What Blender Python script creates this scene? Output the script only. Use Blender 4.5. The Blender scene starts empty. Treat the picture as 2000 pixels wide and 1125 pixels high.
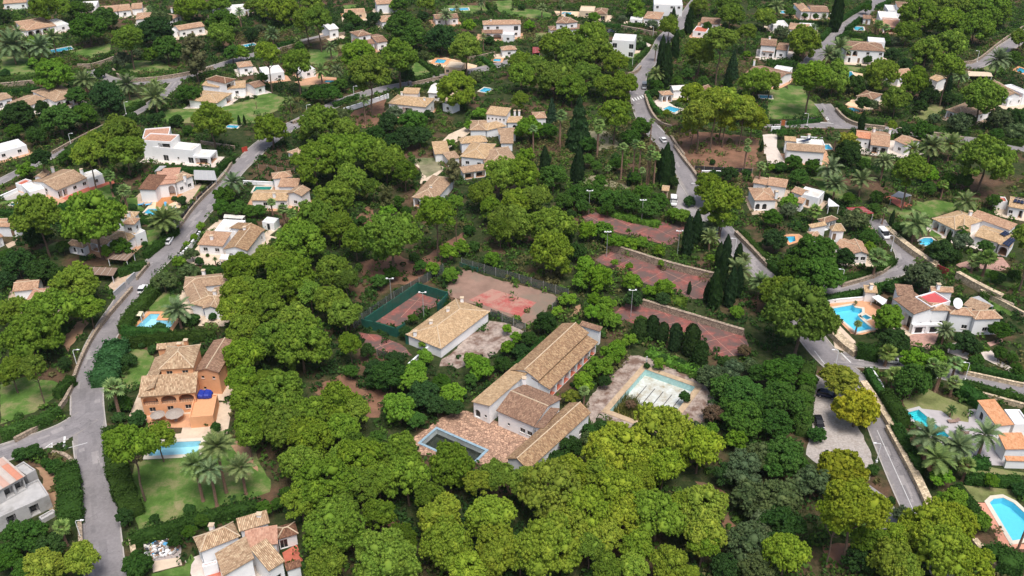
import bpy, math, random
import numpy as np
from mathutils import Vector, geometry
PI = math.pi
SC = bpy.context.scene
COL = SC.collection
# ---------------- camera, sky, sun, exposure ----------------
cam_d = bpy.data.cameras.new('camera'); cam = bpy.data.objects.new('camera', cam_d); COL.objects.link(cam)
cam_d.sensor_width = 36.0; cam_d.lens = 33.3; cam_d.clip_start = 1.0; cam_d.clip_end = 20000.0
cam.location = (0, 0, 130.0); cam.rotation_euler = (math.radians(90 - 31.248), 0, 0)
SC.camera = cam
SUN_EL, SUN_AZ = 66.0, 160.0          # degrees; azimuth clockwise from +Y (the view direction)
world = bpy.data.worlds.new('World'); SC.world = world; world.use_nodes = True
_n = world.node_tree.nodes; _bg = _n['Background']
_sky = _n.new('ShaderNodeTexSky'); _sky.sky_type = 'NISHITA'; _sky.sun_disc = False
_sky.sun_elevation = math.radians(SUN_EL); _sky.sun_rotation = math.radians(SUN_AZ)
_sky.air_density = 1.0; _sky.dust_density = 4.0; _sky.ozone_density = 0.6
world.node_tree.links.new(_sky.outputs['Color'], _bg.inputs['Color']); _bg.inputs['Strength'].default_value = 0.072
_sd = bpy.data.lights.new('sun', 'SUN'); _sd.energy = 1.5; _sd.angle = math.radians(24); _sd.color = (1.0, .975, .94)
_so = bpy.data.objects.new('sun', _sd); COL.objects.link(_so); _so.location = (0, 0, 200)
_a, _e = math.radians(SUN_AZ), math.radians(SUN_EL)
_so.rotation_euler = Vector((math.sin(_a)*math.cos(_e), math.cos(_a)*math.cos(_e), math.sin(_e))).to_track_quat('Z', 'Y').to_euler()
SC.view_settings.view_transform = 'Standard'; SC.view_settings.look = 'None'; SC.view_settings.exposure = 1.15; SC.view_settings.gamma = 1.0
SC.cycles.max_bounces = 6; SC.cycles.transparent_max_bounces = 12; SC.cycles.use_denoising = True
# ---------------- the survey of the place, in metres (x right, y away, camera above the origin) ----------------
HOUSES=[
 {'name':'clubhouse','label':'long abandoned white clubhouse with several weathered tile roofs and an arcade beside the drained pool','cat':'clubhouse','blocks':((5.83,167.5,0.99,22.7,7.4,4.5,'gable',1.5,'b2','white','-',0.0,0.35),(8.3,166.2,0.99,22.0,4.8,3.1,'shed',1.25,'b2','white','0:A7',0.0,0.35),(1.02,174.5,-2.18,17.0,4.88,4.2,'shed',1.0,'l','white','1:as',0.0,0.35),(-3.39,157.5,-0.59,9.5,11.2,4.2,'gable',1.7,'b','white','0:_s_ww',0.0,0.35),(3.1,138.3,0.92,22.2,5.5,4.9,'gable',1.5,'b2','white','0:ssww',0.0,0.35),(8.1,157.7,-2.08,7.4,2.26,4.9,'shed',0.6,'b','white','-',0.0,0.35),(16.1,190.0,-0.52,5.51,1.75,4.3,'shed',0.3,'b','white','-',0.0,0.35)),'chim':((2.66,166.6,5.2),)},
 {'name':'tennis_pavilion','label':'long low white tennis pavilion with tan hip roof and green end wall','cat':'pavilion','blocks':((-16.6,182.0,0.97,19.7,10.7,2.9,'hip',1.6,'l','white','-',0.0,0.35),),'chim':((-23.1,187.3,3.6),(-19.6,191.5,3.9),(-15.8,197.1,3.9),(-12.6,202.4,3.6))},
 {'name':'villa','label':'three storey orange villa with tiled roofs and arched balcony','cat':'villa','blocks':((-76.6,166.3,0.1,7.4,8.9,8.4,'hip',2.0,'c','orange','0:ww/0:__/0:__',0.0,0.35),(-79.7,160.5,0.14,11.9,5.62,5.4,'shed',1.5,'c','orange','0:AAA/0:www',0.0,0.35),(-80.8,175.0,-1.49,13.1,3.2,5.4,'shed',1.4,'c','orange','-',0.0,0.35),(-70.0,168.7,-0.09,5.66,12.1,6.2,'gablew',0.9,'b','orange','0:ss/0:s_',0.0,0.35),(-81.4,177.9,0.17,6.73,1.65,5.6,'shed',0.5,'c','orange','-',0.0,0.35),(-68.2,156.8,0.14,4.92,7.4,2.9,'flat',0.0,'ter','orange','-',0.0,0.35),(-65.8,172.4,0.0,1.99,1.21,2.6,'flat',0.0,'ter','orange','-',0.0,0.35)),'chim':((-74.6,174.9,8.6),(-74.5,178.6,7.0))},
 {'name':'villa','label':'white villa with many tan ribbed tile roofs and red terraces at the bottom edge','cat':'villa','blocks':((-54.2,116.8,0.56,7.2,4.12,5.4,'hip',1.6,'c','white','0:w__/3:w',0.0,0.35),(-48.4,121.2,0.41,5.45,2.55,5.9,'shed',0.9,'c','white','-',0.0,0.35),(-51.8,117.1,-1.08,5.84,5.61,4.9,'shed',1.5,'c','white','-',0.0,0.35),(-41.6,113.3,0.78,3.35,5.78,4.6,'shed',1.2,'c','white','0:w',0.0,0.35),(-46.8,118.2,0.21,5.65,3.8,4.9,'shed',0.8,'p','white','-',0.0,0.35),(-42.3,122.1,0.39,3.92,3.2,3.0,'hip',0.8,'d','white','0:g_',0.0,0.35),(-39.1,114.9,0.44,2.7,1.25,2.9,'shed',0.5,'d','white','-',0.0,0.35),(-54.1,116.3,0.39,2.51,0.84,2.3,'flat',0.0,'red','white','-',0.0,0.35)),'chim':((-53.6,122.4,5.6),(-45.5,124.5,6.2))},
 {'name':'building_shell','label':'unfinished grey concrete house with flat slabs and orange strip roof','cat':'building','blocks':((-95.5,126.5,0.72,10.2,5.81,3.3,'flat',0.0,'conc','conc','0:_G_G_',0.0,0.35),(-96.6,129.8,0.91,6.88,7.9,6.3,'shed',0.5,'strip','conc','0:_GG',0.0,0.35),(-93.8,137.7,0.96,1.89,4.11,4.2,'flat',0.0,'conc','conc','-',0.0,0.35),(-88.0,129.0,0.86,2.76,1.2,1.0,'flat',0.0,'conc','conc','-',0.0,0.35)),'chim':()},
 {'name':'house','label':'small white house with courtyard and blue shutters next to L-shaped pool','cat':'house','blocks':((-80.9,201.2,-0.3,8.2,6.9,3.2,'hip',1.1,'c','white','0:_BB',0.0,0.35),(-84.9,209.1,-1.08,8.9,5.29,3.0,'gable',0.9,'t','white',None,0.0,0.35),(-84.7,208.6,0.21,12.7,5.99,3.3,'hip',0.9,'t','white','-',0.0,0.35),(-72.6,198.8,1.53,10.1,4.64,3.3,'gable',0.7,'t','white','-',0.0,0.35)),'chim':((-81.3,215.6,3.9),(-75.3,204.5,4.4))},
 {'name':'house','label':'white bungalow with brown roof slopes and white flat terrace roof','cat':'house','blocks':((-79.6,228.8,-0.13,6.91,11.6,3.7,'gablew',1.0,'b2','white','0:aa',0.0,0.35),(-88.0,232.6,-0.14,7.5,6.7,3.1,'shed',0.9,'o','white','0:ww',0.0,0.35),(-72.3,237.1,1.11,3.99,10.1,3.6,'gable',0.9,'b2','white','0:w',0.0,0.35),(-85.5,241.4,-0.1,6.66,7.1,2.9,'flat',0.0,'pale','white','-',0.0,0.35),(-73.3,247.5,-0.27,3.79,3.27,2.6,'flat',0.0,'pale','white','0:d',0.0,0.35)),'chim':((-84.4,234.9,3.9),(-76.1,239.2,4.4))},
 {'name':'house','label':'white villa with brown end roof, pink flat roofs and orange deck','cat':'house','blocks':((-115.5,265.9,-0.09,5.65,9.0,4.4,'shed',1.0,'d','white','1:w',0.0,0.35),(-110.4,268.3,0.3,5.64,9.0,4.6,'shed',0.7,'p','white','0:_A',0.0,0.35),(-105.2,270.7,0.93,6.67,5.46,4.4,'hip',0.9,'t','white','0:ww',0.0,0.35),(-110.7,271.4,0.13,5.62,7.8,5.0,'shed',0.5,'p','white','-',0.0,0.35)),'chim':((-103.2,273.4,4.9),)},
 {'name':'villa','label':'white modern villa with pink roof terraces and glazed porch','cat':'villa','blocks':((-122.9,298.6,-0.22,16.2,5.73,4.9,'flat',0.0,'pale','white','0:s_g_s_g/1:-',0.0,0.35),(-124.9,298.8,-0.14,10.4,6.53,7.0,'flat',0.0,'p','white','0:_G',0.0,0.35),(-125.6,301.5,0.22,8.5,8.8,6.6,'flat',0.0,'p','white','-',0.0,0.35),(-107.1,294.8,-0.14,5.9,5.96,2.9,'flat',0.0,'pale','white','0:G/1:G',0.0,0.35)),'chim':()},
 {'name':'house','label':'white tiled villa wrapped round a green swimming pool','cat':'house','blocks':((-79.8,261.0,-0.03,11.2,7.5,3.0,'gable',0.9,'l','white','0:_w_w',0.0,0.35),(-69.2,263.2,-0.36,5.42,5.38,4.2,'gablew',0.9,'t','white','0:w',0.0,0.35),(-75.6,273.7,0.32,6.23,4.71,4.2,'hip',1.0,'o','white','-',0.0,0.35),(-73.2,269.3,0.0,6.23,5.19,3.6,'shed',0.6,'o','white','-',0.0,0.35)),'chim':((-72.7,262.3,4.0),)},
 {'name':'garden_pavilion','label':'little white pavilion with tiled roof and round arch by the street','cat':'pavilion','blocks':((-76.3,298.3,-0.67,5.71,4.73,2.9,'hip',1.0,'t','white','0:A/1:w',0.0,0.35),),'chim':()},
 {'name':'house','label':'long low white house with red terrace and deep dark porch','cat':'house','blocks':((-141.6,267.4,1.0,11.2,12.7,3.2,'gable',1.3,'t','white','0:GG_w_w/3:w',0.0,0.35),(-149.3,275.4,1.41,4.81,3.07,3.8,'gable',0.7,'t','white','3:w',0.0,0.35),(-154.7,272.3,-0.83,7.2,4.48,2.8,'flat',0.0,'pale','white','0:d',0.0,0.35),(-135.4,276.2,0.78,5.15,5.42,3.1,'flat',0.0,'pale','white','0:_w_',0.0,0.35),(-157.6,274.1,-0.49,2.87,3.87,2.6,'flat',0.0,'red','white','-',0.0,0.35)),'chim':((-148.3,281.3,4.2),(-138.3,279.6,4.2))},
 {'name':'house','label':'white tower house half hidden by two tall pines','cat':'house','blocks':((-110.5,238.3,-0.09,3.94,3.75,6.6,'hip',1.2,'o','white','0:w/1:w',0.0,0.35),(-114.5,235.9,-0.27,6.95,5.02,3.3,'hip',1.0,'l','white','0:ww',0.0,0.35),(-114.8,243.5,-0.06,6.48,3.4,6.2,'hip',0.9,'l','white','-',0.0,0.35),(-106.7,236.9,0.94,3.4,4.51,3.8,'flat',0.0,'pale','white','0:s',0.0,0.35),(-119.5,234.8,-0.46,6.63,4.72,3.0,'gable',0.8,'t','white','0:Aa',0.0,0.35),(-124.9,233.1,-0.34,5.86,2.63,2.8,'hip',1.1,'t','white','0:GG',0.0,0.35)),'chim':((-110.0,243.3,7.0),)},
 {'name':'house','label':'white house cut by the left edge with pinkish tile roof','cat':'house','blocks':((-150.1,242.9,-0.05,7.5,2.64,3.4,'gable',0.8,'o','white','0:_d',0.0,0.35),(-146.3,234.6,1.07,3.71,3.13,3.0,'gable',0.7,'o','white','0:w',0.0,0.35),(-151.2,244.8,0.1,4.44,2.28,3.6,'gable',0.6,'o','white','-',0.0,0.35)),'chim':()},
 {'name':'house','label':'house with pale pink roof behind the leftmost pines','cat':'house','blocks':((-122.6,201.5,0.09,7.2,7.1,3.3,'hip',1.1,'p','white','0:w_',0.0,0.35),(-128.2,207.2,0.22,6.23,5.89,3.2,'gable',0.9,'o','white','-',0.0,0.35)),'chim':()},
 {'name':'house','label':'white house with tiled roofs and covered veranda at left, second row','cat':'house','blocks':((-174.6,346.1,0.87,10.9,18.5,3.2,'hip',1.1,'t','white','0:AAA',0.0,0.35),(-183.3,340.8,1.17,10.1,10.3,3.0,'gable',0.8,'t','white','0:w_w',0.0,0.35),(-197.1,346.1,0.88,6.45,8.6,3.2,'gable',0.8,'t','white','0:ww',0.0,0.35)),'chim':()},
 {'name':'house','label':'long white house with brown roof and row of dark arches in the far left','cat':'house','blocks':((-227.1,440.7,0.67,13.8,19.6,3.2,'hip',1.3,'o','white','0:AAAw',0.0,0.35),(-216.0,448.6,0.81,5.75,12.8,3.2,'flat',0.0,'pale','white','0:w',0.0,0.35),(-234.7,443.9,-0.17,6.69,8.8,2.8,'hip',0.8,'o','white','-',0.0,0.35)),'chim':()},
 {'name':'house','label':'far white house with three pinkish roofs in the top left','cat':'house','blocks':((-204.9,471.9,0.23,9.0,12.3,3.4,'gable',1.0,'o','white','0:w',0.0,0.35),(-196.4,474.6,0.4,6.45,13.2,3.2,'gable',0.9,'o','white',None,0.0,0.35),(-190.9,478.7,0.3,5.2,11.8,3.2,'gable',0.9,'o','white',None,0.0,0.35)),'chim':()},
 {'name':'house','label':'small far house with orange hip roof behind dark round tree','cat':'house','blocks':((-182.6,459.9,0.25,6.74,11.3,3.2,'hip',1.0,'o','white',None,0.0,0.35),(-165.3,460.6,1.19,7.9,8.6,3.0,'hip',1.0,'o','white','0:aa',0.0,0.35)),'chim':((-169.3,474.7,4.0),)},
 {'name':'house','label':'white house with small tan roof left of gum tree','cat':'house','blocks':((-155.4,440.0,0.61,12.5,8.7,3.6,'gable',0.9,'o','white','0:wdw',0.0,0.35),(-158.8,441.4,0.47,4.98,5.39,3.0,'flat',0.0,'pale','white',None,0.0,0.35)),'chim':()},
 {'name':'house','label':'two level white villa with hip roofs above a wide lawn','cat':'house','blocks':((-112.1,358.2,1.07,5.89,10.4,6.2,'hip',1.1,'d','white','0:G',0.0,0.35),(-112.4,345.2,1.3,11.5,12.6,3.0,'hip',1.2,'l','white','0:GG',0.0,0.35),(-119.8,347.6,-0.29,7.7,7.2,2.8,'shed',0.6,'l','white','0:AA',0.0,0.35),(-123.0,362.3,-0.37,8.1,5.9,4.2,'gable',0.7,'l','white',None,0.0,0.35),(-112.5,360.1,0.22,7.3,9.1,3.4,'gable',0.7,'l','white','0:w',0.0,0.35)),'chim':()},
 {'name':'cottage','label':'small white gabled house at the edge of the round lawn','cat':'house','blocks':((-101.8,361.5,0.81,5.1,7.6,3.2,'gable',1.0,'b','white','0:w',0.0,0.35),),'chim':()},
 {'name':'cottage','label':'small tan roofed cottage behind wide lawn villa','cat':'house','blocks':((-114.6,386.9,0.39,6.2,7.0,3.2,'hip',1.0,'o','white','0:w',0.0,0.35),),'chim':()},
 {'name':'house','label':'flat pale house at the top edge behind far pines','cat':'house','blocks':((-147.3,468.9,0.3,11.1,10.4,3.2,'flat',0.0,'pale','white',None,0.0,0.35),(-140.6,476.9,0.26,10.0,9.5,3.4,'flat',0.0,'pale','white',None,0.0,0.35)),'chim':()},
 {'name':'house','label':'white far villa with arched porch and tower room','cat':'house','blocks':((-69.2,421.8,0.59,6.81,8.4,6.0,'hip',1.0,'b','white','0:a',0.0,0.35),(-69.5,418.0,0.3,8.4,8.8,3.3,'shed',0.8,'b','white','0:AA',0.0,0.35),(-60.6,420.0,0.48,5.35,12.8,3.8,'gable',0.9,'b','white','0:w',0.0,0.35),(-73.2,426.3,-0.96,8.8,6.77,3.0,'shed',0.5,'b','white',None,0.0,0.35)),'chim':()},
 {'name':'house','label':'white two storey farmhouse with tan roof above dark shrubs','cat':'house','blocks':((-46.8,340.7,-0.28,15.3,9.9,4.6,'hip',1.4,'l','white','0:_Gw/1:wd',0.0,0.35),(-41.8,347.2,-0.1,6.2,4.67,6.2,'shed',0.7,'l','white','-',0.0,0.35),(-26.4,344.8,-0.66,4.78,4.26,3.2,'flat',0.0,'b','white','0:w',0.0,0.35)),'chim':((-33.0,342.0,5.6),(-42.0,346.9,6.0))},
 {'name':'abandoned_complex','label':'sprawling abandoned complex with a jumble of tan tile roofs','cat':'building','blocks':((-17.3,292.7,-0.26,8.8,13.3,3.7,'hip',1.4,'l','white','0:ww/1:www',0.0,0.35),(-17.6,303.9,0.21,9.5,4.61,3.6,'hip',1.5,'l','white','-',0.0,0.35),(-15.1,317.2,0.0,6.1,9.5,3.2,'hip',1.1,'t','white','-',0.0,0.35),(-9.0,316.9,0.56,8.4,6.35,3.2,'hip',1.1,'l','white','0:__',0.0,0.35),(-9.6,325.4,-0.28,7.9,6.59,6.2,'shed',0.7,'l','white','0:sssss',0.0,0.35),(-1.93,324.1,0.0,5.73,6.52,3.4,'gable',0.9,'l','white','0:a',0.0,0.35),(-4.58,313.6,0.16,6.33,4.37,3.0,'shed',0.6,'t','white','-',0.0,0.35),(-4.11,305.7,0.0,4.6,7.1,3.0,'shed',0.8,'t','white','-',0.0,0.35),(-8.4,285.8,0.24,11.0,15.0,3.0,'hip',1.5,'t','white','0:__',0.0,0.35),(-26.1,296.2,0.18,5.26,9.3,3.0,'shed',0.8,'l','white','0:__',0.0,0.35),(-21.5,292.3,0.41,4.56,5.19,2.7,'shed',0.5,'t','white','0:d',0.0,0.35),(-15.9,281.7,0.34,8.3,4.08,2.6,'shed',0.5,'t','white','0:GG',0.0,0.35),(-23.4,260.2,1.26,17.2,7.7,3.2,'hip',1.5,'t','white','3:AAA',0.0,0.35),(8.0,328.6,0.11,4.85,6.24,3.2,'hip',0.9,'o','white','-',0.0,0.35)),'chim':((-25.1,266.8,4.4),(1.05,332.0,4.2),(2.66,332.0,4.2))},
 {'name':'house','label':'white two storey house with arched porch at the top middle','cat':'house','blocks':((-13.6,439.9,0.06,18.0,6.32,6.2,'hip',1.2,'o','white','0:ww_g/0:w_ww',0.0,0.35),(-14.1,436.6,0.0,9.8,4.93,3.2,'shed',0.7,'b','white','0:AA',0.0,0.35),(-4.39,433.6,-0.16,5.12,3.88,3.6,'flat',0.0,'pale','white',None,0.0,0.35)),'chim':((-9.8,442.9,7.0),)},
 {'name':'house','label':'white stepped villa with brown hip roofs, top centre','cat':'house','blocks':((20.4,442.3,-0.18,5.14,10.1,6.4,'hip',1.0,'b','white','0:w',0.0,0.35),(25.5,441.8,0.39,6.0,8.3,6.4,'hip',1.0,'b','white','0:w',0.0,0.35),(17.8,441.4,0.13,8.7,6.59,3.2,'hip',0.9,'b','white','0:AA',0.0,0.35),(26.5,441.1,0.3,7.6,5.63,3.6,'shed',0.6,'b','white','0:w_w',0.0,0.35)),'chim':((24.9,450.9,7.6),)},
 {'name':'villa','label':'modern white cube house with stone panel and roof solar panels','cat':'villa','blocks':((44.1,412.8,-0.21,9.7,10.1,7.2,'flat',0.0,'pale','white','0:g__g/0:g__g',0.0,0.35),(41.6,414.0,-0.19,3.27,7.3,3.6,'flat',0.0,'pale','white','0:G',0.0,0.35)),'chim':()},
 {'name':'house','label':'beige house with brown roof beside the far terrace pool','cat':'house','blocks':((40.4,470.1,-0.2,6.22,9.2,3.4,'hip',1.2,'b','beige','0:ag',0.0,0.35),(33.7,475.6,-0.14,7.3,9.5,3.2,'flat',0.0,'beige','beige','0:w',0.0,0.35)),'chim':()},
 {'name':'house','label':'small white house with orange hip roof near the road bend','cat':'house','blocks':((63.6,460.8,-0.29,8.3,12.6,3.6,'hip',1.2,'o','white','0:w_w',0.0,0.35),(57.5,462.5,-0.2,5.97,4.79,2.6,'flat',0.0,'pale','white',None,0.0,0.35)),'chim':()},
 {'name':'house','label':'house with orange roof and pool in front of two storey arch house','cat':'house','blocks':((-4.57,410.6,0.18,6.96,4.76,3.2,'hip',1.1,'o','white','0:w',0.0,0.35),),'chim':()},
 {'name':'pool_house','label':'peach flat building beside blue pool, behind tall single pine','cat':'pool house','blocks':((-28.3,387.7,-0.2,7.1,9.3,3.2,'flat',0.0,'beige','peach','0:w_d',0.0,0.35),),'chim':()},
 {'name':'house','label':'white house at the top edge with tan roof and dark arch','cat':'house','blocks':((-68.3,481.4,0.24,10.8,9.9,4.8,'gable',1.0,'o','white','0:a_w',0.0,0.35),(-82.7,470.9,0.2,10.1,8.5,3.0,'flat',0.0,'o','peach',None,0.0,0.35)),'chim':()},
 {'name':'house','label':'small tan roofed house left of big dark round trees','cat':'house','blocks':((-62.7,455.1,0.35,6.98,10.1,3.2,'hip',1.2,'o','white',None,0.0,0.35),),'chim':()},
 {'name':'house','label':'white steep roofed house half hidden behind pine','cat':'house','blocks':((-33.0,355.7,-0.19,6.59,11.5,3.4,'gable',1.0,'pale','white','0:w',0.0,0.35),),'chim':()},
 {'name':'house','label':'white house with tiled porch at the road bend pool','cat':'house','blocks':((63.4,358.8,0.14,11.4,5.62,3.2,'gable',0.9,'pale','white','-',0.0,0.35),(58.3,353.8,0.19,4.84,4.57,3.0,'hip',0.8,'o','white','0:AA',0.0,0.35),(73.8,357.3,0.68,6.58,3.45,3.4,'gable',0.8,'b','white','0:w',0.0,0.35)),'chim':()},
 {'name':'house','label':'low brown roofed house behind a tall cypress','cat':'house','blocks':((90.2,453.7,-0.26,9.2,11.2,3.2,'gable',0.9,'b','white',None,0.0,0.35),(84.8,442.1,-0.37,6.11,8.7,2.8,'flat',0.0,'red','white','0:w',0.0,0.35)),'chim':()},
 {'name':'house','label':'white two level house with brown roofs behind low hedge','cat':'house','blocks':((108.9,410.4,-0.26,6.92,11.3,5.6,'gable',1.0,'b','white','0:ww',0.0,0.35),(109.9,409.8,-0.36,4.98,8.0,3.0,'shed',0.6,'b','white','0:GG',0.0,0.35),(115.7,409.4,-0.37,4.85,11.2,4.0,'gable',0.8,'b','white','0:w',0.0,0.35)),'chim':((114.4,417.1,6.6),)},
 {'name':'house','label':'white house with long brown gable roof behind umbrella pine','cat':'house','blocks':((96.2,380.2,-0.74,14.8,13.3,3.2,'gable',1.2,'b','white','0:_w',0.0,0.35),(109.2,385.9,-0.5,6.68,5.65,3.0,'flat',0.0,'pale','white',None,0.0,0.35)),'chim':((101.9,389.9,4.6),)},
 {'name':'house','label':'white far house with clipped round trees by the straight street','cat':'house','blocks':((142.4,469.9,0.0,5.27,14.8,4.4,'hip',1.0,'o','white','0:w',0.0,0.35),(148.1,471.5,-0.08,8.8,12.5,3.8,'gable',1.0,'b','white','0:dw',0.0,0.35)),'chim':()},
 {'name':'house','label':'low white house with tan hip roofs beside the straight street','cat':'house','blocks':((129.9,444.4,-0.34,9.1,11.3,3.0,'hip',0.9,'o','white','-',0.0,0.35),(124.5,450.6,0.0,7.1,8.4,3.0,'flat',0.0,'pale','white',None,0.0,0.35),(136.8,446.5,-0.15,6.76,8.4,3.0,'flat',0.0,'pale','white',None,0.0,0.35)),'chim':()},
 {'name':'villa','label':'white two storey villa with brown roof and big balcony arches','cat':'villa','blocks':((144.2,403.5,-0.17,16.5,13.6,5.8,'hip',1.3,'b','white','0:AA_w_w/0:dd__',0.0,0.35),(157.0,412.9,-0.26,7.0,6.72,6.6,'flat',0.0,'pale','white','-',0.0,0.35)),'chim':()},
 {'name':'house','label':'white house with pink lean-to roof by small pool, top right','cat':'house','blocks':((178.1,459.4,-0.24,9.1,13.7,3.8,'flat',0.0,'pale','white','0:ww',0.0,0.35),(176.1,448.5,-0.28,7.4,13.2,3.0,'shed',0.8,'p','white','0:A',0.0,0.35),(171.1,463.0,-0.28,3.99,5.67,2.8,'shed',0.4,'b','white','0:d',0.0,0.35)),'chim':()},
 {'name':'house','label':'white terraced house with brown roofs at the top right','cat':'house','blocks':((191.9,475.5,-0.23,11.0,11.2,5.0,'hip',1.0,'b','white','0:ww',0.0,0.35),(187.9,476.4,-0.16,7.8,10.7,3.2,'flat',0.0,'pale','white',None,0.0,0.35)),'chim':()},
 {'name':'house','label':'white house with long tiled roof and flat grey roof at right edge','cat':'house','blocks':((189.0,364.6,-1.46,15.3,5.27,4.4,'gable',1.0,'t','white','0:w_w',0.0,0.35),(193.7,360.8,-1.21,10.2,4.02,4.6,'flat',0.0,'pale','white','0:w',0.0,0.35),(191.0,349.2,0.36,7.3,2.79,3.0,'flat',0.0,'red','white','0:ww',0.0,0.35)),'chim':()},
 {'name':'house','label':'white house with tan hip roof behind a leaning pine','cat':'house','blocks':((162.2,337.6,-0.93,6.89,12.8,3.2,'hip',1.2,'t','white','0:A_',0.0,0.35),(168.5,330.2,0.56,14.9,3.93,3.2,'gable',0.8,'t','white','0:_ww',0.0,0.35)),'chim':()},
 {'name':'house','label':'tan roofed house glimpsed between the pine trunks at right','cat':'house','blocks':((156.8,372.5,0.48,8.7,7.0,4.2,'gable',1.1,'o','white',None,0.0,0.35),(168.1,370.8,-1.14,4.69,6.85,4.2,'gable',0.9,'l','white','0:w',0.0,0.35)),'chim':()},
 {'name':'pool_pavilion','label':'open poolside pavilion with brown roof beside curved hedge','cat':'pavilion','blocks':((133.8,353.6,-0.74,6.72,8.8,2.8,'hip',0.9,'b','white','0:GG',0.0,0.35),),'chim':()},
 {'name':'house','label':'white house with roof solar panels and wide pale driveway','cat':'house','blocks':((92.2,296.1,-0.19,12.6,6.52,4.6,'gable',1.2,'t','white','0:_ssw',0.0,0.35),(93.6,304.2,-0.19,3.93,3.1,4.6,'shed',0.5,'l','white',None,0.0,0.35),(97.4,302.0,-0.12,9.3,5.14,4.2,'flat',0.0,'pale','white','-',0.0,0.35)),'chim':((102.6,307.0,5.0),)},
 {'name':'house','label':'white bungalow with salmon and tan roofs and dark porch','cat':'house','blocks':((119.9,309.5,-0.31,4.94,7.5,3.6,'gable',1.0,'o2','white','0:ws',0.0,0.35),(123.2,303.9,-0.32,6.32,14.0,3.2,'gable',1.4,'o','white','0:GG',0.0,0.35),(131.9,306.3,-1.06,5.4,7.4,4.0,'gable',1.1,'o','white','0:w',0.0,0.35)),'chim':((127.4,313.6,4.6),(132.7,312.9,4.6))},
 {'name':'house','label':'white villa with curved courtyard roofs left of palm garden','cat':'house','blocks':((73.5,259.5,0.0,7.0,8.9,3.7,'hip',1.3,'o','white','0:aa_',0.0,0.35),(86.1,265.7,-0.81,3.84,4.63,3.7,'gable',0.9,'o','white','0:w',0.0,0.35),(75.8,272.4,-0.43,4.34,5.62,3.6,'gable',0.8,'o','white',None,0.0,0.35),(79.9,270.4,-0.35,5.9,4.89,3.7,'shed',0.7,'o','white',None,0.0,0.35),(86.1,259.8,-0.57,2.31,3.27,3.0,'shed',0.4,'o','white','0:s',0.0,0.35),(88.4,264.8,-0.61,6.16,5.74,3.6,'flat',0.0,'pale','white',None,0.0,0.35)),'chim':((80.1,260.0,5.6),)},
 {'name':'house','label':'white house with pyramid roofed upper room below red carport','cat':'house','blocks':((89.4,234.8,0.0,3.92,2.47,6.2,'hip',1.6,'l','white','0:d_',0.0,0.35),(84.9,238.8,0.36,5.49,1.43,5.0,'shed',0.5,'l','white','-',0.0,0.35),(93.5,227.1,-0.06,4.47,7.5,3.2,'gablew',0.8,'o','white','0:ww',0.0,0.35),(89.9,232.1,-0.76,5.29,5.9,3.1,'gable',0.8,'o','white','-',0.0,0.35),(84.9,233.5,-0.63,5.39,4.0,3.0,'gable',0.7,'o','white','-',0.0,0.35),(84.1,235.1,0.12,3.07,2.96,4.2,'hip',0.7,'o','white','-',0.0,0.35),(90.9,245.7,0.49,5.58,2.84,3.0,'hip',0.8,'b','white','0:GG',0.0,0.35)),'chim':()},
 {'name':'house','label':'long white house with tan roof, solar panels and dark veranda','cat':'house','blocks':((123.1,248.0,-1.07,8.2,11.9,3.4,'hip',1.4,'l','white','0:AAA',0.0,0.35),(126.9,240.5,-0.42,4.1,8.2,3.4,'gablew',1.0,'l','white','-',0.0,0.35),(131.1,237.4,-0.69,6.76,8.5,3.3,'gable',1.0,'l','white','0:_w_',0.0,0.35),(135.6,232.5,-0.66,3.43,6.68,3.4,'shed',0.8,'l','white','0:A',0.0,0.35),(134.7,249.3,-0.87,12.0,4.31,3.6,'shed',0.6,'o','white','-',0.0,0.35)),'chim':((134.2,248.4,4.8),)},
 {'name':'house','label':'white house with solar roof and red shed at the right edge','cat':'house','blocks':((149.2,256.1,-0.47,4.77,8.1,3.3,'gable',1.1,'l','white','0:w_G',0.0,0.35),(147.9,261.1,-0.19,3.31,3.47,2.7,'flat',0.0,'red','white','-',0.0,0.35)),'chim':()},
 {'name':'villa','label':'large white villa with tiled roofs around red flat roof','cat':'villa','blocks':((94.7,199.9,-1.22,7.6,6.27,5.6,'shed',0.7,'b','white','0:GG/1:a',0.0,0.35),(96.2,201.3,-0.18,4.28,4.86,5.8,'shed',0.5,'b','white','-',0.0,0.35),(99.9,199.6,-1.14,5.21,6.47,6.4,'flat',0.0,'crim','white','-',0.0,0.35),(101.6,194.9,-0.04,5.43,3.67,5.4,'hip',0.9,'o','white','0:a_g',0.0,0.35),(106.6,193.8,-0.19,5.73,3.81,5.0,'hip',1.0,'o','white','0:_w',0.0,0.35),(111.8,191.7,0.06,7.0,3.88,4.8,'hip',1.2,'o','white','0:_w_',0.0,0.35),(105.6,203.6,-0.08,5.59,2.36,5.4,'gable',0.8,'o','white','-',0.0,0.35),(111.5,198.1,-0.83,5.11,4.1,5.0,'shed',0.5,'t','white','-',0.0,0.35),(97.7,192.5,0.06,7.4,0.85,2.6,'flat',0.0,'pale','white','0:GG',0.0,0.35)),'chim':((107.4,204.2,6.5),)},
 {'name':'barbecue_hut','label':'white barbecue hut with small tiled roof beside pool terrace','cat':'hut','blocks':((90.5,207.3,-0.15,3.3,2.71,3.0,'shed',0.6,'l','white','-',0.0,0.35),),'chim':((92.3,208.3,4.0),)},
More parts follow.
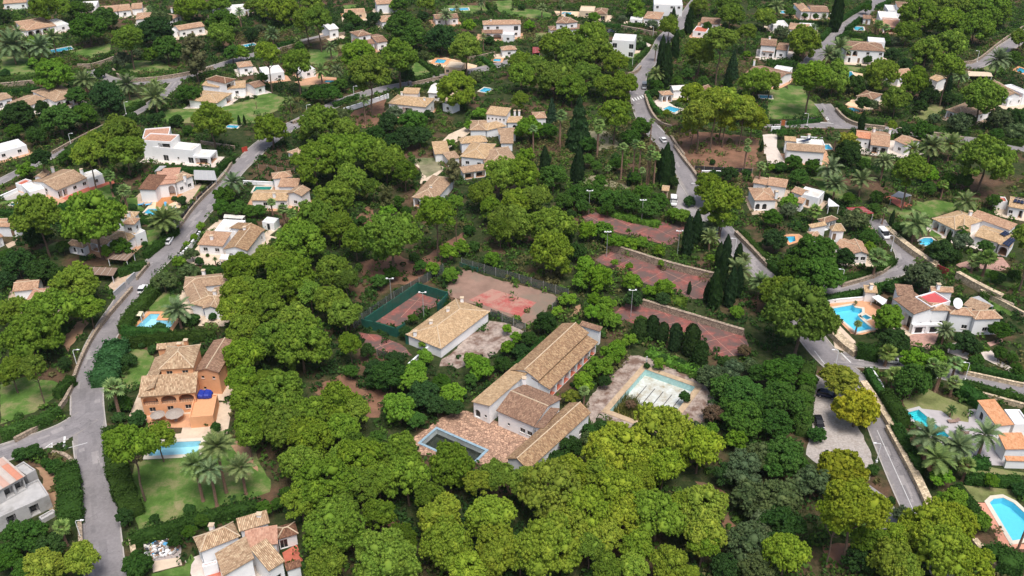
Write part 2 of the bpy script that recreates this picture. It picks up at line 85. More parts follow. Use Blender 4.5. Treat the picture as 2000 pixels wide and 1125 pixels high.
 {'name':'house','label':'white low house with salmon tile roofs by grey pool terrace','cat':'house','blocks':((100.8,153.6,0.13,3.99,7.7,3.2,'shed',0.8,'s','white','3:aG',0.0,0.35),(99.3,146.1,0.03,5.0,4.04,3.4,'shed',0.9,'s','white','0:__',0.0,0.35),(105.1,154.5,0.0,3.22,4.9,3.0,'flat',0.0,'pale','white',None,0.0,0.35),(98.9,144.1,-0.05,4.61,1.11,2.2,'shed',0.3,'s','white','-',0.0,0.35)),'chim':()},
 {'name':'gatehouse','label':'tiny cream gatehouse with tiled roof beside the parked delivery van','cat':'hut','blocks':((46.7,268.7,-0.21,2.33,4.11,2.6,'gable',0.6,'l','beige','0:d',0.0,0.35),),'chim':()},
 {'name':'house','label':'far house with pinkish roof cut by the top left corner','cat':'house','blocks':((-259.6,487.9,0.29,11.2,9.8,3.4,'gable',1.0,'o','white','0:w_w',0.0,0.35),),'chim':()},
 {'name':'house','label':'flat pale house on the top edge left of three roof house','cat':'house','blocks':((-218.9,482.6,0.25,8.4,9.6,3.4,'flat',0.0,'pale','white','0:ww',0.0,0.35),),'chim':()},
 {'name':'house','label':'white two storey house at the top edge beside far road','cat':'house','blocks':((71.0,478.3,-0.11,14.2,11.9,5.6,'flat',0.0,'pale','white','0:w_ww/0:w_w_',0.0,0.35),),'chim':()},
 {'name':'house','label':'low pale house among palms right of dark round trees','cat':'house','blocks':((-37.4,460.4,0.21,11.7,8.7,3.2,'gable',0.9,'b','white','0:w_w',0.0,0.35),),'chim':()},
 {'name':'house','label':'white house glimpsed behind the two leaning lawn pines','cat':'house','blocks':((-101.6,377.5,0.44,8.2,9.8,3.4,'flat',0.0,'pale','white','0:_w',0.0,0.35),(-87.3,381.6,0.59,6.37,6.13,3.2,'flat',0.0,'pale','white','0:w',0.0,0.35)),'chim':()},
 {'name':'house','label':'low white flat roofed house at the left edge, third row','cat':'house','blocks':((-174.6,296.7,0.78,10.6,7.8,3.0,'flat',0.0,'pale','white','0:ww',0.0,0.35),),'chim':()},
 {'name':'house','label':'white gabled house end behind the pair of tall far pines','cat':'house','blocks':((-85.0,438.3,0.57,4.99,10.5,4.2,'gable',1.0,'pale','white','0:w',0.0,0.35),),'chim':()},
]
PLACES=['the old clubhouse', 'the tennis pavilion', 'the orange villa', 'the bottom edge villa', 'the unfinished concrete house', 'the blue shutter house', 'the white terrace bungalow', 'the orange deck villa', 'the modern pink terrace villa', 'the green pool villa', 'the little arch pavilion', 'the red terrace longhouse', 'the tower house', 'the left edge house', 'the pale pink roof house', 'the veranda house', 'the far arches house', 'the three roof house', 'the small hip roof house', 'the white house by the gum tree', 'the wide lawn villa', 'the lawn edge cottage', 'the tan roof cottage', 'the flat top edge house', 'the arched porch villa', 'the white farmhouse', 'the abandoned roof complex', 'the two storey arch house', 'the stepped white villa', 'the modern cube house', 'the beige far house', 'the orange hip roof house', 'the orange pool house', 'the peach building', 'the top edge white house', 'the tan roof house by round trees', 'the white steep roof house', 'the road bend house', 'the house behind the tall cypress', 'the two level hedge house', 'the long gable house', 'the clipped tree house', 'the low street house', 'the balcony arches villa', 'the pink lean-to house', 'the terraced top house', 'the right edge flat roof house', 'the leaning pine house', 'the house between pine trunks', 'the poolside pavilion', 'the pale driveway house', 'the salmon roof bungalow', 'the palm garden villa', 'the pyramid roof house', 'the solar panel house', 'the red shed house', 'the red flat roof villa', 'the barbecue hut', 'the grey terrace house', 'the gatehouse', 'the top left corner house', 'the pale flat house', 'the top edge two storey house', 'the pale palm house', 'the house behind lawn pines', 'the low left flat house', 'the house behind far pines', 'the green padel court', 'the dirt tennis court', 'the upper red court', 'the middle red court', 'the lower red court', 'the gravel parking lot', 'the road bend', 'the bottom centre grove', 'the bottom left grove', 'the bottom right grove', 'the left pine belt', 'the upper pine belt', 'the trunk grove', 'the far central grove', 'the far right hillside grove', 'the street junction', 'the right street junction', 'the tall palm cluster', 'the van entrance', 'the centre grove', 'the drained pool', 'the murky terrace pool', 'the villa lawn pool', 'the L-shaped pool', 'the kidney pool', 'the green pool', 'the large terrace pool', 'the grey stone pool', 'the roman step pool', 'the round garden pool', 'the small ficus pool', 'the small driveway pool', 'the curved hedge pool', 'the arches villa pool', 'the pink paving pool', 'the far street pool', 'the pool under pine', 'the far clipped tree pool', 'the far palm pool', 'the far lawn pool', 'the peach paving pool', 'the dark blue pool', 'the road bend pool', 'the narrow left pool', 'the wide lawn', 'the far pine lawn', 'the bare earth grove', 'the orange villa side lawn', 'the shaded left lawn', 'the palm lawn', 'the rubble yard', 'the dirt court', 'the pavilion yard', 'the brick terrace', 'the gravel lot', 'the pool lawn', 'the garden lawn', 'the bare earth behind courts', 'the bare earth clearing']
LOOK={'pine': 'green umbrella pine', 'ypine': 'yellow-green pine', 'dpine': 'dark green pine', 'broad': 'broadleaf tree', 'dark': 'dark leafy tree', 'lite': 'bright green young tree', 'olive': 'grey-green tree', 'yellow': 'yellow-leaved round tree', 'yolive': 'yellowish spreading tree', 'cypress': 'dark cypress', 'column': 'clipped column tree', 'date': 'feathery date palm', 'fan': 'fan palm', 'wash': 'tall thin fan palm', 'bush': 'round bush', 'cedar': 'conical dark conifer', 'cycad': 'small cycad palm', 'dry': 'dry brown bush', 'gum': 'brownish tall gum tree', 'fruit': 'orange-fruited date palm'}
TREES={  # x, y, crown width, height, then what the label is made of: count of look-alikes there, rank from the left, side, place
 'broad':[(-191.9,428.0,16.4,14.4,1,0,3,61),(-192.6,449.4,12.6,11.2,1,0,0,17),(-148.6,401.7,13.2,11.7,1,0,3,19),(-135.1,440.0,14.3,12.6,1,0,3,23),(-160.7,318.0,13.7,12.2,1,0,3,15),(-155.1,326.3,9.5,8.8,2,1,1,15),(-176.1,314.9,6.4,6.3,1,0,2,65),(-214.8,470.6,9.7,9.0,1,0,0,61),(-121.0,402.7,7.9,7.5,1,0,2,22),(-124.6,350.4,8.6,8.1,1,0,0,20),(-167.6,350.1,7.5,7.2,2,0,1,15),(-185.1,327.4,7.1,6.9,1,0,0,15),(-48.8,430.1,16.5,14.4,2,0,1,35),(-43.7,420.7,12.5,11.2,2,1,1,35),(-69.5,352.1,7.1,6.8,1,0,1,64),(-75.3,352.1,7.1,6.8,1,0,3,64),(-75.7,455.3,6.9,6.7,2,1,0,34),(-35.2,318.8,10.3,9.5,1,0,3,25),(-78.2,459.0,7.6,7.3,2,0,0,34),(-56.8,482.6,8.6,8.1,1,0,1,34),(-68.2,364.1,6.2,6.2,1,0,3,112),(-94.6,416.8,4.6,4.9,1,0,0,112),(12.5,314.5,6.9,6.7,1,0,1,26),(46.1,317.8,7.4,7.1,1,0,3,73),(57.8,365.3,5.2,5.3,1,0,0,37),(66.4,368.6,5.2,5.4,3,0,2,37),(77.1,452.8,3.7,4.2,1,0,3,62),(72.3,377.9,5.9,5.9,3,1,2,37),(76.9,368.6,5.2,5.4,3,2,2,37),(41.4,309.5,6.8,6.6,1,0,2,84),(26.2,302.7,6.2,6.2,5,0,0,84),(92.6,448.7,4.9,5.1,1,0,2,38),(144.8,313.6,7.8,7.5,1,0,1,51),(96.1,316.6,3.4,3.9,1,0,2,50),(171.3,314.0,4.8,5.0,1,0,3,47),(129.9,477.0,7.2,6.9,1,0,0,104),(144.8,470.3,3.2,3.7,1,0,0,41),(149.5,467.9,3.2,3.7,1,0,1,41),(137.5,471.5,5.8,5.8,1,0,1,104),(215.1,398.5,6.7,6.6,1,0,2,101),(178.1,479.9,5.2,5.4,1,0,2,44),(188.3,362.7,4.6,4.9,1,0,0,46),(192.5,352.9,5.0,5.2,1,0,2,46),(-149.1,293.2,5.2,5.4,1,0,2,11),(-120.5,257.0,5.5,5.6,1,0,0,91),(-88.3,262.9,6.4,6.3,2,1,0,92),(-87.1,255.2,5.4,5.6,2,0,0,92),(-81.9,254.0,5.8,5.9,3,0,3,92),(-108.6,230.3,5.8,5.8,1,0,3,12),(-138.2,226.8,4.3,4.6,1,0,3,13),(-121.6,236.1,4.4,4.7,1,0,0,12),(-77.7,253.1,4.6,4.9,3,1,3,92),(-75.4,254.3,4.3,4.6,3,2,3,92),(-34.7,259.8,4.3,4.7,1,0,3,78),(-44.0,249.0,3.0,3.6,1,0,2,124),(-70.0,290.0,2.6,3.2,1,0,3,10),(-24.8,221.1,3.8,4.3,1,0,3,124),(-31.8,217.4,3.8,4.2,1,0,0,124),(-34.9,213.0,4.1,4.4,1,0,2,67),(15.7,258.2,6.3,6.2,2,0,1,86),(20.0,261.9,7.6,7.3,2,1,1,86),(25.1,262.8,7.6,7.3,3,0,2,69),(29.9,260.3,7.1,6.9,3,2,2,69),(34.9,256.9,7.9,7.5,2,0,0,59),(40.6,253.0,7.0,6.8,2,0,3,59),(44.7,259.4,5.9,5.9,2,1,3,59),(39.9,264.1,6.0,6.0,2,1,0,59),(21.4,256.7,4.7,4.9,1,0,0,69),(28.7,255.2,4.3,4.6,3,1,2,69),(27.7,274.0,4.9,5.1,5,3,0,84),(34.6,287.7,5.1,5.3,5,4,0,84),(25.4,291.4,4.7,5.0,5,1,0,84),(12.9,273.1,9.5,8.8,1,0,2,86),(27.8,286.6,3.8,4.3,5,2,0,84),(39.3,277.4,4.6,4.8,1,0,3,84),(81.6,223.6,11.8,10.6,1,0,0,53),(73.8,215.6,8.6,8.1,1,0,3,97),(79.0,210.5,12.0,10.8,1,0,3,53),(92.8,288.0,6.0,6.0,2,0,3,50),(112.2,263.4,4.6,4.9,2,1,0,123),(103.3,262.8,4.2,4.5,1,0,1,52),(139.3,275.9,5.2,5.3,3,1,2,123),(143.4,274.3,5.8,5.8,3,2,2,123),(116.5,288.4,4.3,4.6,1,0,3,51),(98.5,285.5,5.1,5.3,2,1,3,50),(129.4,240.5,4.1,4.5,1,0,0,54),(132.1,231.4,4.3,4.7,2,0,3,54),(109.4,257.1,3.1,3.7,2,0,0,123),(91.5,276.0,6.2,6.2,1,0,2,52),(130.3,269.0,4.9,5.1,3,0,2,123),(146.8,260.7,4.3,4.7,1,0,0,55),(76.2,247.8,5.7,5.8,1,0,3,52),(100.8,236.1,5.5,5.6,1,0,1,53),(127.3,216.5,3.1,3.7,2,1,3,54),(-15.6,169.1,4.3,4.6,2,0,3,119),(-36.4,173.7,3.2,3.8,1,0,2,125),(-24.5,196.3,2.5,3.2,1,0,3,67),(-9.3,170.7,3.2,3.7,2,1,3,119),(-20.2,155.9,4.1,4.5,1,0,0,120),(46.7,166.5,6.3,6.2,3,0,1,87),(50.2,163.5,8.2,7.8,3,2,1,87),(48.3,154.3,8.2,7.7,5,0,0,121),(53.6,160.8,6.1,6.1,5,1,0,121),(46.8,160.6,4.7,5.0,3,1,1,87),(55.3,172.1,4.4,4.7,1,0,3,71),(31.8,194.6,3.2,3.7,1,0,0,71),(59.4,170.3,7.6,7.2,3,0,0,83),(57.8,159.3,9.2,8.6,5,3,0,121),(54.7,153.1,7.0,6.8,5,2,0,121),(65.8,169.5,4.3,4.7,3,2,0,83),(60.9,156.5,4.6,4.9,5,4,0,121),(62.7,162.5,4.8,5.0,2,1,2,121),(57.6,164.9,5.7,5.7,2,0,2,121),(64.4,176.1,4.7,5.0,3,1,0,83),(87.9,166.9,8.3,7.9,2,0,2,122),(117.3,189.3,5.0,5.2,2,0,1,56),(94.0,172.4,3.8,4.2,2,1,2,122),(103.6,183.9,2.4,3.1,4,0,3,56),(113.9,181.2,3.3,3.8,4,3,3,56),(116.0,179.4,2.7,3.3,2,1,1,56),(107.9,178.8,2.7,3.3,4,2,3,56),(114.8,174.8,3.2,3.8,1,0,1,122),(106.5,178.4,2.4,3.1,4,1,3,56),(-87.0,121.0,8.1,7.7,3,1,3,4),(-88.4,117.4,5.0,5.2,3,0,3,4),(-84.2,115.4,4.5,4.8,3,2,3,4),(-58.8,124.7,2.8,3.5,2,0,2,117),(-57.4,127.5,2.6,3.3,2,1,2,117),(-46.6,130.8,3.1,3.7,3,0,1,116),(-44.5,131.8,2.7,3.3,3,1,1,116),(-43.3,134.8,2.5,3.2,3,2,1,116),(-28.0,150.8,3.2,3.7,1,0,3,125),(53.7,142.5,8.5,8.0,3,1,0,72),(51.9,140.9,5.1,5.3,3,0,0,72),(57.4,143.0,3.1,3.7,3,2,0,72)],
 'bush':[(-205.7,396.2,3.8,3.3,1,0,0,105),(-210.7,383.1,4.3,3.6,1,0,2,15),(-171.2,382.4,4.8,4.1,1,0,3,105),(-123.0,328.2,5.2,4.4,3,2,0,111),(-131.4,329.5,5.2,4.4,3,0,0,111),(-140.4,330.8,5.2,4.4,1,0,2,8),(-116.2,320.0,4.1,3.5,1,0,3,111),(-131.7,337.6,2.9,2.4,3,1,0,111),(-159.4,372.6,3.1,2.6,1,0,1,105),(-77.7,450.3,4.9,4.2,1,0,1,66),(-72.1,446.7,4.2,3.6,1,0,2,24),(-84.8,445.8,4.9,4.1,1,0,2,66),(-74.7,359.8,3.0,2.6,2,1,3,64),(-80.7,357.0,4.0,3.4,2,0,3,64),(-20.9,427.3,4.1,3.5,2,0,0,27),(-26.0,419.6,5.2,4.4,1,0,2,107),(-10.3,428.6,4.7,4.0,2,1,0,27),(58.5,422.2,4.7,4.0,1,0,1,29),(78.3,439.2,4.8,4.1,1,0,0,38),(56.6,359.5,4.6,3.9,1,0,2,73),(4.9,488.7,3.9,3.3,1,0,2,27),(24.3,440.1,4.2,3.6,1,0,3,28),(37.9,443.1,3.6,3.1,1,0,1,28),(99.8,317.8,2.5,2.1,1,0,2,50),(116.3,412.5,4.5,3.9,1,0,1,39),(151.0,409.3,3.9,3.3,1,0,0,43),(154.0,401.8,3.9,3.3,1,0,3,43),(171.8,426.5,4.7,4.0,1,0,1,43),(178.1,400.3,5.0,4.2,1,0,2,48),(-86.0,226.5,2.6,2.2,2,0,0,6),(-102.0,264.0,3.2,2.7,2,1,3,7),(-104.5,236.8,2.0,1.7,1,0,1,12),(-105.0,266.5,2.0,1.7,2,0,3,7),(-115.7,259.6,2.7,2.3,1,0,0,91),(-85.1,231.1,1.1,0.9,2,1,0,6),(-68.6,239.5,1.6,1.4,1,0,1,6),(-31.9,256.2,3.5,2.9,2,1,2,124),(-45.9,249.8,2.6,2.2,2,0,2,124),(-33.6,216.3,3.1,2.6,1,0,3,124),(-27.0,228.0,3.2,2.7,1,0,0,124),(-12.5,243.7,3.7,3.2,1,0,0,86),(-10.6,233.9,3.6,3.1,1,0,1,124),(54.6,262.9,3.9,3.3,1,0,1,85),(67.5,294.1,2.1,1.8,2,0,3,113),(56.3,248.0,2.6,2.2,1,0,3,85),(76.8,284.1,3.3,2.8,2,1,3,113),(48.9,276.2,2.9,2.4,1,0,2,59),(35.2,297.4,3.5,2.9,1,0,0,84),(85.4,245.9,1.5,1.3,2,1,2,97),(107.9,219.9,2.1,1.7,2,1,1,57),(99.0,211.6,3.7,3.1,2,0,1,57),(129.3,216.5,3.7,3.2,2,0,3,54),(134.0,217.9,3.8,3.2,2,1,3,54),(88.5,287.6,4.2,3.6,1,0,3,50),(84.3,248.3,2.3,1.9,2,0,2,97),(112.7,245.7,3.4,2.9,1,0,0,96),(-88.8,178.9,3.9,3.3,3,0,2,114),(-84.5,162.7,4.2,3.5,3,1,1,82),(-79.5,157.5,3.9,3.4,3,2,1,82),(-85.1,184.3,2.6,2.2,3,2,2,114),(-79.2,196.8,3.5,3.0,2,0,3,5),(-86.0,192.5,3.4,2.9,1,0,3,90),(-74.8,198.8,2.2,1.9,2,1,3,5),(-62.6,155.8,2.4,2.1,1,0,1,89),(-67.5,157.7,1.4,1.1,2,0,2,89),(-65.2,157.7,1.4,1.1,2,1,2,89),(-88.5,186.5,1.8,1.5,3,1,2,114),(-84.0,158.7,3.0,2.5,3,0,1,82),(38.1,166.2,2.7,2.3,3,0,1,87),(34.8,161.3,2.1,1.8,3,2,3,87),(28.9,158.0,1.6,1.4,3,1,3,87),(26.3,155.9,2.2,1.8,3,0,3,87),(46.7,164.2,1.4,1.2,3,2,1,87),(31.3,178.3,1.6,1.4,2,0,2,87),(18.7,155.4,3.2,2.7,1,0,0,87),(16.0,153.9,3.5,3.0,1,0,3,0),(42.4,155.5,2.1,1.8,3,1,1,87),(39.3,179.0,2.4,2.0,2,1,3,71),(35.1,180.4,2.7,2.3,2,0,3,71),(41.8,176.8,2.3,2.0,2,1,2,87),(-61.0,131.5,2.5,2.2,1,0,3,116),(-65.6,116.7,5.3,4.5,1,0,0,117),(-91.2,142.9,3.3,2.8,3,2,2,4),(-67.0,129.2,2.1,1.8,2,0,2,117),(-93.7,144.6,2.3,2.0,3,1,2,4),(-99.6,146.6,3.4,2.9,3,0,2,4),(-97.1,147.3,3.6,3.1,1,0,0,82),(-56.1,127.5,2.1,1.8,1,0,1,117),(-59.8,127.1,2.1,1.8,2,1,2,117),(63.3,152.5,3.9,3.3,1,0,0,121),(71.9,142.6,2.5,2.1,2,0,3,72),(72.9,134.4,1.7,1.4,2,1,3,72),(64.3,147.9,1.6,1.3,1,0,0,72),(98.3,136.5,3.0,2.5,2,1,2,95),(91.6,139.2,2.0,1.7,2,0,2,95),(84.0,149.1,1.6,1.3,1,0,3,94)],
 'cedar':[(23.0,307.4,10.3,19.6,1,0,0,73),(14.6,331.7,5.3,10.1,1,0,1,108),(91.2,382.0,6.6,12.5,1,0,0,40)],
 'column':[(30.7,189.2,3.1,6.5,4,0,0,71),(33.9,190.4,3.1,6.6,4,1,0,71),(36.2,188.6,2.8,5.9,4,2,0,71),(38.8,185.7,3.5,7.4,4,3,0,71),(42.2,183.8,4.0,8.4,2,0,3,71),(43.6,178.8,3.3,6.9,2,1,3,71)],
 'cycad':[(94.5,160.5,2.3,2.2,1,0,1,122),(93.7,153.9,2.4,2.1,1,0,1,94),(88.0,205.5,1.3,1.1,1,0,0,57)],
 'cypress':[(-100.4,329.7,1.3,4.2,2,0,1,111),(-98.4,329.7,1.3,4.2,2,1,1,111),(-68.9,456.4,1.4,6.5,1,0,3,34),(-80.5,426.9,1.2,3.7,1,0,3,66),(83.5,446.0,4.1,13.0,1,0,2,38),(61.7,369.9,6.0,19.2,1,0,2,37),(62.7,388.8,5.1,16.2,1,0,1,29),(83.3,352.7,4.1,13.1,1,0,0,103),(80.1,471.8,1.9,6.2,1,0,3,62),(71.3,407.5,4.1,13.0,1,0,0,38),(153.8,450.4,6.1,19.6,2,1,1,41),(173.2,363.2,2.9,9.1,1,0,1,48),(126.3,323.2,2.6,8.3,1,0,3,99),(155.7,459.2,3.8,12.3,2,0,1,41),(10.5,281.1,3.8,12.3,1,0,1,26),(21.4,279.3,4.0,12.9,2,1,0,84),(20.2,280.0,2.9,9.4,2,0,0,84),(48.9,277.0,4.7,15.0,3,1,1,84),(47.6,279.0,3.8,12.2,3,0,1,84),(50.3,277.0,3.8,12.1,3,2,1,84),(52.1,237.6,3.5,11.3,1,0,3,85),(48.7,231.2,4.0,12.9,1,0,1,69),(57.9,223.8,3.4,10.8,2,0,0,97),(56.1,223.1,2.8,9.0,4,1,1,70),(61.4,223.6,2.7,8.5,2,1,0,97),(54.7,213.1,3.8,12.1,4,2,1,70),(55.6,205.2,3.7,11.8,2,1,2,71),(51.4,204.5,3.7,11.8,4,0,1,70),(58.4,209.6,3.0,9.7,4,3,1,70),(46.2,210.9,1.3,4.1,1,0,3,70),(37.6,277.2,1.7,5.3,1,0,3,84),(50.0,206.9,2.0,6.4,2,0,2,71),(86.3,305.3,1.3,4.3,1,0,0,50),(123.5,236.4,1.8,5.6,1,0,1,96),(112.4,250.0,1.6,5.1,2,1,0,123),(119.0,276.3,0.7,2.3,2,0,0,123),(-47.7,115.6,0.9,2.9,1,0,3,3)],
 'dark':[(-161.7,426.1,15.7,13.8,1,0,3,18),(-152.4,341.4,13.5,12.0,1,0,1,15),(-176.3,339.0,5.8,5.9,2,1,3,15),(-179.1,326.9,11.0,10.0,2,0,3,15),(-120.1,433.6,6.6,6.5,1,0,3,23),(-247.5,462.1,7.6,7.3,1,0,3,60),(-165.8,309.9,6.8,6.6,1,0,2,65),(-31.1,414.8,14.7,13.0,1,0,3,63),(-42.5,374.4,6.3,6.3,1,0,0,107),(-44.4,321.7,8.0,7.6,1,0,0,25),(-30.9,331.1,5.2,5.4,3,2,3,25),(-67.2,460.6,6.9,6.8,1,0,3,34),(-101.6,374.5,4.7,5.0,1,0,2,21),(-43.7,464.7,5.7,5.8,1,0,0,63),(-48.0,311.2,6.8,6.7,1,0,2,78),(-37.0,306.6,9.0,8.4,3,0,3,25),(-40.6,304.3,7.6,7.3,1,0,1,78),(-32.0,308.7,8.2,7.7,3,1,3,25),(135.9,362.4,8.3,7.8,1,0,3,100),(154.2,340.9,5.4,5.5,2,0,3,48),(163.5,385.1,7.6,7.3,1,0,2,48),(163.9,402.8,6.8,6.6,1,0,1,43),(113.4,296.9,7.9,7.5,2,0,1,98),(168.5,349.7,5.5,5.6,1,0,2,47),(133.3,343.3,5.9,5.9,1,0,3,49),(139.5,316.6,5.1,5.2,1,0,2,51),(166.1,327.1,5.2,5.4,1,0,3,47),(185.4,329.3,5.7,5.8,1,0,3,46),(160.8,350.6,7.5,7.2,2,1,3,48),(-149.7,278.7,6.9,12,1,0,1,65),(-133.4,235.6,7.7,7.4,1,0,1,13),(-131.8,219.3,9.1,8.5,1,0,3,13),(-124.3,215.9,7.6,7.3,3,1,2,14),(-132.6,213.0,5.4,5.5,3,0,2,14),(-118.2,214.0,6.1,6.1,3,2,2,14),(-124.2,270.3,3.6,4.1,1,0,0,7),(-125.3,231.8,4.0,4.4,1,0,0,12),(17.5,252.5,3.3,3.8,2,1,1,86),(17.7,228.3,5.7,5.8,1,0,0,69),(69.7,278.7,5.8,5.9,2,1,3,113),(64.9,278.7,4.6,4.9,2,0,3,113),(16.4,239.8,4.1,4.4,2,0,1,86),(11.4,292.0,4.3,4.6,1,0,1,26),(51.3,275.3,3.7,4.2,1,0,2,59),(73.5,233.2,7.7,7.3,1,0,0,97),(90.4,224.4,5.8,5.9,1,0,3,53),(112.6,292.7,7.4,7.1,2,1,1,98),(117.3,226.3,7.5,7.2,1,0,3,96),(121.7,227.2,3.9,4.3,1,0,1,96),(78.0,225.5,6.4,6.3,1,0,3,97),(-109.1,189.5,4.0,4.4,1,0,3,14),(-102.9,177.1,3.0,3.6,1,0,2,115),(-88.4,175.6,1.8,2.6,1,0,0,114),(-27.1,169.7,8.4,7.9,5,3,2,125),(-19.4,163.4,7.0,6.8,1,0,1,125),(-33.7,181.6,3.8,4.2,5,0,2,125),(-27.1,177.1,5.0,5.2,5,4,2,125),(-2.3,175.8,4.4,4.7,1,0,3,119),(-31.1,174.3,4.4,4.7,5,2,2,125),(-16.0,160.7,4.7,5.0,2,0,2,120),(-12.5,160.5,4.2,4.5,2,1,2,120),(-25.9,190.0,3.1,3.7,1,0,3,67),(-30.9,170.0,3.7,4.2,5,1,2,125),(8.0,192.5,6.0,6.0,1,0,3,68),(4.2,186.6,4.0,4.4,2,1,1,119),(1.9,181.5,3.9,4.3,2,0,1,119),(30.8,203.9,4.9,5.1,2,0,3,70),(38.5,204.4,3.9,4.3,2,1,3,70),(44.7,183.5,3.3,3.9,2,0,3,71),(20.8,170.4,2.9,3.5,1,0,0,87),(48.9,176.8,3.5,4.0,2,1,3,71),(89.6,183.6,7.3,7.1,1,0,2,83),(107.1,184.4,5.8,5.8,2,0,3,56),(90.8,182.9,4.5,4.8,1,0,1,83),(108.8,182.8,3.6,4.1,2,1,3,56),(116.5,191.3,1.9,2.7,2,1,1,56),(118.3,201.7,1.9,2.8,2,0,1,56),(-72.0,128.3,3.6,4.1,2,0,2,117),(-82.4,119.4,6.0,6.0,1,0,3,4),(-60.9,122.5,2.6,3.2,2,1,2,117),(41.5,139.1,5.0,5.2,1,0,2,76),(11.8,146.7,5.2,5.4,1,0,3,0),(9.0,144.0,3.9,4.3,1,0,1,120),(37.0,115.8,5.4,5.5,1,0,3,76),(48.8,124.1,8.3,7.8,2,1,1,76),(47.0,120.4,5.8,5.8,2,0,1,76),(61.1,117.2,5.9,5.9,2,0,0,95),(66.6,122.5,3.7,4.2,2,1,0,95)],
 'date':[(-215.0,401.5,13.3,8.6,2,0,0,16),(-203.5,402.8,11.0,7.6,2,1,0,105),(-202.8,414.7,8.3,8.3,1,0,1,16),(-167.9,360.4,9.4,7.0,1,0,3,105),(-150.2,357.0,8.3,6.5,1,0,1,105),(-134.2,341.1,10.0,7.2,2,0,0,111),(-137.7,353.0,7.7,6.2,2,1,0,111),(-130.3,455.3,5.1,8.2,2,0,1,23),(-180.2,473.4,3.9,4.6,1,0,2,18),(-224.9,428.7,7.2,6.0,2,1,0,16),(-209.6,403.8,7.4,6.1,2,0,0,105),(-108.6,426.6,7.2,6.0,2,1,1,23),(-95.7,420.0,4.4,4.8,2,0,2,112),(-79.2,407.8,6.6,5.8,2,1,2,112),(-77.9,375.8,6.4,5.7,2,0,3,112),(-71.5,376.1,6.2,5.6,2,1,3,112),(-54.0,330.4,5.2,10.0,1,0,0,25),(-31.9,458.6,7.0,5.9,1,0,2,63),(-12.9,418.7,3.6,7.1,1,0,0,27),(-84.2,343.9,3.7,4.6,1,0,1,21),(-15.6,484.5,5.3,5.1,1,0,1,106),(-27.5,474.9,4.6,4.9,1,0,0,106),(57.8,368.2,7.7,7.1,1,0,2,37),(14.9,473.9,5.2,5.2,1,0,2,28),(62.3,405.0,3.7,6.3,2,1,1,29),(57.3,423.3,3.5,4.5,2,0,1,29),(12.2,419.6,4.7,5.0,1,0,0,28),(142.0,404.3,9.2,6.9,1,0,0,43),(134.6,396.4,7.9,6.3,2,0,2,100),(137.5,393.3,6.7,5.8,2,1,2,100),(201.9,385.0,10.2,7.3,1,0,0,101),(179.9,368.8,6.6,5.8,1,0,1,48),(130.2,471.1,8.5,6.6,1,0,0,104),(139.8,438.7,4.9,5.0,1,0,1,42),(150.3,457.8,4.4,4.9,1,0,1,41),(-86.5,267.0,7.8,6.3,1,0,0,92),(-99.4,241.3,8.7,6.7,1,0,3,91),(-98.6,245.7,6.5,5.7,1,0,1,91),(-80.6,223.8,1.4,3.6,1,0,3,6),(59.1,213.7,7.2,6.0,2,0,3,97),(63.8,208.7,5.4,5.3,2,1,3,97),(55.6,234.3,5.1,4.7,1,0,2,70),(56.7,240.2,4.9,5.0,1,0,3,85),(62.4,221.7,4.2,4.8,1,0,0,97),(101.1,276.8,8.2,6.4,1,0,3,98),(99.9,266.6,7.1,6.0,1,0,1,52),(109.0,269.6,7.6,6.2,2,0,3,51),(119.5,280.9,6.2,7.5,2,1,3,51),(135.1,254.2,7.1,6.0,1,0,1,123),(114.5,238.8,8.7,6.6,1,0,2,96),(-81.8,195.3,7.6,5.5,1,0,0,5),(103.5,188.2,4.4,4.3,1,0,3,56),(-55.7,137.3,6.3,12.1,1,0,1,89),(-59.6,135.0,5.4,9.5,2,0,2,116),(-56.6,133.7,5.3,9.3,2,1,2,116),(-51.8,136.9,5.3,7.2,1,0,1,116),(83.7,147.0,8.0,6.3,3,0,3,94),(83.2,140.8,7.0,5.9,3,1,3,94),(95.3,147.8,6.9,5.9,1,0,0,58),(88.8,144.7,6.3,5.6,3,2,3,94)],
 'dpine':[(-33.7,273.1,8.7,9.5,1,0,1,78),(-42.5,208.2,6.5,8.4,1,0,0,67),(-42.8,263.5,6.8,8.5,1,0,3,78),(-3.3,235.5,8.0,9.1,1,0,3,86),(66.7,183.2,16.3,17.0,2,1,0,93),(67.1,199.0,9.5,9.9,2,0,0,93),(-19.6,119.6,5.4,7.8,1,0,3,75),(-15.0,129.6,6.6,8.4,1,0,1,75),(-27.7,143.5,4.6,7.4,1,0,2,75),(-31.9,145.1,5.2,7.7,1,0,3,125)],
 'dry':[(42.9,159.0,4.7,4.0,2,0,1,87),(45.8,160.0,3.0,2.6,2,1,1,87),(25.9,163.5,2.5,2.1,1,0,0,87),(54.7,183.0,3.6,3.1,1,0,1,71)],
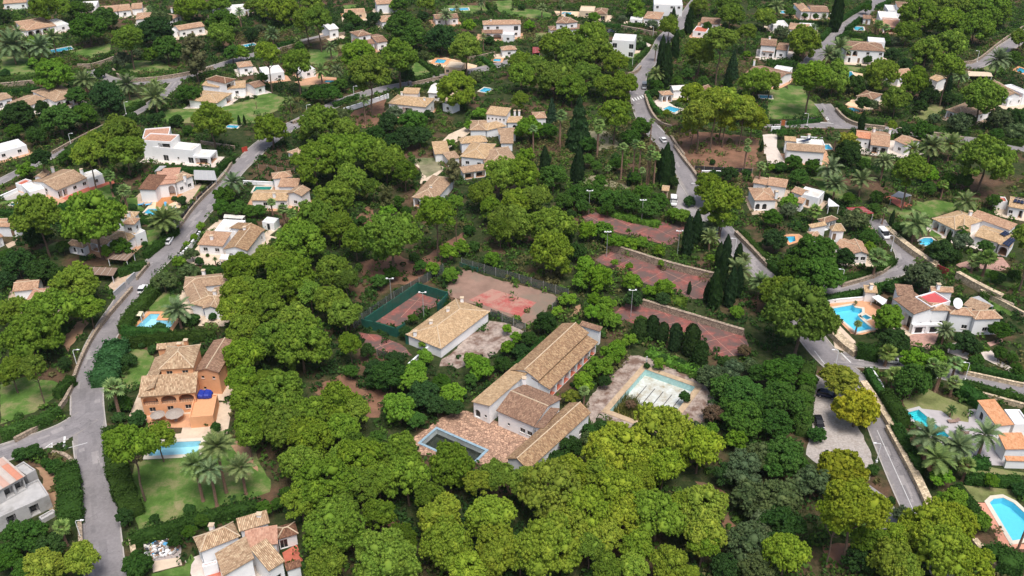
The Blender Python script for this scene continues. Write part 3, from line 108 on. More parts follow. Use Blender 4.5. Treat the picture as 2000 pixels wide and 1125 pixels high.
 'fan':[(111.6,305.5,3.6,5.9,1,0,2,98),(149.8,309.4,3.2,5.3,1,0,3,47),(-117.9,261.0,5.0,6.8,2,1,0,7),(-125.4,269.7,4.6,7.6,2,0,0,7),(-66.8,247.6,4.5,7.0,3,1,3,9),(-64.2,246.7,3.8,6.1,3,2,3,9),(-72.0,255.3,3.5,5.4,3,0,3,9),(89.4,251.0,5.0,4.8,1,0,1,52),(97.1,219.5,7.1,6.8,1,0,1,53),(127.1,220.6,5.7,6.2,3,2,3,54),(124.6,222.1,4.6,4.1,3,0,3,54),(126.9,223.5,4.6,4.1,3,1,3,54),(110.0,250.8,2.3,4.9,1,0,0,123),(134.1,268.0,3.3,5.3,1,0,2,123),(-84.7,160.7,5.6,8.2,1,0,3,114),(15.6,163.6,2.8,5.1,1,0,1,0),(86.8,179.3,5.0,4.2,3,0,1,83),(85.1,169.9,4.9,4.9,3,1,1,83),(94.5,172.9,3.8,5.6,3,2,1,83),(95.3,169.9,4.1,6.3,4,0,2,122),(100.2,174.0,4.1,4.9,4,3,2,122),(97.5,167.9,4.0,4.1,4,2,2,122),(94.7,169.4,3.2,6.0,4,1,2,122),(84.0,192.3,2.5,3.5,1,0,3,93),(-81.3,123.6,3.9,4.8,1,0,3,4),(89.1,140.5,4.2,4.6,1,0,0,58),(91.5,122.0,2.9,12.1,1,0,2,95)],
 'fruit':[(134.2,295.4,6.2,5.6,2,0,1,51),(140.1,294.8,9.1,6.8,2,1,1,51),(147.8,297.4,8.2,6.5,1,0,3,47)],
 'gum':[(-128.9,377.2,12.9,19.8,1,0,3,19),(-37.3,254.2,5.9,10.7,1,0,3,78),(-18.6,273.3,6.3,11.2,1,0,3,26)],
 'lite':[(-180.0,361.9,15.3,15.1,3,1,3,105),(-203.9,394.3,4.9,5.2,1,0,0,105),(-198.6,393.4,4.9,5.2,3,0,3,105),(-193.4,395.6,4.7,4.9,3,2,3,105),(-155.6,401.2,7.9,8.0,1,0,3,19),(-117.8,403.9,7.3,7.5,1,0,2,22),(-215.3,422.2,5.8,6.0,1,0,3,16),(-11.9,334.0,5.5,5.7,1,0,3,108),(-15.6,323.9,3.7,4.0,1,0,2,26),(-59.6,482.5,5.9,6.1,1,0,1,34),(-56.8,315.3,5.5,5.7,1,0,2,78),(-21.6,307.0,4.0,4.3,1,0,0,26),(-20.3,446.8,6.8,6.9,1,0,1,63),(5.8,313.4,9.2,9.3,2,1,1,26),(8.4,448.9,5.5,5.8,1,0,1,27),(60.9,472.9,9.8,9.8,2,0,2,31),(39.8,461.7,6.3,6.5,1,0,3,30),(62.4,467.6,5.7,5.9,2,1,2,31),(91.8,474.7,4.5,4.8,1,0,1,62),(102.7,407.1,3.9,4.2,1,0,0,39),(-157.7,281.7,6.3,6.5,1,0,3,65),(-90.9,245.8,2.8,3.2,3,2,0,6),(-91.1,239.5,2.3,2.7,3,1,0,6),(-92.2,235.6,2.1,2.5,3,0,0,6),(-90.6,224.0,3.8,4.2,1,0,2,5),(-112.5,230.0,3.9,4.2,1,0,3,12),(-17.5,228.0,5.3,5.6,3,0,1,124),(-21.4,220.0,4.1,4.4,1,0,3,124),(-14.3,231.7,4.7,4.9,3,2,1,124),(-5.4,224.3,5.3,5.5,1,0,2,68),(-15.9,239.2,5.1,15,1,0,0,86),(-37.2,252.7,5.8,6.0,1,0,2,124),(-28.7,267.8,2.8,3.2,1,0,3,78),(-16.1,216.9,4.5,4.7,3,1,1,124),(21.9,240.2,6.1,6.3,2,0,0,69),(26.0,240.1,6.3,6.5,2,1,0,69),(22.7,211.5,8.5,8.6,5,1,0,70),(31.3,211.8,5.6,5.8,5,4,0,70),(35.7,209.0,3.8,4.1,3,1,3,70),(39.5,209.1,5.5,5.7,3,2,3,70),(29.2,234.3,5.5,5.7,3,0,3,69),(33.3,233.6,4.3,4.6,3,1,3,69),(36.5,234.7,4.0,4.3,3,2,3,69),(40.9,230.0,3.9,4.2,2,0,2,70),(50.3,249.5,5.3,5.6,2,1,3,85),(47.8,251.7,5.0,5.2,2,0,3,85),(53.7,223.5,2.5,5.0,1,0,1,70),(28.0,224.8,2.4,2.8,5,2,0,70),(31.9,223.1,2.3,2.6,5,3,0,70),(19.8,220.3,5.6,5.8,5,0,0,70),(18.2,212.9,5.1,5.3,5,2,1,68),(40.7,224.7,2.1,2.5,2,1,2,70),(4.6,293.6,6.5,6.7,2,0,1,26),(133.6,278.1,6.7,6.8,2,0,2,123),(84.1,258.5,5.5,5.7,1,0,3,52),(99.6,231.6,3.9,4.3,1,0,1,53),(136.3,273.0,3.7,4.0,2,1,2,123),(85.8,287.8,2.5,2.9,1,0,0,50),(-23.8,158.0,7.4,7.6,2,0,1,125),(-22.5,168.5,6.8,6.9,2,1,1,125),(-12.9,164.3,5.6,5.9,1,0,2,120),(-20.1,179.1,4.2,4.5,1,0,3,1),(-7.2,173.5,6.2,6.3,2,1,3,119),(-1.1,183.1,3.9,4.2,2,0,1,119),(-1.2,192.0,2.8,3.2,1,0,2,119),(-21.6,174.6,4.4,4.7,1,0,0,119),(-9.6,178.9,3.6,3.9,2,0,3,119),(-21.3,185.8,2.4,2.8,1,0,0,1),(23.3,178.9,6.0,6.2,2,0,2,87),(19.8,173.8,6.5,6.6,2,1,1,0),(15.8,169.0,5.2,5.4,2,0,1,0),(28.0,186.4,4.0,4.3,4,3,0,71),(24.8,194.2,4.7,5.0,4,1,0,71),(22.3,197.0,3.5,3.8,4,0,0,71),(23.6,200.7,5.2,5.4,3,0,3,70),(20.0,198.3,4.2,4.5,5,3,1,68),(14.2,204.1,4.6,4.9,5,1,1,68),(56.2,199.0,3.7,4.0,1,0,1,71),(11.3,199.7,3.2,3.6,5,0,1,68),(20.9,205.2,3.6,3.9,5,4,1,68),(34.0,177.7,3.0,3.3,2,1,2,87),(25.1,183.8,3.6,4.0,4,2,0,71),(1.0,188.2,3.1,3.4,2,1,1,119),(91.5,192.6,7.8,7.9,1,0,1,93),(92.1,176.2,6.8,7.0,1,0,1,83),(98.0,178.9,4.5,4.7,1,0,3,56),(103.6,175.8,2.6,3.0,1,0,2,122),(45.8,149.6,4.8,5.0,1,0,0,121),(41.7,154.1,3.0,3.3,1,0,1,87),(83.7,138.8,4.5,4.8,1,0,3,94),(84.0,132.8,4.6,4.9,4,1,0,95),(86.5,127.0,4.0,4.3,4,3,0,95),(84.3,126.9,3.6,3.9,4,2,0,95),(82.0,133.7,2.7,3.1,4,0,0,95),(93.6,138.4,3.0,3.4,1,0,2,95)],
 'olive':[(-167.7,453.8,10.7,9.0,1,0,2,18),(-165.2,394.0,8.3,7.2,1,0,1,105),(-164.2,407.3,5.1,4.8,1,0,3,18),(-212.7,478.4,7.2,6.4,1,0,2,61),(-43.6,332.5,7.2,6.4,1,0,0,25),(-14.8,375.9,5.6,5.2,1,0,2,108),(-38.3,404.5,5.1,4.8,1,0,0,107),(-63.2,331.6,6.7,6.0,1,0,2,78),(-37.4,330.7,6.2,5.6,1,0,3,25),(-118.8,445.4,4.9,4.7,1,0,1,23),(67.1,451.3,5.6,5.2,1,0,1,31),(53.8,461.5,5.0,4.8,1,0,0,31),(15.3,418.6,4.0,4.0,1,0,3,28),(124.5,434.9,7.8,6.9,1,0,0,42),(154.9,328.9,5.2,4.9,1,0,0,47),(160.5,321.3,8.9,7.7,1,0,3,47),(176.6,324.8,9.5,8.1,2,0,1,47),(178.3,315.0,7.4,6.5,2,1,1,47),(173.6,425.3,5.3,5.0,1,0,1,43),(152.5,428.8,4.1,4.1,1,0,3,102),(136.4,342.9,5.4,5.0,1,0,1,49),(-90.8,212.0,6.4,5.8,1,0,0,5),(-85.3,216.9,6.0,5.5,1,0,2,5),(-88.3,228.2,4.1,4.1,1,0,0,6),(-104.7,248.4,4.6,4.4,1,0,3,91),(99.9,245.9,8.0,7.0,1,0,2,53),(107.0,211.9,9.9,8.4,1,0,3,96),(126.3,234.1,5.8,5.4,1,0,0,54),(82.6,254.0,5.4,5.1,1,0,3,52),(44.3,171.1,6.1,5.6,1,0,1,87),(50.0,173.6,5.3,4.9,2,0,3,71),(37.9,152.2,5.1,4.8,3,2,3,87),(54.6,175.8,4.1,4.1,2,1,3,71),(37.4,151.0,4.0,4.0,3,1,3,87),(45.1,139.0,8.6,7.5,5,0,1,76),(44.8,131.3,8.3,7.2,5,2,1,76),(49.6,143.4,6.7,6.0,1,0,0,72),(41.7,119.5,8.8,7.6,5,1,1,76),(46.1,125.6,6.6,6.0,5,3,1,76),(42.6,115.2,6.7,6.1,1,0,3,76),(15.7,150.6,3.4,3.6,1,0,3,0),(19.5,148.4,3.7,3.8,3,0,3,87),(49.6,130.8,9.5,8.2,2,0,3,72),(57.6,135.6,7.7,6.8,2,1,3,72),(72.5,128.6,4.1,4.1,1,0,0,95),(47.6,127.1,6.2,5.7,5,4,1,76)],
 'pine':[(-161.1,393.9,13.7,18.3,1,0,3,17),(-129.0,419.1,12.9,11.7,1,0,1,19),(-224.3,456.4,14.8,15.3,1,0,1,60),(-102.6,305.5,13.9,16.0,1,0,3,111),(-132.4,302.3,14.4,12.5,2,0,0,8),(-138.0,292.3,12.2,11.4,2,1,2,11),(-156.5,465.8,15.5,13.0,1,0,1,18),(-145.6,474.6,13.1,11.8,1,0,2,23),(-218.8,462.3,9.7,11.7,1,0,0,61),(-128.5,473.7,9.8,10.1,3,0,1,23),(-92.2,424.8,13.3,17.6,1,0,0,66),(-85.5,418.7,13.9,19.5,2,1,2,66),(-96.0,365.0,10.6,19.7,1,0,2,22),(-83.8,361.0,13.3,18.2,1,0,2,64),(-61.3,371.5,13.5,17.7,2,0,3,24),(-52.4,338.0,14.9,21.7,2,1,3,24),(-45.1,369.8,16.0,18.6,1,0,1,24),(-19.0,382.4,13.8,17.2,1,0,1,107),(-21.0,345.6,14.5,12.6,1,0,1,36),(-83.2,307.7,13.0,11.7,1,0,2,10),(-66.7,310.6,15.6,13.1,2,0,2,78),(-57.4,308.5,10.5,10.4,2,1,2,78),(-110.0,458.2,15.9,13.3,3,2,1,23),(-119.2,467.1,12.9,11.7,3,1,1,23),(-43.1,476.3,9.8,10.1,1,0,0,106),(-98.8,475.9,10.5,10.4,2,0,2,66),(18.7,400.2,14.7,12.7,1,0,2,80),(33.2,406.7,17.8,14.3,2,0,0,29),(35.2,386.4,16.5,13.6,2,1,0,29),(25.5,384.8,15.9,13.3,2,0,1,80),(16.6,358.9,16.6,13.6,2,0,3,80),(3.8,364.1,11.5,11.0,2,0,0,80),(3.4,381.5,10.8,10.6,1,0,3,32),(10.6,378.4,9.7,10.0,2,1,0,80),(42.6,379.5,11.3,10.9,1,0,3,29),(29.1,361.9,13.0,11.8,2,1,1,80),(42.0,350.7,13.2,11.8,2,0,2,73),(36.4,353.4,10.2,10.3,2,0,0,73),(35.8,311.6,11.1,15.0,2,1,0,73),(3.1,339.3,7.4,8.8,1,0,1,108),(23.0,349.4,12.6,11.6,2,1,3,80),(23.1,418.0,10.5,10.5,1,0,3,28),(46.3,361.2,6.2,8.2,2,1,2,73),(77.7,385.0,13.9,14.7,2,0,3,38),(83.3,374.8,13.6,23.4,2,1,3,38),(103.9,452.0,13.8,12.2,1,0,1,38),(103.4,414.7,8.0,12.9,1,0,2,39),(120.0,451.2,10.6,10.5,2,0,0,104),(72.3,435.3,10.3,10.4,1,0,1,31),(94.6,356.7,13.9,12.2,1,0,0,40),(107.7,478.2,11.2,10.8,1,0,2,38),(92.2,471.2,9.7,10.1,1,0,1,62),(126.8,405.2,16.9,13.8,1,0,3,42),(110.6,339.4,14.6,20.6,2,0,0,100),(126.1,359.9,14.0,12.3,2,1,0,100),(146.0,364.8,13.9,12.2,1,0,1,100),(143.3,338.2,10.5,10.5,1,0,1,49),(156.9,355.8,12.0,11.3,1,0,3,48),(188.7,401.8,15.6,13.1,2,1,3,81),(174.8,392.7,14.5,12.5,2,0,2,48),(165.3,349.6,12.1,20.4,2,1,2,48),(169.9,328.4,15.6,17.1,1,0,0,46),(210.4,428.4,15.9,13.3,3,0,1,81),(191.1,447.0,19.4,15.1,1,0,1,45),(203.0,439.4,15.9,13.3,2,0,3,81),(228.0,458.1,21.1,16.0,3,1,1,81),(209.9,470.5,16.3,13.5,2,0,2,81),(218.6,465.5,16.1,13.4,2,1,2,81),(233.4,455.0,12.6,11.6,3,2,1,81),(225.7,416.5,9.3,9.8,1,0,2,101),(133.8,315.0,4.1,7.2,1,0,2,51),(101.6,360.1,9.3,9.8,1,0,3,40),(121.6,448.3,6.8,8.5,2,1,0,104),(178.6,425.8,11.9,11.2,1,0,1,44),(-129.3,231.1,12.6,16.9,1,0,1,110),(-113.7,229.6,16.2,17.8,1,0,2,12),(-109.7,204.1,12.0,11.3,3,1,1,14),(-124.8,284.0,13.0,13.7,2,1,0,8),(-130.2,269.7,10.7,18.1,2,0,2,11),(-69.9,212.8,9.6,10.0,3,0,3,6),(-66.4,202.3,7.8,9.1,4,2,1,5),(-62.7,277.4,14.0,12.3,1,0,1,10),(-51.9,284.1,17.1,13.9,2,1,3,78),(-40.4,279.6,13.9,12.2,2,1,1,78),(-59.2,290.3,11.3,10.9,1,0,0,78),(-49.7,265.7,12.1,11.3,2,0,3,78),(-53.2,253.5,11.1,10.8,1,0,1,9),(-49.1,237.1,10.2,10.3,2,1,3,9),(-55.7,239.9,12.6,11.5,2,0,3,9),(-57.0,224.9,14.7,12.6,1,0,1,6),(-64.1,217.8,9.8,10.1,3,1,3,6),(-46.3,210.6,10.3,10.3,2,0,0,124),(-56.4,206.9,14.2,12.4,3,2,3,6),(-31.8,219.5,15.7,18.0,2,0,2,124),(-42.9,228.6,8.8,9.6,2,1,0,124),(-20.7,229.6,11.8,18.6,2,1,2,124),(-9.2,258.0,8.3,9.3,2,0,0,86),(-3.2,269.4,13.1,11.8,2,0,3,26),(-1.0,237.5,12.1,11.3,2,0,3,86),(-46.1,290.3,11.3,10.9,2,0,1,78),(-6.2,249.2,6.9,8.6,2,1,0,86),(2.5,269.5,12.7,11.6,2,1,3,26),(6.9,253.8,10.1,10.3,2,1,2,86),(11.5,235.6,13.2,11.9,1,0,1,86),(10.5,220.1,12.5,11.5,1,0,2,68),(1.5,237.9,10.5,10.4,2,1,3,86),(1.6,252.1,9.7,10.0,2,0,2,86),(59.9,262.6,9.2,9.8,2,0,1,85),(59.6,241.6,13.2,16.1,1,0,0,52),(60.2,242.0,7.5,8.9,2,1,1,85),(119.1,260.1,11.4,17.0,1,0,3,51),(147.1,271.7,15.9,16.9,1,0,3,47),(132.6,211.5,10.1,19.4,1,0,1,54),(66.6,201.4,9.2,9.8,1,0,0,93),(-120.8,192.7,8.4,9.4,1,0,0,14),(-110.1,191.8,12.7,11.6,3,0,1,14),(-110.4,179.7,12.6,11.6,1,0,3,14),(-110.5,169.0,7.4,8.8,2,0,2,115),(-103.1,194.6,6.9,8.6,3,2,1,14),(-102.8,165.0,5.7,11.8,2,1,2,115),(-66.8,193.2,9.0,9.7,4,0,1,5),(-62.4,184.5,8.0,9.2,3,1,0,77),(-60.1,173.9,9.1,9.7,3,0,0,77),(-58.7,165.4,7.7,9.0,2,0,1,2),(-55.9,157.3,8.3,9.3,2,1,1,2),(-53.2,150.6,7.9,9.1,2,1,1,89),(-68.4,200.9,8.5,9.4,4,1,1,5),(-44.1,196.8,9.4,9.9,2,0,0,67),(-40.3,191.5,8.2,9.3,2,1,0,67),(-51.0,187.6,10.1,10.3,3,1,2,77),(-47.9,176.9,12.7,11.6,2,0,1,77),(-54.9,180.3,9.3,9.9,3,2,0,77),(-58.8,192.0,9.1,9.7,3,0,2,77),(-61.7,200.8,8.9,9.6,4,3,1,5),(-50.3,201.2,7.1,8.7,3,2,2,77),(-49.3,158.5,12.0,11.3,3,0,0,125),(-54.0,165.9,4.9,7.6,1,0,3,77),(-36.3,156.1,9.8,10.1,5,2,3,125),(-40.7,152.1,9.6,10.0,3,2,0,125),(-32.7,154.3,6.8,8.5,5,4,3,125),(-43.2,147.4,9.3,9.8,5,0,3,125),(-37.2,179.3,6.0,8.1,2,1,1,77),(-70.8,135.0,9.5,17.2,2,0,0,89),(-70.7,146.2,6.6,8.4,2,1,0,89),(-52.9,146.9,6.2,8.2,2,0,1,89),(-45.6,148.3,10.6,10.5,3,1,0,125),(-39.1,145.7,8.3,9.3,5,1,3,125),(-33.8,148.4,7.5,8.9,5,3,3,125),(-40.7,138.6,8.0,9.2,5,0,0,75),(-29.4,138.7,9.8,10.1,3,1,2,75),(-21.7,140.6,9.9,10.2,1,0,0,88),(-34.5,131.9,12.2,11.3,5,2,0,75),(-38.8,128.3,7.1,8.7,5,1,0,75),(-19.7,133.8,9.6,10.0,1,0,1,75),(-11.9,137.5,9.8,10.1,2,0,3,88),(-2.7,135.2,7.3,8.8,2,1,3,88),(-31.7,120.6,11.5,11.0,4,0,3,75),(-26.0,119.3,4.3,7.2,4,1,3,75),(-24.1,125.3,6.1,8.2,4,2,3,75),(-21.7,113.2,11.0,10.7,4,3,3,75),(-31.9,112.9,8.1,9.2,1,0,1,3),(-28.6,132.6,7.5,8.9,5,4,0,75),(-25.2,134.4,7.6,8.9,3,2,2,75),(-32.9,141.1,6.6,8.4,3,0,2,75),(-30.7,126.7,6.5,8.4,5,3,0,75),(2.1,133.9,6.1,8.2,1,0,2,74),(26.0,124.1,10.6,10.5,4,2,3,76),(21.8,117.0,7.2,8.8,4,1,3,76),(13.5,117.5,6.2,8.2,1,0,1,74),(16.2,112.6,6.0,8.1,4,0,3,76),(33.5,118.7,6.5,8.4,4,3,3,76),(62.9,118.3,6.7,8.5,2,0,0,95),(66.4,112.2,6.8,8.5,2,1,0,95)],
 'wash':[(16.7,307.9,4.8,12.8,1,0,3,80),(7.3,305.5,3.9,8.8,1,0,1,26),(29.6,304.9,4.9,10.8,1,0,0,73),(48.8,312.8,2.7,8.7,1,0,0,109),(24.6,479.4,4.0,6.1,1,0,0,30),(77.6,291.7,3.1,9.6,2,1,1,113),(171.6,441.8,4.9,6.1,2,1,0,44),(174.5,440.7,4.9,5.1,1,0,3,44),(171.1,444.0,4.3,6.1,2,0,0,44),(144.5,482.0,2.7,5.8,1,0,2,104),(35.5,282.4,3.8,11.8,6,0,2,84),(39.5,283.5,4.0,12.3,6,1,2,84),(41.1,281.9,3.8,12.5,6,2,2,84),(44.1,279.3,3.7,12.2,6,3,2,84),(45.3,276.2,3.5,11.2,6,5,2,84),(43.4,278.8,3.0,9.8,6,4,2,84),(31.4,285.1,3.0,3.2,1,0,0,84),(41.7,278.8,2.7,5.3,1,0,3,84),(45.3,277.7,2.5,6.0,1,0,1,84),(29.0,299.6,3.7,10.5,1,0,3,73),(77.0,288.9,3.3,8.3,2,0,1,113),(78.0,273.7,4.0,9.0,1,0,0,50)],
 'yellow':[(72.7,157.3,9.4,8.0,1,0,2,121),(63.9,138.4,9.5,8.1,1,0,3,72)],
 'yolive':[(115.7,304.6,7.6,6.7,1,0,1,98),(13.1,164.3,3.9,4.0,1,0,1,0),(71.7,167.1,9.2,7.9,1,0,3,83)],
 'ypine':[(63.3,319.2,10.4,18.5,1,0,3,37),(63.7,303.7,12.3,18.6,1,0,1,109),(68.9,306.7,12.2,21.8,1,0,1,37),(72.7,311.6,12.2,15.0,2,0,2,79),(79.4,309.1,10.5,16.8,2,0,1,79),(85.2,331.6,9.6,10.0,1,0,0,103),(83.7,311.6,9.8,13.1,2,1,1,79),(62.6,309.1,8.3,10.9,2,1,3,109),(73.6,309.1,9.7,19.9,2,1,2,79),(56.2,328.1,3.1,6.6,2,0,3,109),(-73.8,114.7,6.1,8.2,1,0,0,117),(-79.5,112.8,6.8,8.5,1,0,3,4),(-6.1,133.7,5.5,7.9,1,0,3,88),(-12.9,124.4,8.9,9.6,1,0,1,75),(-3.8,124.4,8.9,9.6,2,1,0,74),(-11.3,117.2,8.8,9.6,2,0,0,74),(-2.7,115.8,10.1,10.3,4,1,3,74),(-7.3,112.5,6.8,8.5,4,0,3,74),(7.5,128.8,12.8,11.7,2,0,2,74),(20.7,140.7,13.3,11.9,3,0,3,87),(30.0,146.1,12.4,11.4,3,1,3,87),(36.8,142.8,9.7,10.1,3,2,3,87),(29.1,137.8,8.3,9.3,2,1,2,76),(19.6,128.9,11.4,10.9,5,3,0,76),(13.8,124.8,10.9,10.7,5,0,0,76),(20.4,123.8,8.6,9.5,5,4,0,76),(10.9,121.4,9.0,9.7,1,0,1,74),(34.5,126.4,9.6,10.0,3,1,1,76),(34.1,119.5,8.1,9.2,4,3,3,76),(5.9,116.0,11.2,10.8,4,3,3,74),(1.4,116.2,6.7,8.5,4,2,3,74),(26.7,113.1,6.8,8.5,4,1,3,76),(30.3,112.1,2.9,6.5,4,2,3,76),(20.9,112.7,5.5,7.9,4,0,3,76),(16.9,136.0,7.6,9.0,5,1,0,76),(23.3,134.6,7.3,8.8,2,0,2,76),(11.5,136.1,7.1,8.7,2,1,2,74),(31.1,126.7,6.7,8.5,3,0,1,76),(16.3,119.7,6.8,8.5,5,2,0,76),(58.6,118.4,11.3,18.7,2,1,3,72),(55.8,118.4,7.2,14.9,2,0,3,72),(47.2,115.7,8.2,9.3,3,2,1,76),(74.1,119.8,11.4,10.9,6,3,0,95),(73.5,115.3,12.0,11.2,6,4,0,95),(64.9,113.8,8.7,9.5,6,0,0,95),(80.0,122.9,7.2,8.7,6,5,0,95),(68.2,119.9,5.2,7.7,6,1,0,95),(71.2,119.4,6.2,8.2,6,2,0,95),(77.9,113.1,7.3,8.8,1,0,3,95)],
}
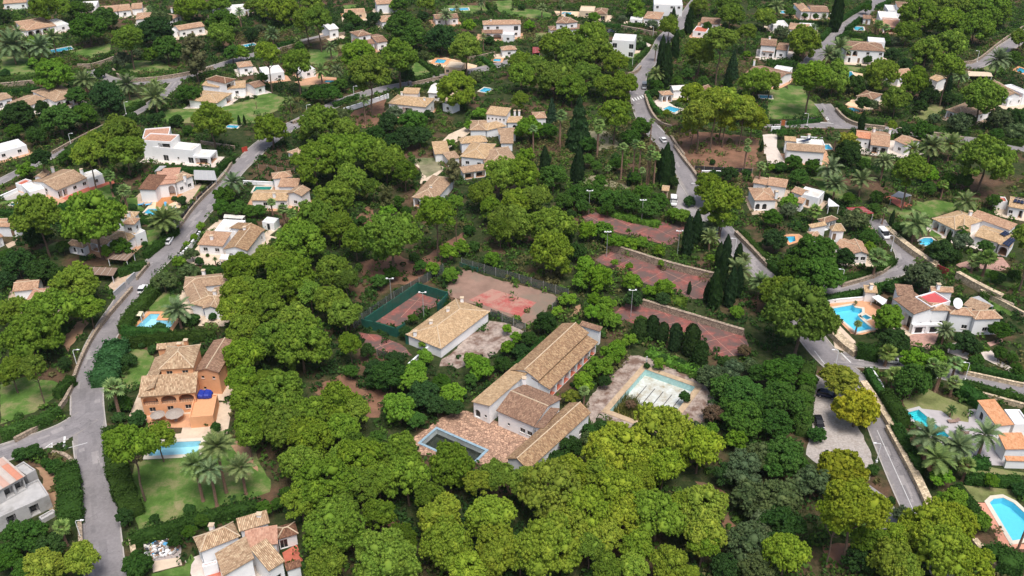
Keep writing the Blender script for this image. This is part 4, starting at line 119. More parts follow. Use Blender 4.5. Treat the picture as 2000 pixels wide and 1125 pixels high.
HEDGES=[
 {'w':1.6,'h':1.8,'mat':'hedge','pts':((-166.6,386.6),(-155.2,381.7),(-141.3,388.4)),'label':'clipped green hedge in front of the white house by the gum tree'},
 {'w':1.6,'h':1.8,'mat':'hedge','pts':((-189.7,400.3),(-182.1,400.3),(-176.9,412.9)),'label':'clipped green hedge right of the far palm pool'},
 {'w':1.6,'h':1.8,'mat':'hedge','pts':((-210.6,378.0),(-198.2,383.1)),'label':'left one of two clipped green hedges behind the veranda house'},
 {'w':1.6,'h':1.8,'mat':'hedge','pts':((-145.8,341.8),(-142.8,351.4)),'label':'clipped green hedge left of the wide lawn'},
 {'w':1.6,'h':1.8,'mat':'hedge','pts':((-203.6,362.8),(-189.6,366.3)),'label':'right one of two clipped green hedges behind the veranda house'},
 {'w':1.6,'h':1.8,'mat':'hedge','pts':((-164.3,457.8),(-157.3,465.4)),'label':'clipped green hedge behind the white house by the gum tree'},
 {'w':3.0,'h':2.2,'mat':'hedge','pts':((-152.8,303.9),(-145.7,328.8)),'label':'clipped green hedge right of the veranda house'},
 {'w':1.6,'h':1.8,'mat':'hedge','pts':((-106.3,425.0),(-98.4,432.4)),'label':'clipped green hedge left of the far pine lawn'},
 {'w':1.6,'h':1.8,'mat':'hedge','pts':((-82.2,429.2),(-71.8,435.6)),'label':'clipped green hedge in front of the house behind far pines'},
 {'w':1.6,'h':1.8,'mat':'hedge','pts':((-81.3,366.3),(-71.1,370.9)),'label':'left one of two clipped green hedges right of the house behind lawn pines'},
 {'w':1.6,'h':1.8,'mat':'hedge','pts':((-68.5,348.4),(-60.7,358.3)),'label':'right one of two clipped green hedges right of the house behind lawn pines'},
 {'w':1.6,'h':1.8,'mat':'hedge','pts':((-76.8,336.1),(-72.5,345.5)),'label':'clipped green hedge right of the lawn edge cottage'},
 {'w':1.6,'h':1.8,'mat':'hedge','pts':((-42.2,408.0),(-31.1,384.9)),'label':'clipped green hedge left of the peach paving pool'},
 {'w':1.6,'h':1.8,'mat':'hedge','pts':((-40.7,378.0),(-33.4,382.3)),'label':'clipped green hedge in front of the peach paving pool'},
 {'w':1.6,'h':1.8,'mat':'hedge','pts':((-38.2,367.9),(-28.4,374.6)),'label':'clipped green hedge behind the white steep roof house'},
 {'w':1.6,'h':1.8,'mat':'hedge','pts':((-13.4,407.0),(-7.3,392.9)),'label':'clipped green hedge left of the orange pool house'},
 {'w':1.6,'h':1.8,'mat':'hedge','pts':((-21.7,463.0),(-1.68,467.9)),'label':'clipped green hedge behind the two storey arch house'},
 {'w':1.6,'h':1.8,'mat':'hedge','pts':((-25.3,383.1),(-19.2,388.4)),'label':'clipped green hedge right of the peach building'},
 {'w':1.6,'h':1.8,'mat':'hedge','pts':((-13.1,496.2),(-7.8,472.8)),'label':'clipped green hedge right of the far lawn pool'},
 {'w':1.6,'h':1.8,'mat':'hedge','pts':((58.7,440.0),(64.5,430.3)),'label':'clipped green hedge in front of the orange hip roof house'},
 {'w':1.6,'h':1.8,'mat':'hedge','pts':((50.0,393.8),(53.3,403.2),(61.3,419.9)),'label':'clipped green hedge right of the modern cube house'},
 {'w':1.6,'h':1.8,'mat':'hedge','pts':((47.1,400.3),(51.6,403.2)),'label':'clipped green hedge in front of the modern cube house'},
 {'w':1.6,'h':1.8,'mat':'hedge','pts':((53.4,362.3),(54.0,347.7),(56.5,336.8)),'label':'clipped green hedge right of the road bend'},
 {'w':1.6,'h':1.8,'mat':'hedge','pts':((56.3,459.4),(64.0,457.8)),'label':'clipped green hedge left of the orange hip roof house'},
 {'w':1.6,'h':1.8,'mat':'hedge','pts':((23.8,490.8),(36.8,496.2)),'label':'clipped green hedge left of the beige far house'},
 {'w':1.6,'h':1.8,'mat':'hedge','pts':((69.1,483.0),(82.1,486.9)),'label':'clipped green hedge left of the top edge two storey house'},
 {'w':1.6,'h':1.8,'mat':'hedge','pts':((43.6,458.3),(55.2,455.9)),'label':'clipped green hedge right of the beige far house'},
 {'w':2.0,'h':2.2,'mat':'hedge','pts':((156.2,443.1),(175.9,433.2)),'label':'clipped green hedge right of the far street pool'},
 {'w':2.0,'h':2.2,'mat':'hedge','pts':((150.4,434.3),(159.1,444.2)),'label':'clipped green hedge left of the far street pool'},
 {'w':2.0,'h':2.2,'mat':'hedge','pts':((142.9,434.3),(152.1,451.0)),'label':'clipped green hedge right of the low street house'},
 {'w':2.0,'h':2.2,'mat':'hedge','pts':((154.1,455.7),(171.5,480.2),(186.4,498.7)),'label':'left one of two clipped green hedges behind the far street pool'},
 {'w':2.0,'h':2.2,'mat':'hedge','pts':((159.6,449.9),(171.7,467.6)),'label':'right one of two clipped green hedges behind the far street pool'},
 {'w':2.0,'h':2.2,'mat':'hedge','pts':((129.4,465.2),(152.1,458.0)),'label':'clipped green hedge left of the clipped tree house'},
 {'w':2.0,'h':2.2,'mat':'hedge','pts':((125.4,347.3),(126.7,337.9),(128.5,333.7),(136.5,328.8)),'label':'clipped green hedge in front of the curved hedge pool'},
 {'w':2.0,'h':2.2,'mat':'hedge','pts':((141.8,326.8),(164.2,319.5)),'label':'clipped green hedge left of the leaning pine house'},
 {'w':2.0,'h':2.2,'mat':'hedge','pts':((167.8,354.1),(174.8,355.7)),'label':'clipped green hedge behind the leaning pine house'},
 {'w':2.0,'h':2.2,'mat':'hedge','pts':((172.9,313.8),(179.1,310.0)),'label':'clipped green hedge right of the leaning pine house'},
 {'w':2.0,'h':2.2,'mat':'hedge','pts':((186.9,489.3),(196.8,500.1)),'label':'clipped green hedge left of the terraced top house'},
 {'w':2.0,'h':2.2,'mat':'hedge','pts':((110.3,400.0),(121.1,398.2)),'label':'clipped green hedge in front of the two level hedge house'},
 {'w':1.0,'h':1.4,'mat':'hedge','pts':((94.6,331.3),(99.1,331.6)),'label':'clipped green hedge in front of the pool under pine'},
 {'w':1.0,'h':1.4,'mat':'hedge','pts':((104.3,322.2),(112.0,322.4)),'label':'right one of two clipped green hedges behind the small driveway pool'},
 {'w':1.0,'h':1.4,'mat':'hedge','pts':((94.4,322.2),(102.4,322.4)),'label':'clipped green hedge behind the pale driveway house'},
 {'w':1.0,'h':1.4,'mat':'hedge','pts':((101.4,330.2),(114.2,333.0)),'label':'left one of two clipped green hedges behind the small driveway pool'},
 {'w':1.8,'h':2.0,'mat':'hedge','pts':((-118.2,221.9),(-106.4,220.1)),'label':'left one of two clipped green hedges in front of the tower house'},
 {'w':1.8,'h':2.0,'mat':'hedge','pts':((-106.1,220.1),(-100.4,225.3)),'label':'right one of two clipped green hedges in front of the tower house'},
 {'w':1.8,'h':2.0,'mat':'hedge','pts':((-102.0,229.9),(-97.8,245.0)),'label':'clipped green hedge right of the tower house'},
 {'w':1.8,'h':2.0,'mat':'hedge','pts':((-154.2,256.1),(-146.2,256.1)),'label':'clipped green hedge in front of the narrow left pool'},
 {'w':1.8,'h':2.0,'mat':'hedge','pts':((-83.9,222.3),(-75.9,221.2)),'label':'clipped green hedge in front of the white terrace bungalow'},
 {'w':1.8,'h':2.0,'mat':'hedge','pts':((-118.2,288.3),(-96.4,286.1)),'label':'clipped green hedge in front of the modern pink terrace villa'},
 {'w':1.8,'h':2.0,'mat':'hedge','pts':((-96.8,289.4),(-94.2,296.2)),'label':'clipped green hedge right of the modern pink terrace villa'},
 {'w':1.8,'h':2.0,'mat':'hedge','pts':((-112.0,251.6),(-107.0,251.1)),'label':'clipped green hedge left of the kidney pool'},
 {'w':1.8,'h':2.0,'mat':'hedge','pts':((-80.7,248.1),(-75.7,249.8)),'label':'clipped green hedge behind the white terrace bungalow'},
 {'w':1.8,'h':2.0,'mat':'hedge','pts':((-137.7,259.8),(-131.9,258.9)),'label':'clipped green hedge in front of the red terrace longhouse'},
 {'w':3.0,'h':2.6,'mat':'hedge','pts':((-94.8,192.6),(-95.1,199.4),(-93.2,211.3)),'label':'left one of two clipped green hedges left of the L-shaped pool'},
 {'w':2.0,'h':2.4,'mat':'hedge','pts':((-94.9,191.7),(-83.4,191.1)),'label':'right one of two clipped green hedges left of the L-shaped pool'},
 {'w':2.0,'h':2.4,'mat':'hedge','pts':((-91.8,186.7),(-82.2,189.3),(-71.9,190.2)),'label':'clipped green hedge in front of the L-shaped pool'},
 {'w':2.0,'h':2.4,'mat':'hedge','pts':((-106.6,153.3),(-101.0,156.8),(-97.5,161.0)),'label':'clipped green hedge in front of the shaded left lawn'},
 {'w':2.0,'h':2.4,'mat':'hedge','pts':((-100.5,166.8),(-99.4,172.3)),'label':'clipped green hedge right of the shaded left lawn'},
 {'w':5.5,'h':3.0,'mat':'oleander','pts':((-91.9,171.0),(-93.2,179.4),(-93.9,185.6)),'label':'thick blue-green hedge left of the orange villa side lawn'},
 {'w':4.0,'h':2.8,'mat':'hedge','pts':((-83.6,154.4),(-78.1,141.4),(-74.7,135.6),(-71.4,130.5)),'label':'overgrown green hedge left of the palm lawn'},
 {'w':2.2,'h':2.4,'mat':'hedge','pts':((-69.3,123.3),(-60.5,127.9),(-54.5,130.2),(-48.4,132.2)),'label':'clipped green hedge in front of the palm lawn'},
 {'w':4.2,'h':2.6,'mat':'hedge','pts':((-88.9,143.2),(-85.4,135.8),(-82.2,128.2)),'label':'overgrown green hedge right of the unfinished concrete house'},
 {'w':1.6,'h':1.8,'mat':'hedge','pts':((81.7,176.2),(82.0,165.6),(81.5,151.4)),'label':'left one of two clipped green hedges left of the pool lawn'},
 {'w':1.6,'h':1.8,'mat':'hedge','pts':((104.1,177.8),(116.0,172.8)),'label':'clipped green hedge behind the pool lawn'},
 {'w':1.6,'h':1.8,'mat':'hedge','pts':((102.0,171.1),(112.3,165.6)),'label':'right one of two clipped green hedges right of the pool lawn'},
 {'w':1.6,'h':1.8,'mat':'hedge','pts':((79.0,206.5),(91.5,210.6)),'label':'clipped green hedge left of the barbecue hut'},
 {'w':3.0,'h':3.0,'mat':'hedge','pts':((81.5,183.3),(85.8,181.9)),'label':'clipped green hedge behind the right street junction'},
 {'w':3.0,'h':3.0,'mat':'hedge','pts':((82.2,166.0),(82.8,156.6)),'label':'right one of two clipped green hedges left of the pool lawn'},
 {'w':3.0,'h':3.0,'mat':'hedge','pts':((67.9,176.2),(64.8,166.0),(61.0,153.9)),'label':'clipped green hedge left of the right street junction'},
 {'w':3.0,'h':2.6,'mat':'hedge','pts':((99.6,169.5),(101.4,166.5),(102.6,163.6)),'label':'left one of two clipped green hedges right of the pool lawn'},
 {'w':1.8,'h':1.8,'mat':'hedge','pts':((93.4,211.9),(104.5,216.1)),'label':'right one of two clipped green hedges behind the barbecue hut'},
 {'w':1.8,'h':1.8,'mat':'hedge','pts':((88.4,216.8),(99.7,222.3),(105.4,227.2)),'label':'left one of two clipped green hedges behind the barbecue hut'},
 {'w':1.8,'h':1.8,'mat':'hedge','pts':((109.5,245.8),(111.5,239.1)),'label':'clipped green hedge left of the round garden pool'},
 {'w':1.8,'h':1.8,'mat':'hedge','pts':((70.3,226.4),(72.2,220.5),(74.1,214.7)),'label':'clipped green hedge in front of the small ficus pool'},
 {'w':1.8,'h':1.8,'mat':'hedge','pts':((120.0,220.5),(123.7,216.1)),'label':'clipped green hedge in front of the solar panel house'},
 {'w':3.0,'h':2.4,'mat':'hedge','pts':((141.2,256.2),(147.1,242.1)),'label':'clipped green hedge in front of the red shed house'},
 {'w':3.0,'h':2.4,'mat':'hedge','pts':((117.2,233.9),(122.8,226.9)),'label':'clipped green hedge right of the round garden pool'},
 {'w':2.0,'h':2.0,'mat':'hedge','pts':((89.3,140.3),(99.5,139.1)),'label':'clipped green hedge in front of the grey terrace house'},
 {'w':2.0,'h':2.0,'mat':'hedge','pts':((92.8,144.7),(95.6,144.3)),'label':'left one of two clipped green hedges left of the grey terrace house'},
 {'w':2.0,'h':2.0,'mat':'hedge','pts':((80.7,155.4),(81.2,147.6),(81.4,142.3)),'label':'clipped green hedge in front of the grey stone pool'},
 {'w':2.0,'h':2.0,'mat':'hedge','pts':((86.3,137.6),(87.6,130.6)),'label':'clipped green hedge left of the roman step pool'},
 {'w':4.0,'h':3.0,'mat':'hedge','pts':((85.8,121.1),(86.3,118.8),(89.8,117.2)),'label':'clipped green hedge in front of the roman step pool'},
 {'w':1.6,'h':1.8,'mat':'hedge','pts':((61.0,283.3),(62.2,274.9)),'label':'clipped green hedge behind the van entrance'},
 {'w':1.6,'h':1.8,'mat':'hedge','pts':((66.9,243.3),(70.3,228.7)),'label':'clipped green hedge left of the small ficus pool'},
 {'w':1.4,'h':1.6,'mat':'hedge','pts':((121.7,209.5),(129.1,207.2)),'label':'clipped green hedge right of the red flat roof villa'},
 {'w':1.4,'h':1.4,'mat':'hedge','pts':((93.6,145.8),(96.2,145.3)),'label':'right one of two clipped green hedges left of the grey terrace house'},
 {'w':2.5,'h':1.4,'mat':'ivy','pts':((32.3,183.9),(37.4,179.5),(43.5,175.7)),'label':'low leafy bank in front of the lower red court'},
 {'w':2.6,'h':1.6,'mat':'ivy','pts':((28.5,240.4),(36.3,237.1),(40.5,233.9)),'label':'wild green bank in front of the upper red court'},
 {'w':2.6,'h':1.6,'mat':'ivy','pts':((26.6,259.4),(34.9,253.5),(43.5,249.3)),'label':'wild green bank behind the upper red court'},
 {'w':2.6,'h':1.6,'mat':'ivy','pts':((38.0,207.6),(44.7,206.0)),'label':'wild green bank in front of the middle red court'},
 {'w':3.0,'h':2.4,'mat':'hedge','pts':((8.1,187.0),(4.85,181.4),(0.37,175.0)),'label':'overgrown green hedge right of the pavilion yard'},
]
WALLS=[
 {'name':'garden_wall','mat':'stone','h':1.1,'th':0.5,'cap':1,'pts':((-100.0,213.1),(-102.2,193.7),(-100.7,178.3),(-98.0,166.5),(-99.4,157.5),(-103.6,152.2)),'label':'low stone wall curving along the left street'},
 {'name':'garden_wall','mat':'stone','h':1.2,'th':0.4,'cap':1,'pts':((-94.2,294.6),(-94.2,281.4),(-97.5,264.3),(-98.0,247.9)),'label':'stone wall with dark screen along the left street'},
 {'name':'screen_fence','mat':'screen','h':2.0,'th':0.12,'cap':0,'pts':((-95.7,276.0),(-97.6,265.0)),'label':'dark screen fence right of the orange deck villa'},
 {'name':'screen_fence','mat':'screen','h':2.0,'th':0.12,'cap':0,'pts':((-97.7,261.7),(-98.9,251.1)),'label':'dark screen fence right of the kidney pool'},
 {'name':'garden_wall','mat':'stone','h':1.0,'th':0.4,'cap':1,'pts':((-100.5,218.2),(-99.8,226.3)),'label':'low stone wall in front of the tower house'},
 {'name':'garden_wall','mat':'white','h':1.2,'th':0.3,'cap':1,'pts':((-159.8,267.7),(-156.9,273.1)),'label':'white garden wall behind the narrow left pool'},
 {'name':'garden_wall','mat':'grey','h':1.6,'th':0.2,'cap':1,'pts':((-103.4,209.5),(-102.3,214.4)),'label':'grey gate panel behind the L-shaped pool'},
 {'name':'garden_wall','mat':'grey','h':1.6,'th':0.2,'cap':1,'pts':((-102.2,215.8),(-101.4,219.7)),'label':'grey gate panel in front of the tower house'},
 {'name':'garden_wall','mat':'stone','h':1.4,'th':0.6,'cap':1,'pts':((-169.2,391.4),(-162.3,380.8),(-154.3,377.4),(-139.3,383.5),(-127.4,394.2)),'label':'pale stone retaining wall right of the far palm pool'},
 {'name':'garden_wall','mat':'stone','h':2.0,'th':0.6,'cap':1,'pts':((-185.5,395.1),(-178.8,395.1),(-172.5,408.3)),'label':'stone retaining wall right of the far palm pool'},
 {'name':'garden_wall','mat':'stone','h':1.6,'th':0.8,'cap':1,'pts':((-207.8,371.8),(-194.9,376.0)),'label':'rough stone wall behind the veranda house'},
 {'name':'garden_wall','mat':'stone','h':1.0,'th':0.4,'cap':1,'pts':((-158.4,303.2),(-154.8,315.4),(-147.8,334.0)),'label':'low stone wall right of the low left flat house'},
 {'name':'garden_wall','mat':'stone','h':1.2,'th':0.5,'cap':1,'pts':((-104.5,420.8),(-93.0,433.4),(-79.0,445.4)),'label':'stone street wall left of the house behind far pines'},
 {'name':'garden_wall','mat':'white','h':1.6,'th':0.4,'cap':1,'pts':((-65.0,342.3),(-56.7,350.5),(-49.0,358.9)),'label':'white pillared wall left of the white farmhouse'},
 {'name':'garden_wall','mat':'stone','h':1.2,'th':0.5,'cap':1,'pts':((-40.9,373.8),(-27.6,383.2)),'label':'stone street wall left of the peach building'},
 {'name':'garden_wall','mat':'stone','h':1.0,'th':0.4,'cap':1,'pts':((-81.0,331.2),(-72.6,343.9)),'label':'low stone wall right of the lawn edge cottage'},
 {'name':'garden_wall','mat':'stone','h':1.0,'th':0.4,'cap':1,'pts':((-18.9,407.6),(-7.6,415.4)),'label':'low stone wall left of the orange pool house'},
 {'name':'garden_wall','mat':'stone','h':1.8,'th':0.6,'cap':1,'pts':((52.5,454.7),(68.1,443.3)),'label':'tall stone retaining wall in front of the orange hip roof house'},
 {'name':'garden_wall','mat':'stone','h':1.3,'th':0.6,'cap':1,'pts':((48.6,385.5),(52.3,388.2),(55.1,395.4)),'label':'curved stone wall in front of the modern cube house'},
 {'name':'garden_wall','mat':'stone','h':1.6,'th':0.6,'cap':1,'pts':((52.5,358.9),(52.3,342.3),(54.0,329.7),(58.2,325.6)),'label':'stone road wall in front of the road bend pool'},
 {'name':'garden_wall','mat':'stone','h':1.2,'th':0.6,'cap':1,'pts':((56.8,317.5),(57.7,308.7),(58.9,300.9)),'label':'stone road wall left of the bare earth grove'},
 {'name':'garden_wall','mat':'stone','h':1.1,'th':0.7,'cap':1,'pts':((56.8,309.0),(58.3,297.1),(60.0,288.1),(61.5,273.4)),'label':'stone road wall in front of the bare earth grove'},
 {'name':'screen_fence','mat':'screen','h':1.6,'th':0.12,'cap':0,'pts':((60.7,289.7),(79.3,287.5)),'label':'dark screen fence in front of the bare earth grove'},
 {'name':'garden_wall','mat':'white','h':1.0,'th':0.3,'cap':1,'pts':((62.6,287.2),(73.8,286.7)),'label':'white garden wall in front of the bare earth grove'},
 {'name':'garden_wall','mat':'stone','h':1.3,'th':0.8,'cap':1,'pts':((65.1,244.2),(67.8,234.3),(70.0,225.0)),'label':'stone road wall left of the small ficus pool'},
 {'name':'terrace_wall','mat':'stone','h':2.0,'th':0.7,'cap':1,'pts':((27.0,235.5),(32.8,231.5),(39.4,226.8),(46.3,222.7),(54.0,218.7)),'label':'rough stone terrace wall between upper and middle red courts'},
 {'name':'terrace_wall','mat':'stone','h':1.7,'th':0.7,'cap':1,'pts':((33.5,205.7),(41.3,201.1),(49.0,196.4),(56.5,191.9)),'label':'rough stone terrace wall between middle and lower red courts'},
 {'name':'garden_wall','mat':'stone','h':1.3,'th':0.9,'cap':1,'pts':((70.6,227.3),(73.1,219.1),(75.8,210.0)),'label':'stone road wall in front of the small ficus pool'},
 {'name':'garden_wall','mat':'pale_stone','h':1.8,'th':1.6,'cap':1,'pts':((109.5,245.8),(111.6,235.0),(115.6,223.4)),'label':'pale stone retaining wall left of the round garden pool'},
 {'name':'garden_wall','mat':'pale_stone','h':2.0,'th':1.2,'cap':1,'pts':((119.5,219.4),(122.7,213.0),(126.3,207.5)),'label':'pale stone retaining wall behind the red flat roof villa'},
 {'name':'garden_wall','mat':'stone','h':1.0,'th':0.6,'cap':1,'pts':((87.2,214.6),(99.5,220.4),(105.5,227.1)),'label':'low stone wall behind the barbecue hut'},
 {'name':'garden_wall','mat':'stone','h':1.4,'th':0.6,'cap':1,'pts':((122.2,210.5),(127.7,203.9)),'label':'stone garden wall right of the red flat roof villa'},
 {'name':'garden_wall','mat':'stone','h':1.3,'th':0.7,'cap':1,'pts':((123.7,344.6),(123.8,334.6),(127.0,328.4),(136.1,325.7)),'label':'curved stone wall in front of the curved hedge pool'},
 {'name':'garden_wall','mat':'stone','h':1.2,'th':0.6,'cap':1,'pts':((140.7,324.7),(151.1,320.7),(160.8,315.6)),'label':'stone street wall left of the leaning pine house'},
 {'name':'garden_wall','mat':'stone','h':1.2,'th':0.5,'cap':1,'pts':((191.2,395.7),(195.3,401.3),(201.6,402.2),(224.4,431.2),(246.4,455.7)),'label':'low stone street wall left of the pink paving pool'},
 {'name':'garden_wall','mat':'white','h':2.0,'th':0.35,'cap':1,'pts':((93.9,323.3),(97.2,323.6)),'label':'white gate wall behind the pale driveway house'},
 {'name':'screen_fence','mat':'screen','h':1.2,'th':0.15,'cap':0,'pts':((101.5,330.7),(115.0,335.6)),'label':'dark screen fence left of the curved hedge pool'},
 {'name':'garden_wall','mat':'white','h':1.2,'th':0.3,'cap':1,'pts':((102.8,316.2),(110.2,314.9)),'label':'white garden wall behind the small driveway pool'},
 {'name':'garden_wall','mat':'pale_stone','h':1.2,'th':1.5,'cap':1,'pts':((79.9,156.3),(80.0,147.7),(80.0,139.2),(79.5,129.6)),'label':'wide pale stone wall along the right street'},
 {'name':'garden_wall','mat':'pale_stone','h':1.2,'th':1.4,'cap':1,'pts':((79.3,171.9),(80.2,163.5),(80.9,152.1)),'label':'pale stone road wall left of the pool lawn'},
 {'name':'garden_wall','mat':'pale_stone','h':1.5,'th':2.2,'cap':1,'pts':((77.7,194.3),(79.6,187.2),(81.4,183.2)),'label':'pale stone bank behind the right street junction'},
 {'name':'garden_wall','mat':'white','h':1.2,'th':0.3,'cap':1,'pts':((82.7,177.1),(83.1,170.3),(82.6,167.8)),'label':'white garden wall in front of the right street junction'},
 {'name':'garden_wall','mat':'pale_stone','h':1.0,'th':0.4,'cap':1,'pts':((103.0,176.3),(115.2,171.1)),'label':'pale stone street wall right of the pool lawn'},
 {'name':'garden_wall','mat':'white','h':1.0,'th':0.3,'cap':1,'pts':((80.9,206.5),(90.9,208.1)),'label':'white garden wall left of the barbecue hut'},
 {'name':'garden_wall','mat':'pale_stone','h':1.4,'th':0.5,'cap':1,'pts':((122.4,211.2),(128.7,200.0)),'label':'pale stone garden wall right of the red flat roof villa'},
 {'name':'garden_wall','mat':'pale_stone','h':1.2,'th':0.5,'cap':1,'pts':((104.3,167.6),(111.7,163.5)),'label':'pale stone garden wall right of the pool lawn'},
 {'name':'garden_wall','mat':'pale_stone','h':1.2,'th':1.0,'cap':1,'pts':((84.4,124.1),(85.2,120.2),(86.1,117.3),(88.0,116.7)),'label':'curved pale stone wall in front of the roman step pool'},
 {'name':'court_wall','mat':'green_wall','h':3.0,'th':0.25,'cap':0,'pts':((-36.1,195.2),(-24.7,211.9),(-16.7,207.3)),'label':'green padel court wall, back and far end'},
 {'name':'court_wall','mat':'green_wall','h':2.6,'th':0.25,'cap':0,'pts':((-36.9,195.2),(-33.8,194.1),(-28.2,191.2),(-26.3,193.3)),'label':'green padel court wall facing the viewer'},
 {'name':'court_wall','mat':'green_wall','h':2.6,'th':0.25,'cap':0,'pts':((-18.7,202.3),(-16.6,207.4)),'label':'short green padel court wall beside pavilion roof'},
 {'name':'court_wall','mat':'green_wall','h':2.4,'th':0.25,'cap':0,'pts':((-25.4,188.3),(-19.7,187.0)),'label':'green wall panel on the end of the tennis pavilion'},
 {'name':'court_wall','mat':'green_wall','h':1.2,'th':0.2,'cap':0,'pts':((-14.2,225.7),(-9.4,222.7)),'label':'low green wall at the far corner of the dirt court'},
 {'name':'mesh_fence','mat':'mesh','h':2.6,'th':0.06,'cap':0,'pts':((-39.0,195.0),(-30.5,208.3),(-18.7,222.3)),'label':'grey mesh fence behind the padel court'},
 {'name':'mesh_fence','mat':'mesh','h':2.6,'th':0.06,'cap':0,'pts':((-13.8,225.6),(1.9,217.0),(14.6,209.5),(10.2,202.3)),'label':'green mesh fence behind the dirt court'},
 {'name':'mesh_fence','mat':'mesh','h':2.4,'th':0.06,'cap':0,'pts':((-5.29,200.3),(3.25,193.6)),'label':'mesh fence between dirt court and pavilion yard'},
 {'name':'garden_wall','mat':'white','h':1.6,'th':0.3,'cap':1,'pts':((-23.9,177.8),(-19.6,185.3)),'label':'low white wall at the near corner of tennis pavilion'},
 {'name':'mesh_fence','mat':'mesh','h':1.8,'th':0.06,'cap':0,'pts':((-31.9,183.5),(-27.6,181.0)),'label':'short mesh fence at the front court edge'},
 {'name':'garden_wall','mat':'white','h':1.2,'th':0.3,'cap':1,'pts':((-86.7,278.9),(-76.7,277.8)),'label':'white garden wall behind the green pool'},
 {'name':'wooden_fence','mat':'wood','h':1.4,'th':0.1,'cap':0,'pts':((-84.7,291.6),(-71.9,287.6)),'label':'grey wooden fence left of the little arch pavilion'},
 {'name':'garden_wall','mat':'stone','h':1.2,'th':0.4,'cap':1,'pts':((-109.7,312.2),(-96.5,307.4)),'label':'low stone garden wall right of the modern pink terrace villa'},
 {'name':'gate','mat':'redgate','h':1.8,'th':0.1,'cap':0,'pts':((-93.4,304.7),(-91.8,306.0)),'label':'red metal gate on the left street'},
 {'name':'garden_wall','mat':'pale_stone','h':2.6,'th':0.8,'cap':1,'pts':((115.0,224.8),(115.7,223.8)),'label':'pale gate pillar in front of the round garden pool'},
 {'name':'gate','mat':'maroon','h':2.2,'th':0.15,'cap':0,'pts':((115.5,223.0),(117.5,220.3)),'label':'maroon double gate in pale stone wall'},
 {'name':'gate','mat':'rust','h':2.2,'th':0.15,'cap':0,'pts':((99.1,329.5),(100.5,329.5)),'label':'rust red gate between white posts'},
 {'name':'garden_wall','mat':'stone','h':0.8,'th':0.6,'cap':1,'pts':((-94.2,148.3),(-91.5,147.9),(-88.3,145.2),(-87.0,142.8),(-82.8,133.3),(-78.6,123.5)),'label':'low stone wall bordering the unfinished house corner'},
 {'name':'garden_wall','mat':'stone','h':0.6,'th':0.8,'cap':1,'pts':((-80.3,143.8),(-77.1,138.7),(-75.5,134.2)),'label':'rubble edge along the right side of the left street'},
 {'name':'garden_wall','mat':'pale_stone','h':1.2,'th':0.8,'cap':1,'pts':((-69.5,124.1),(-67.8,120.5)),'label':'pale gate wall left of the rubble yard'},
 {'name':'garden_wall','mat':'white','h':1.4,'th':0.3,'cap':1,'pts':((-93.2,228.5),(-91.5,232.6),(-90.7,243.3)),'label':'white pillared wall left of the white terrace bungalow'},
]
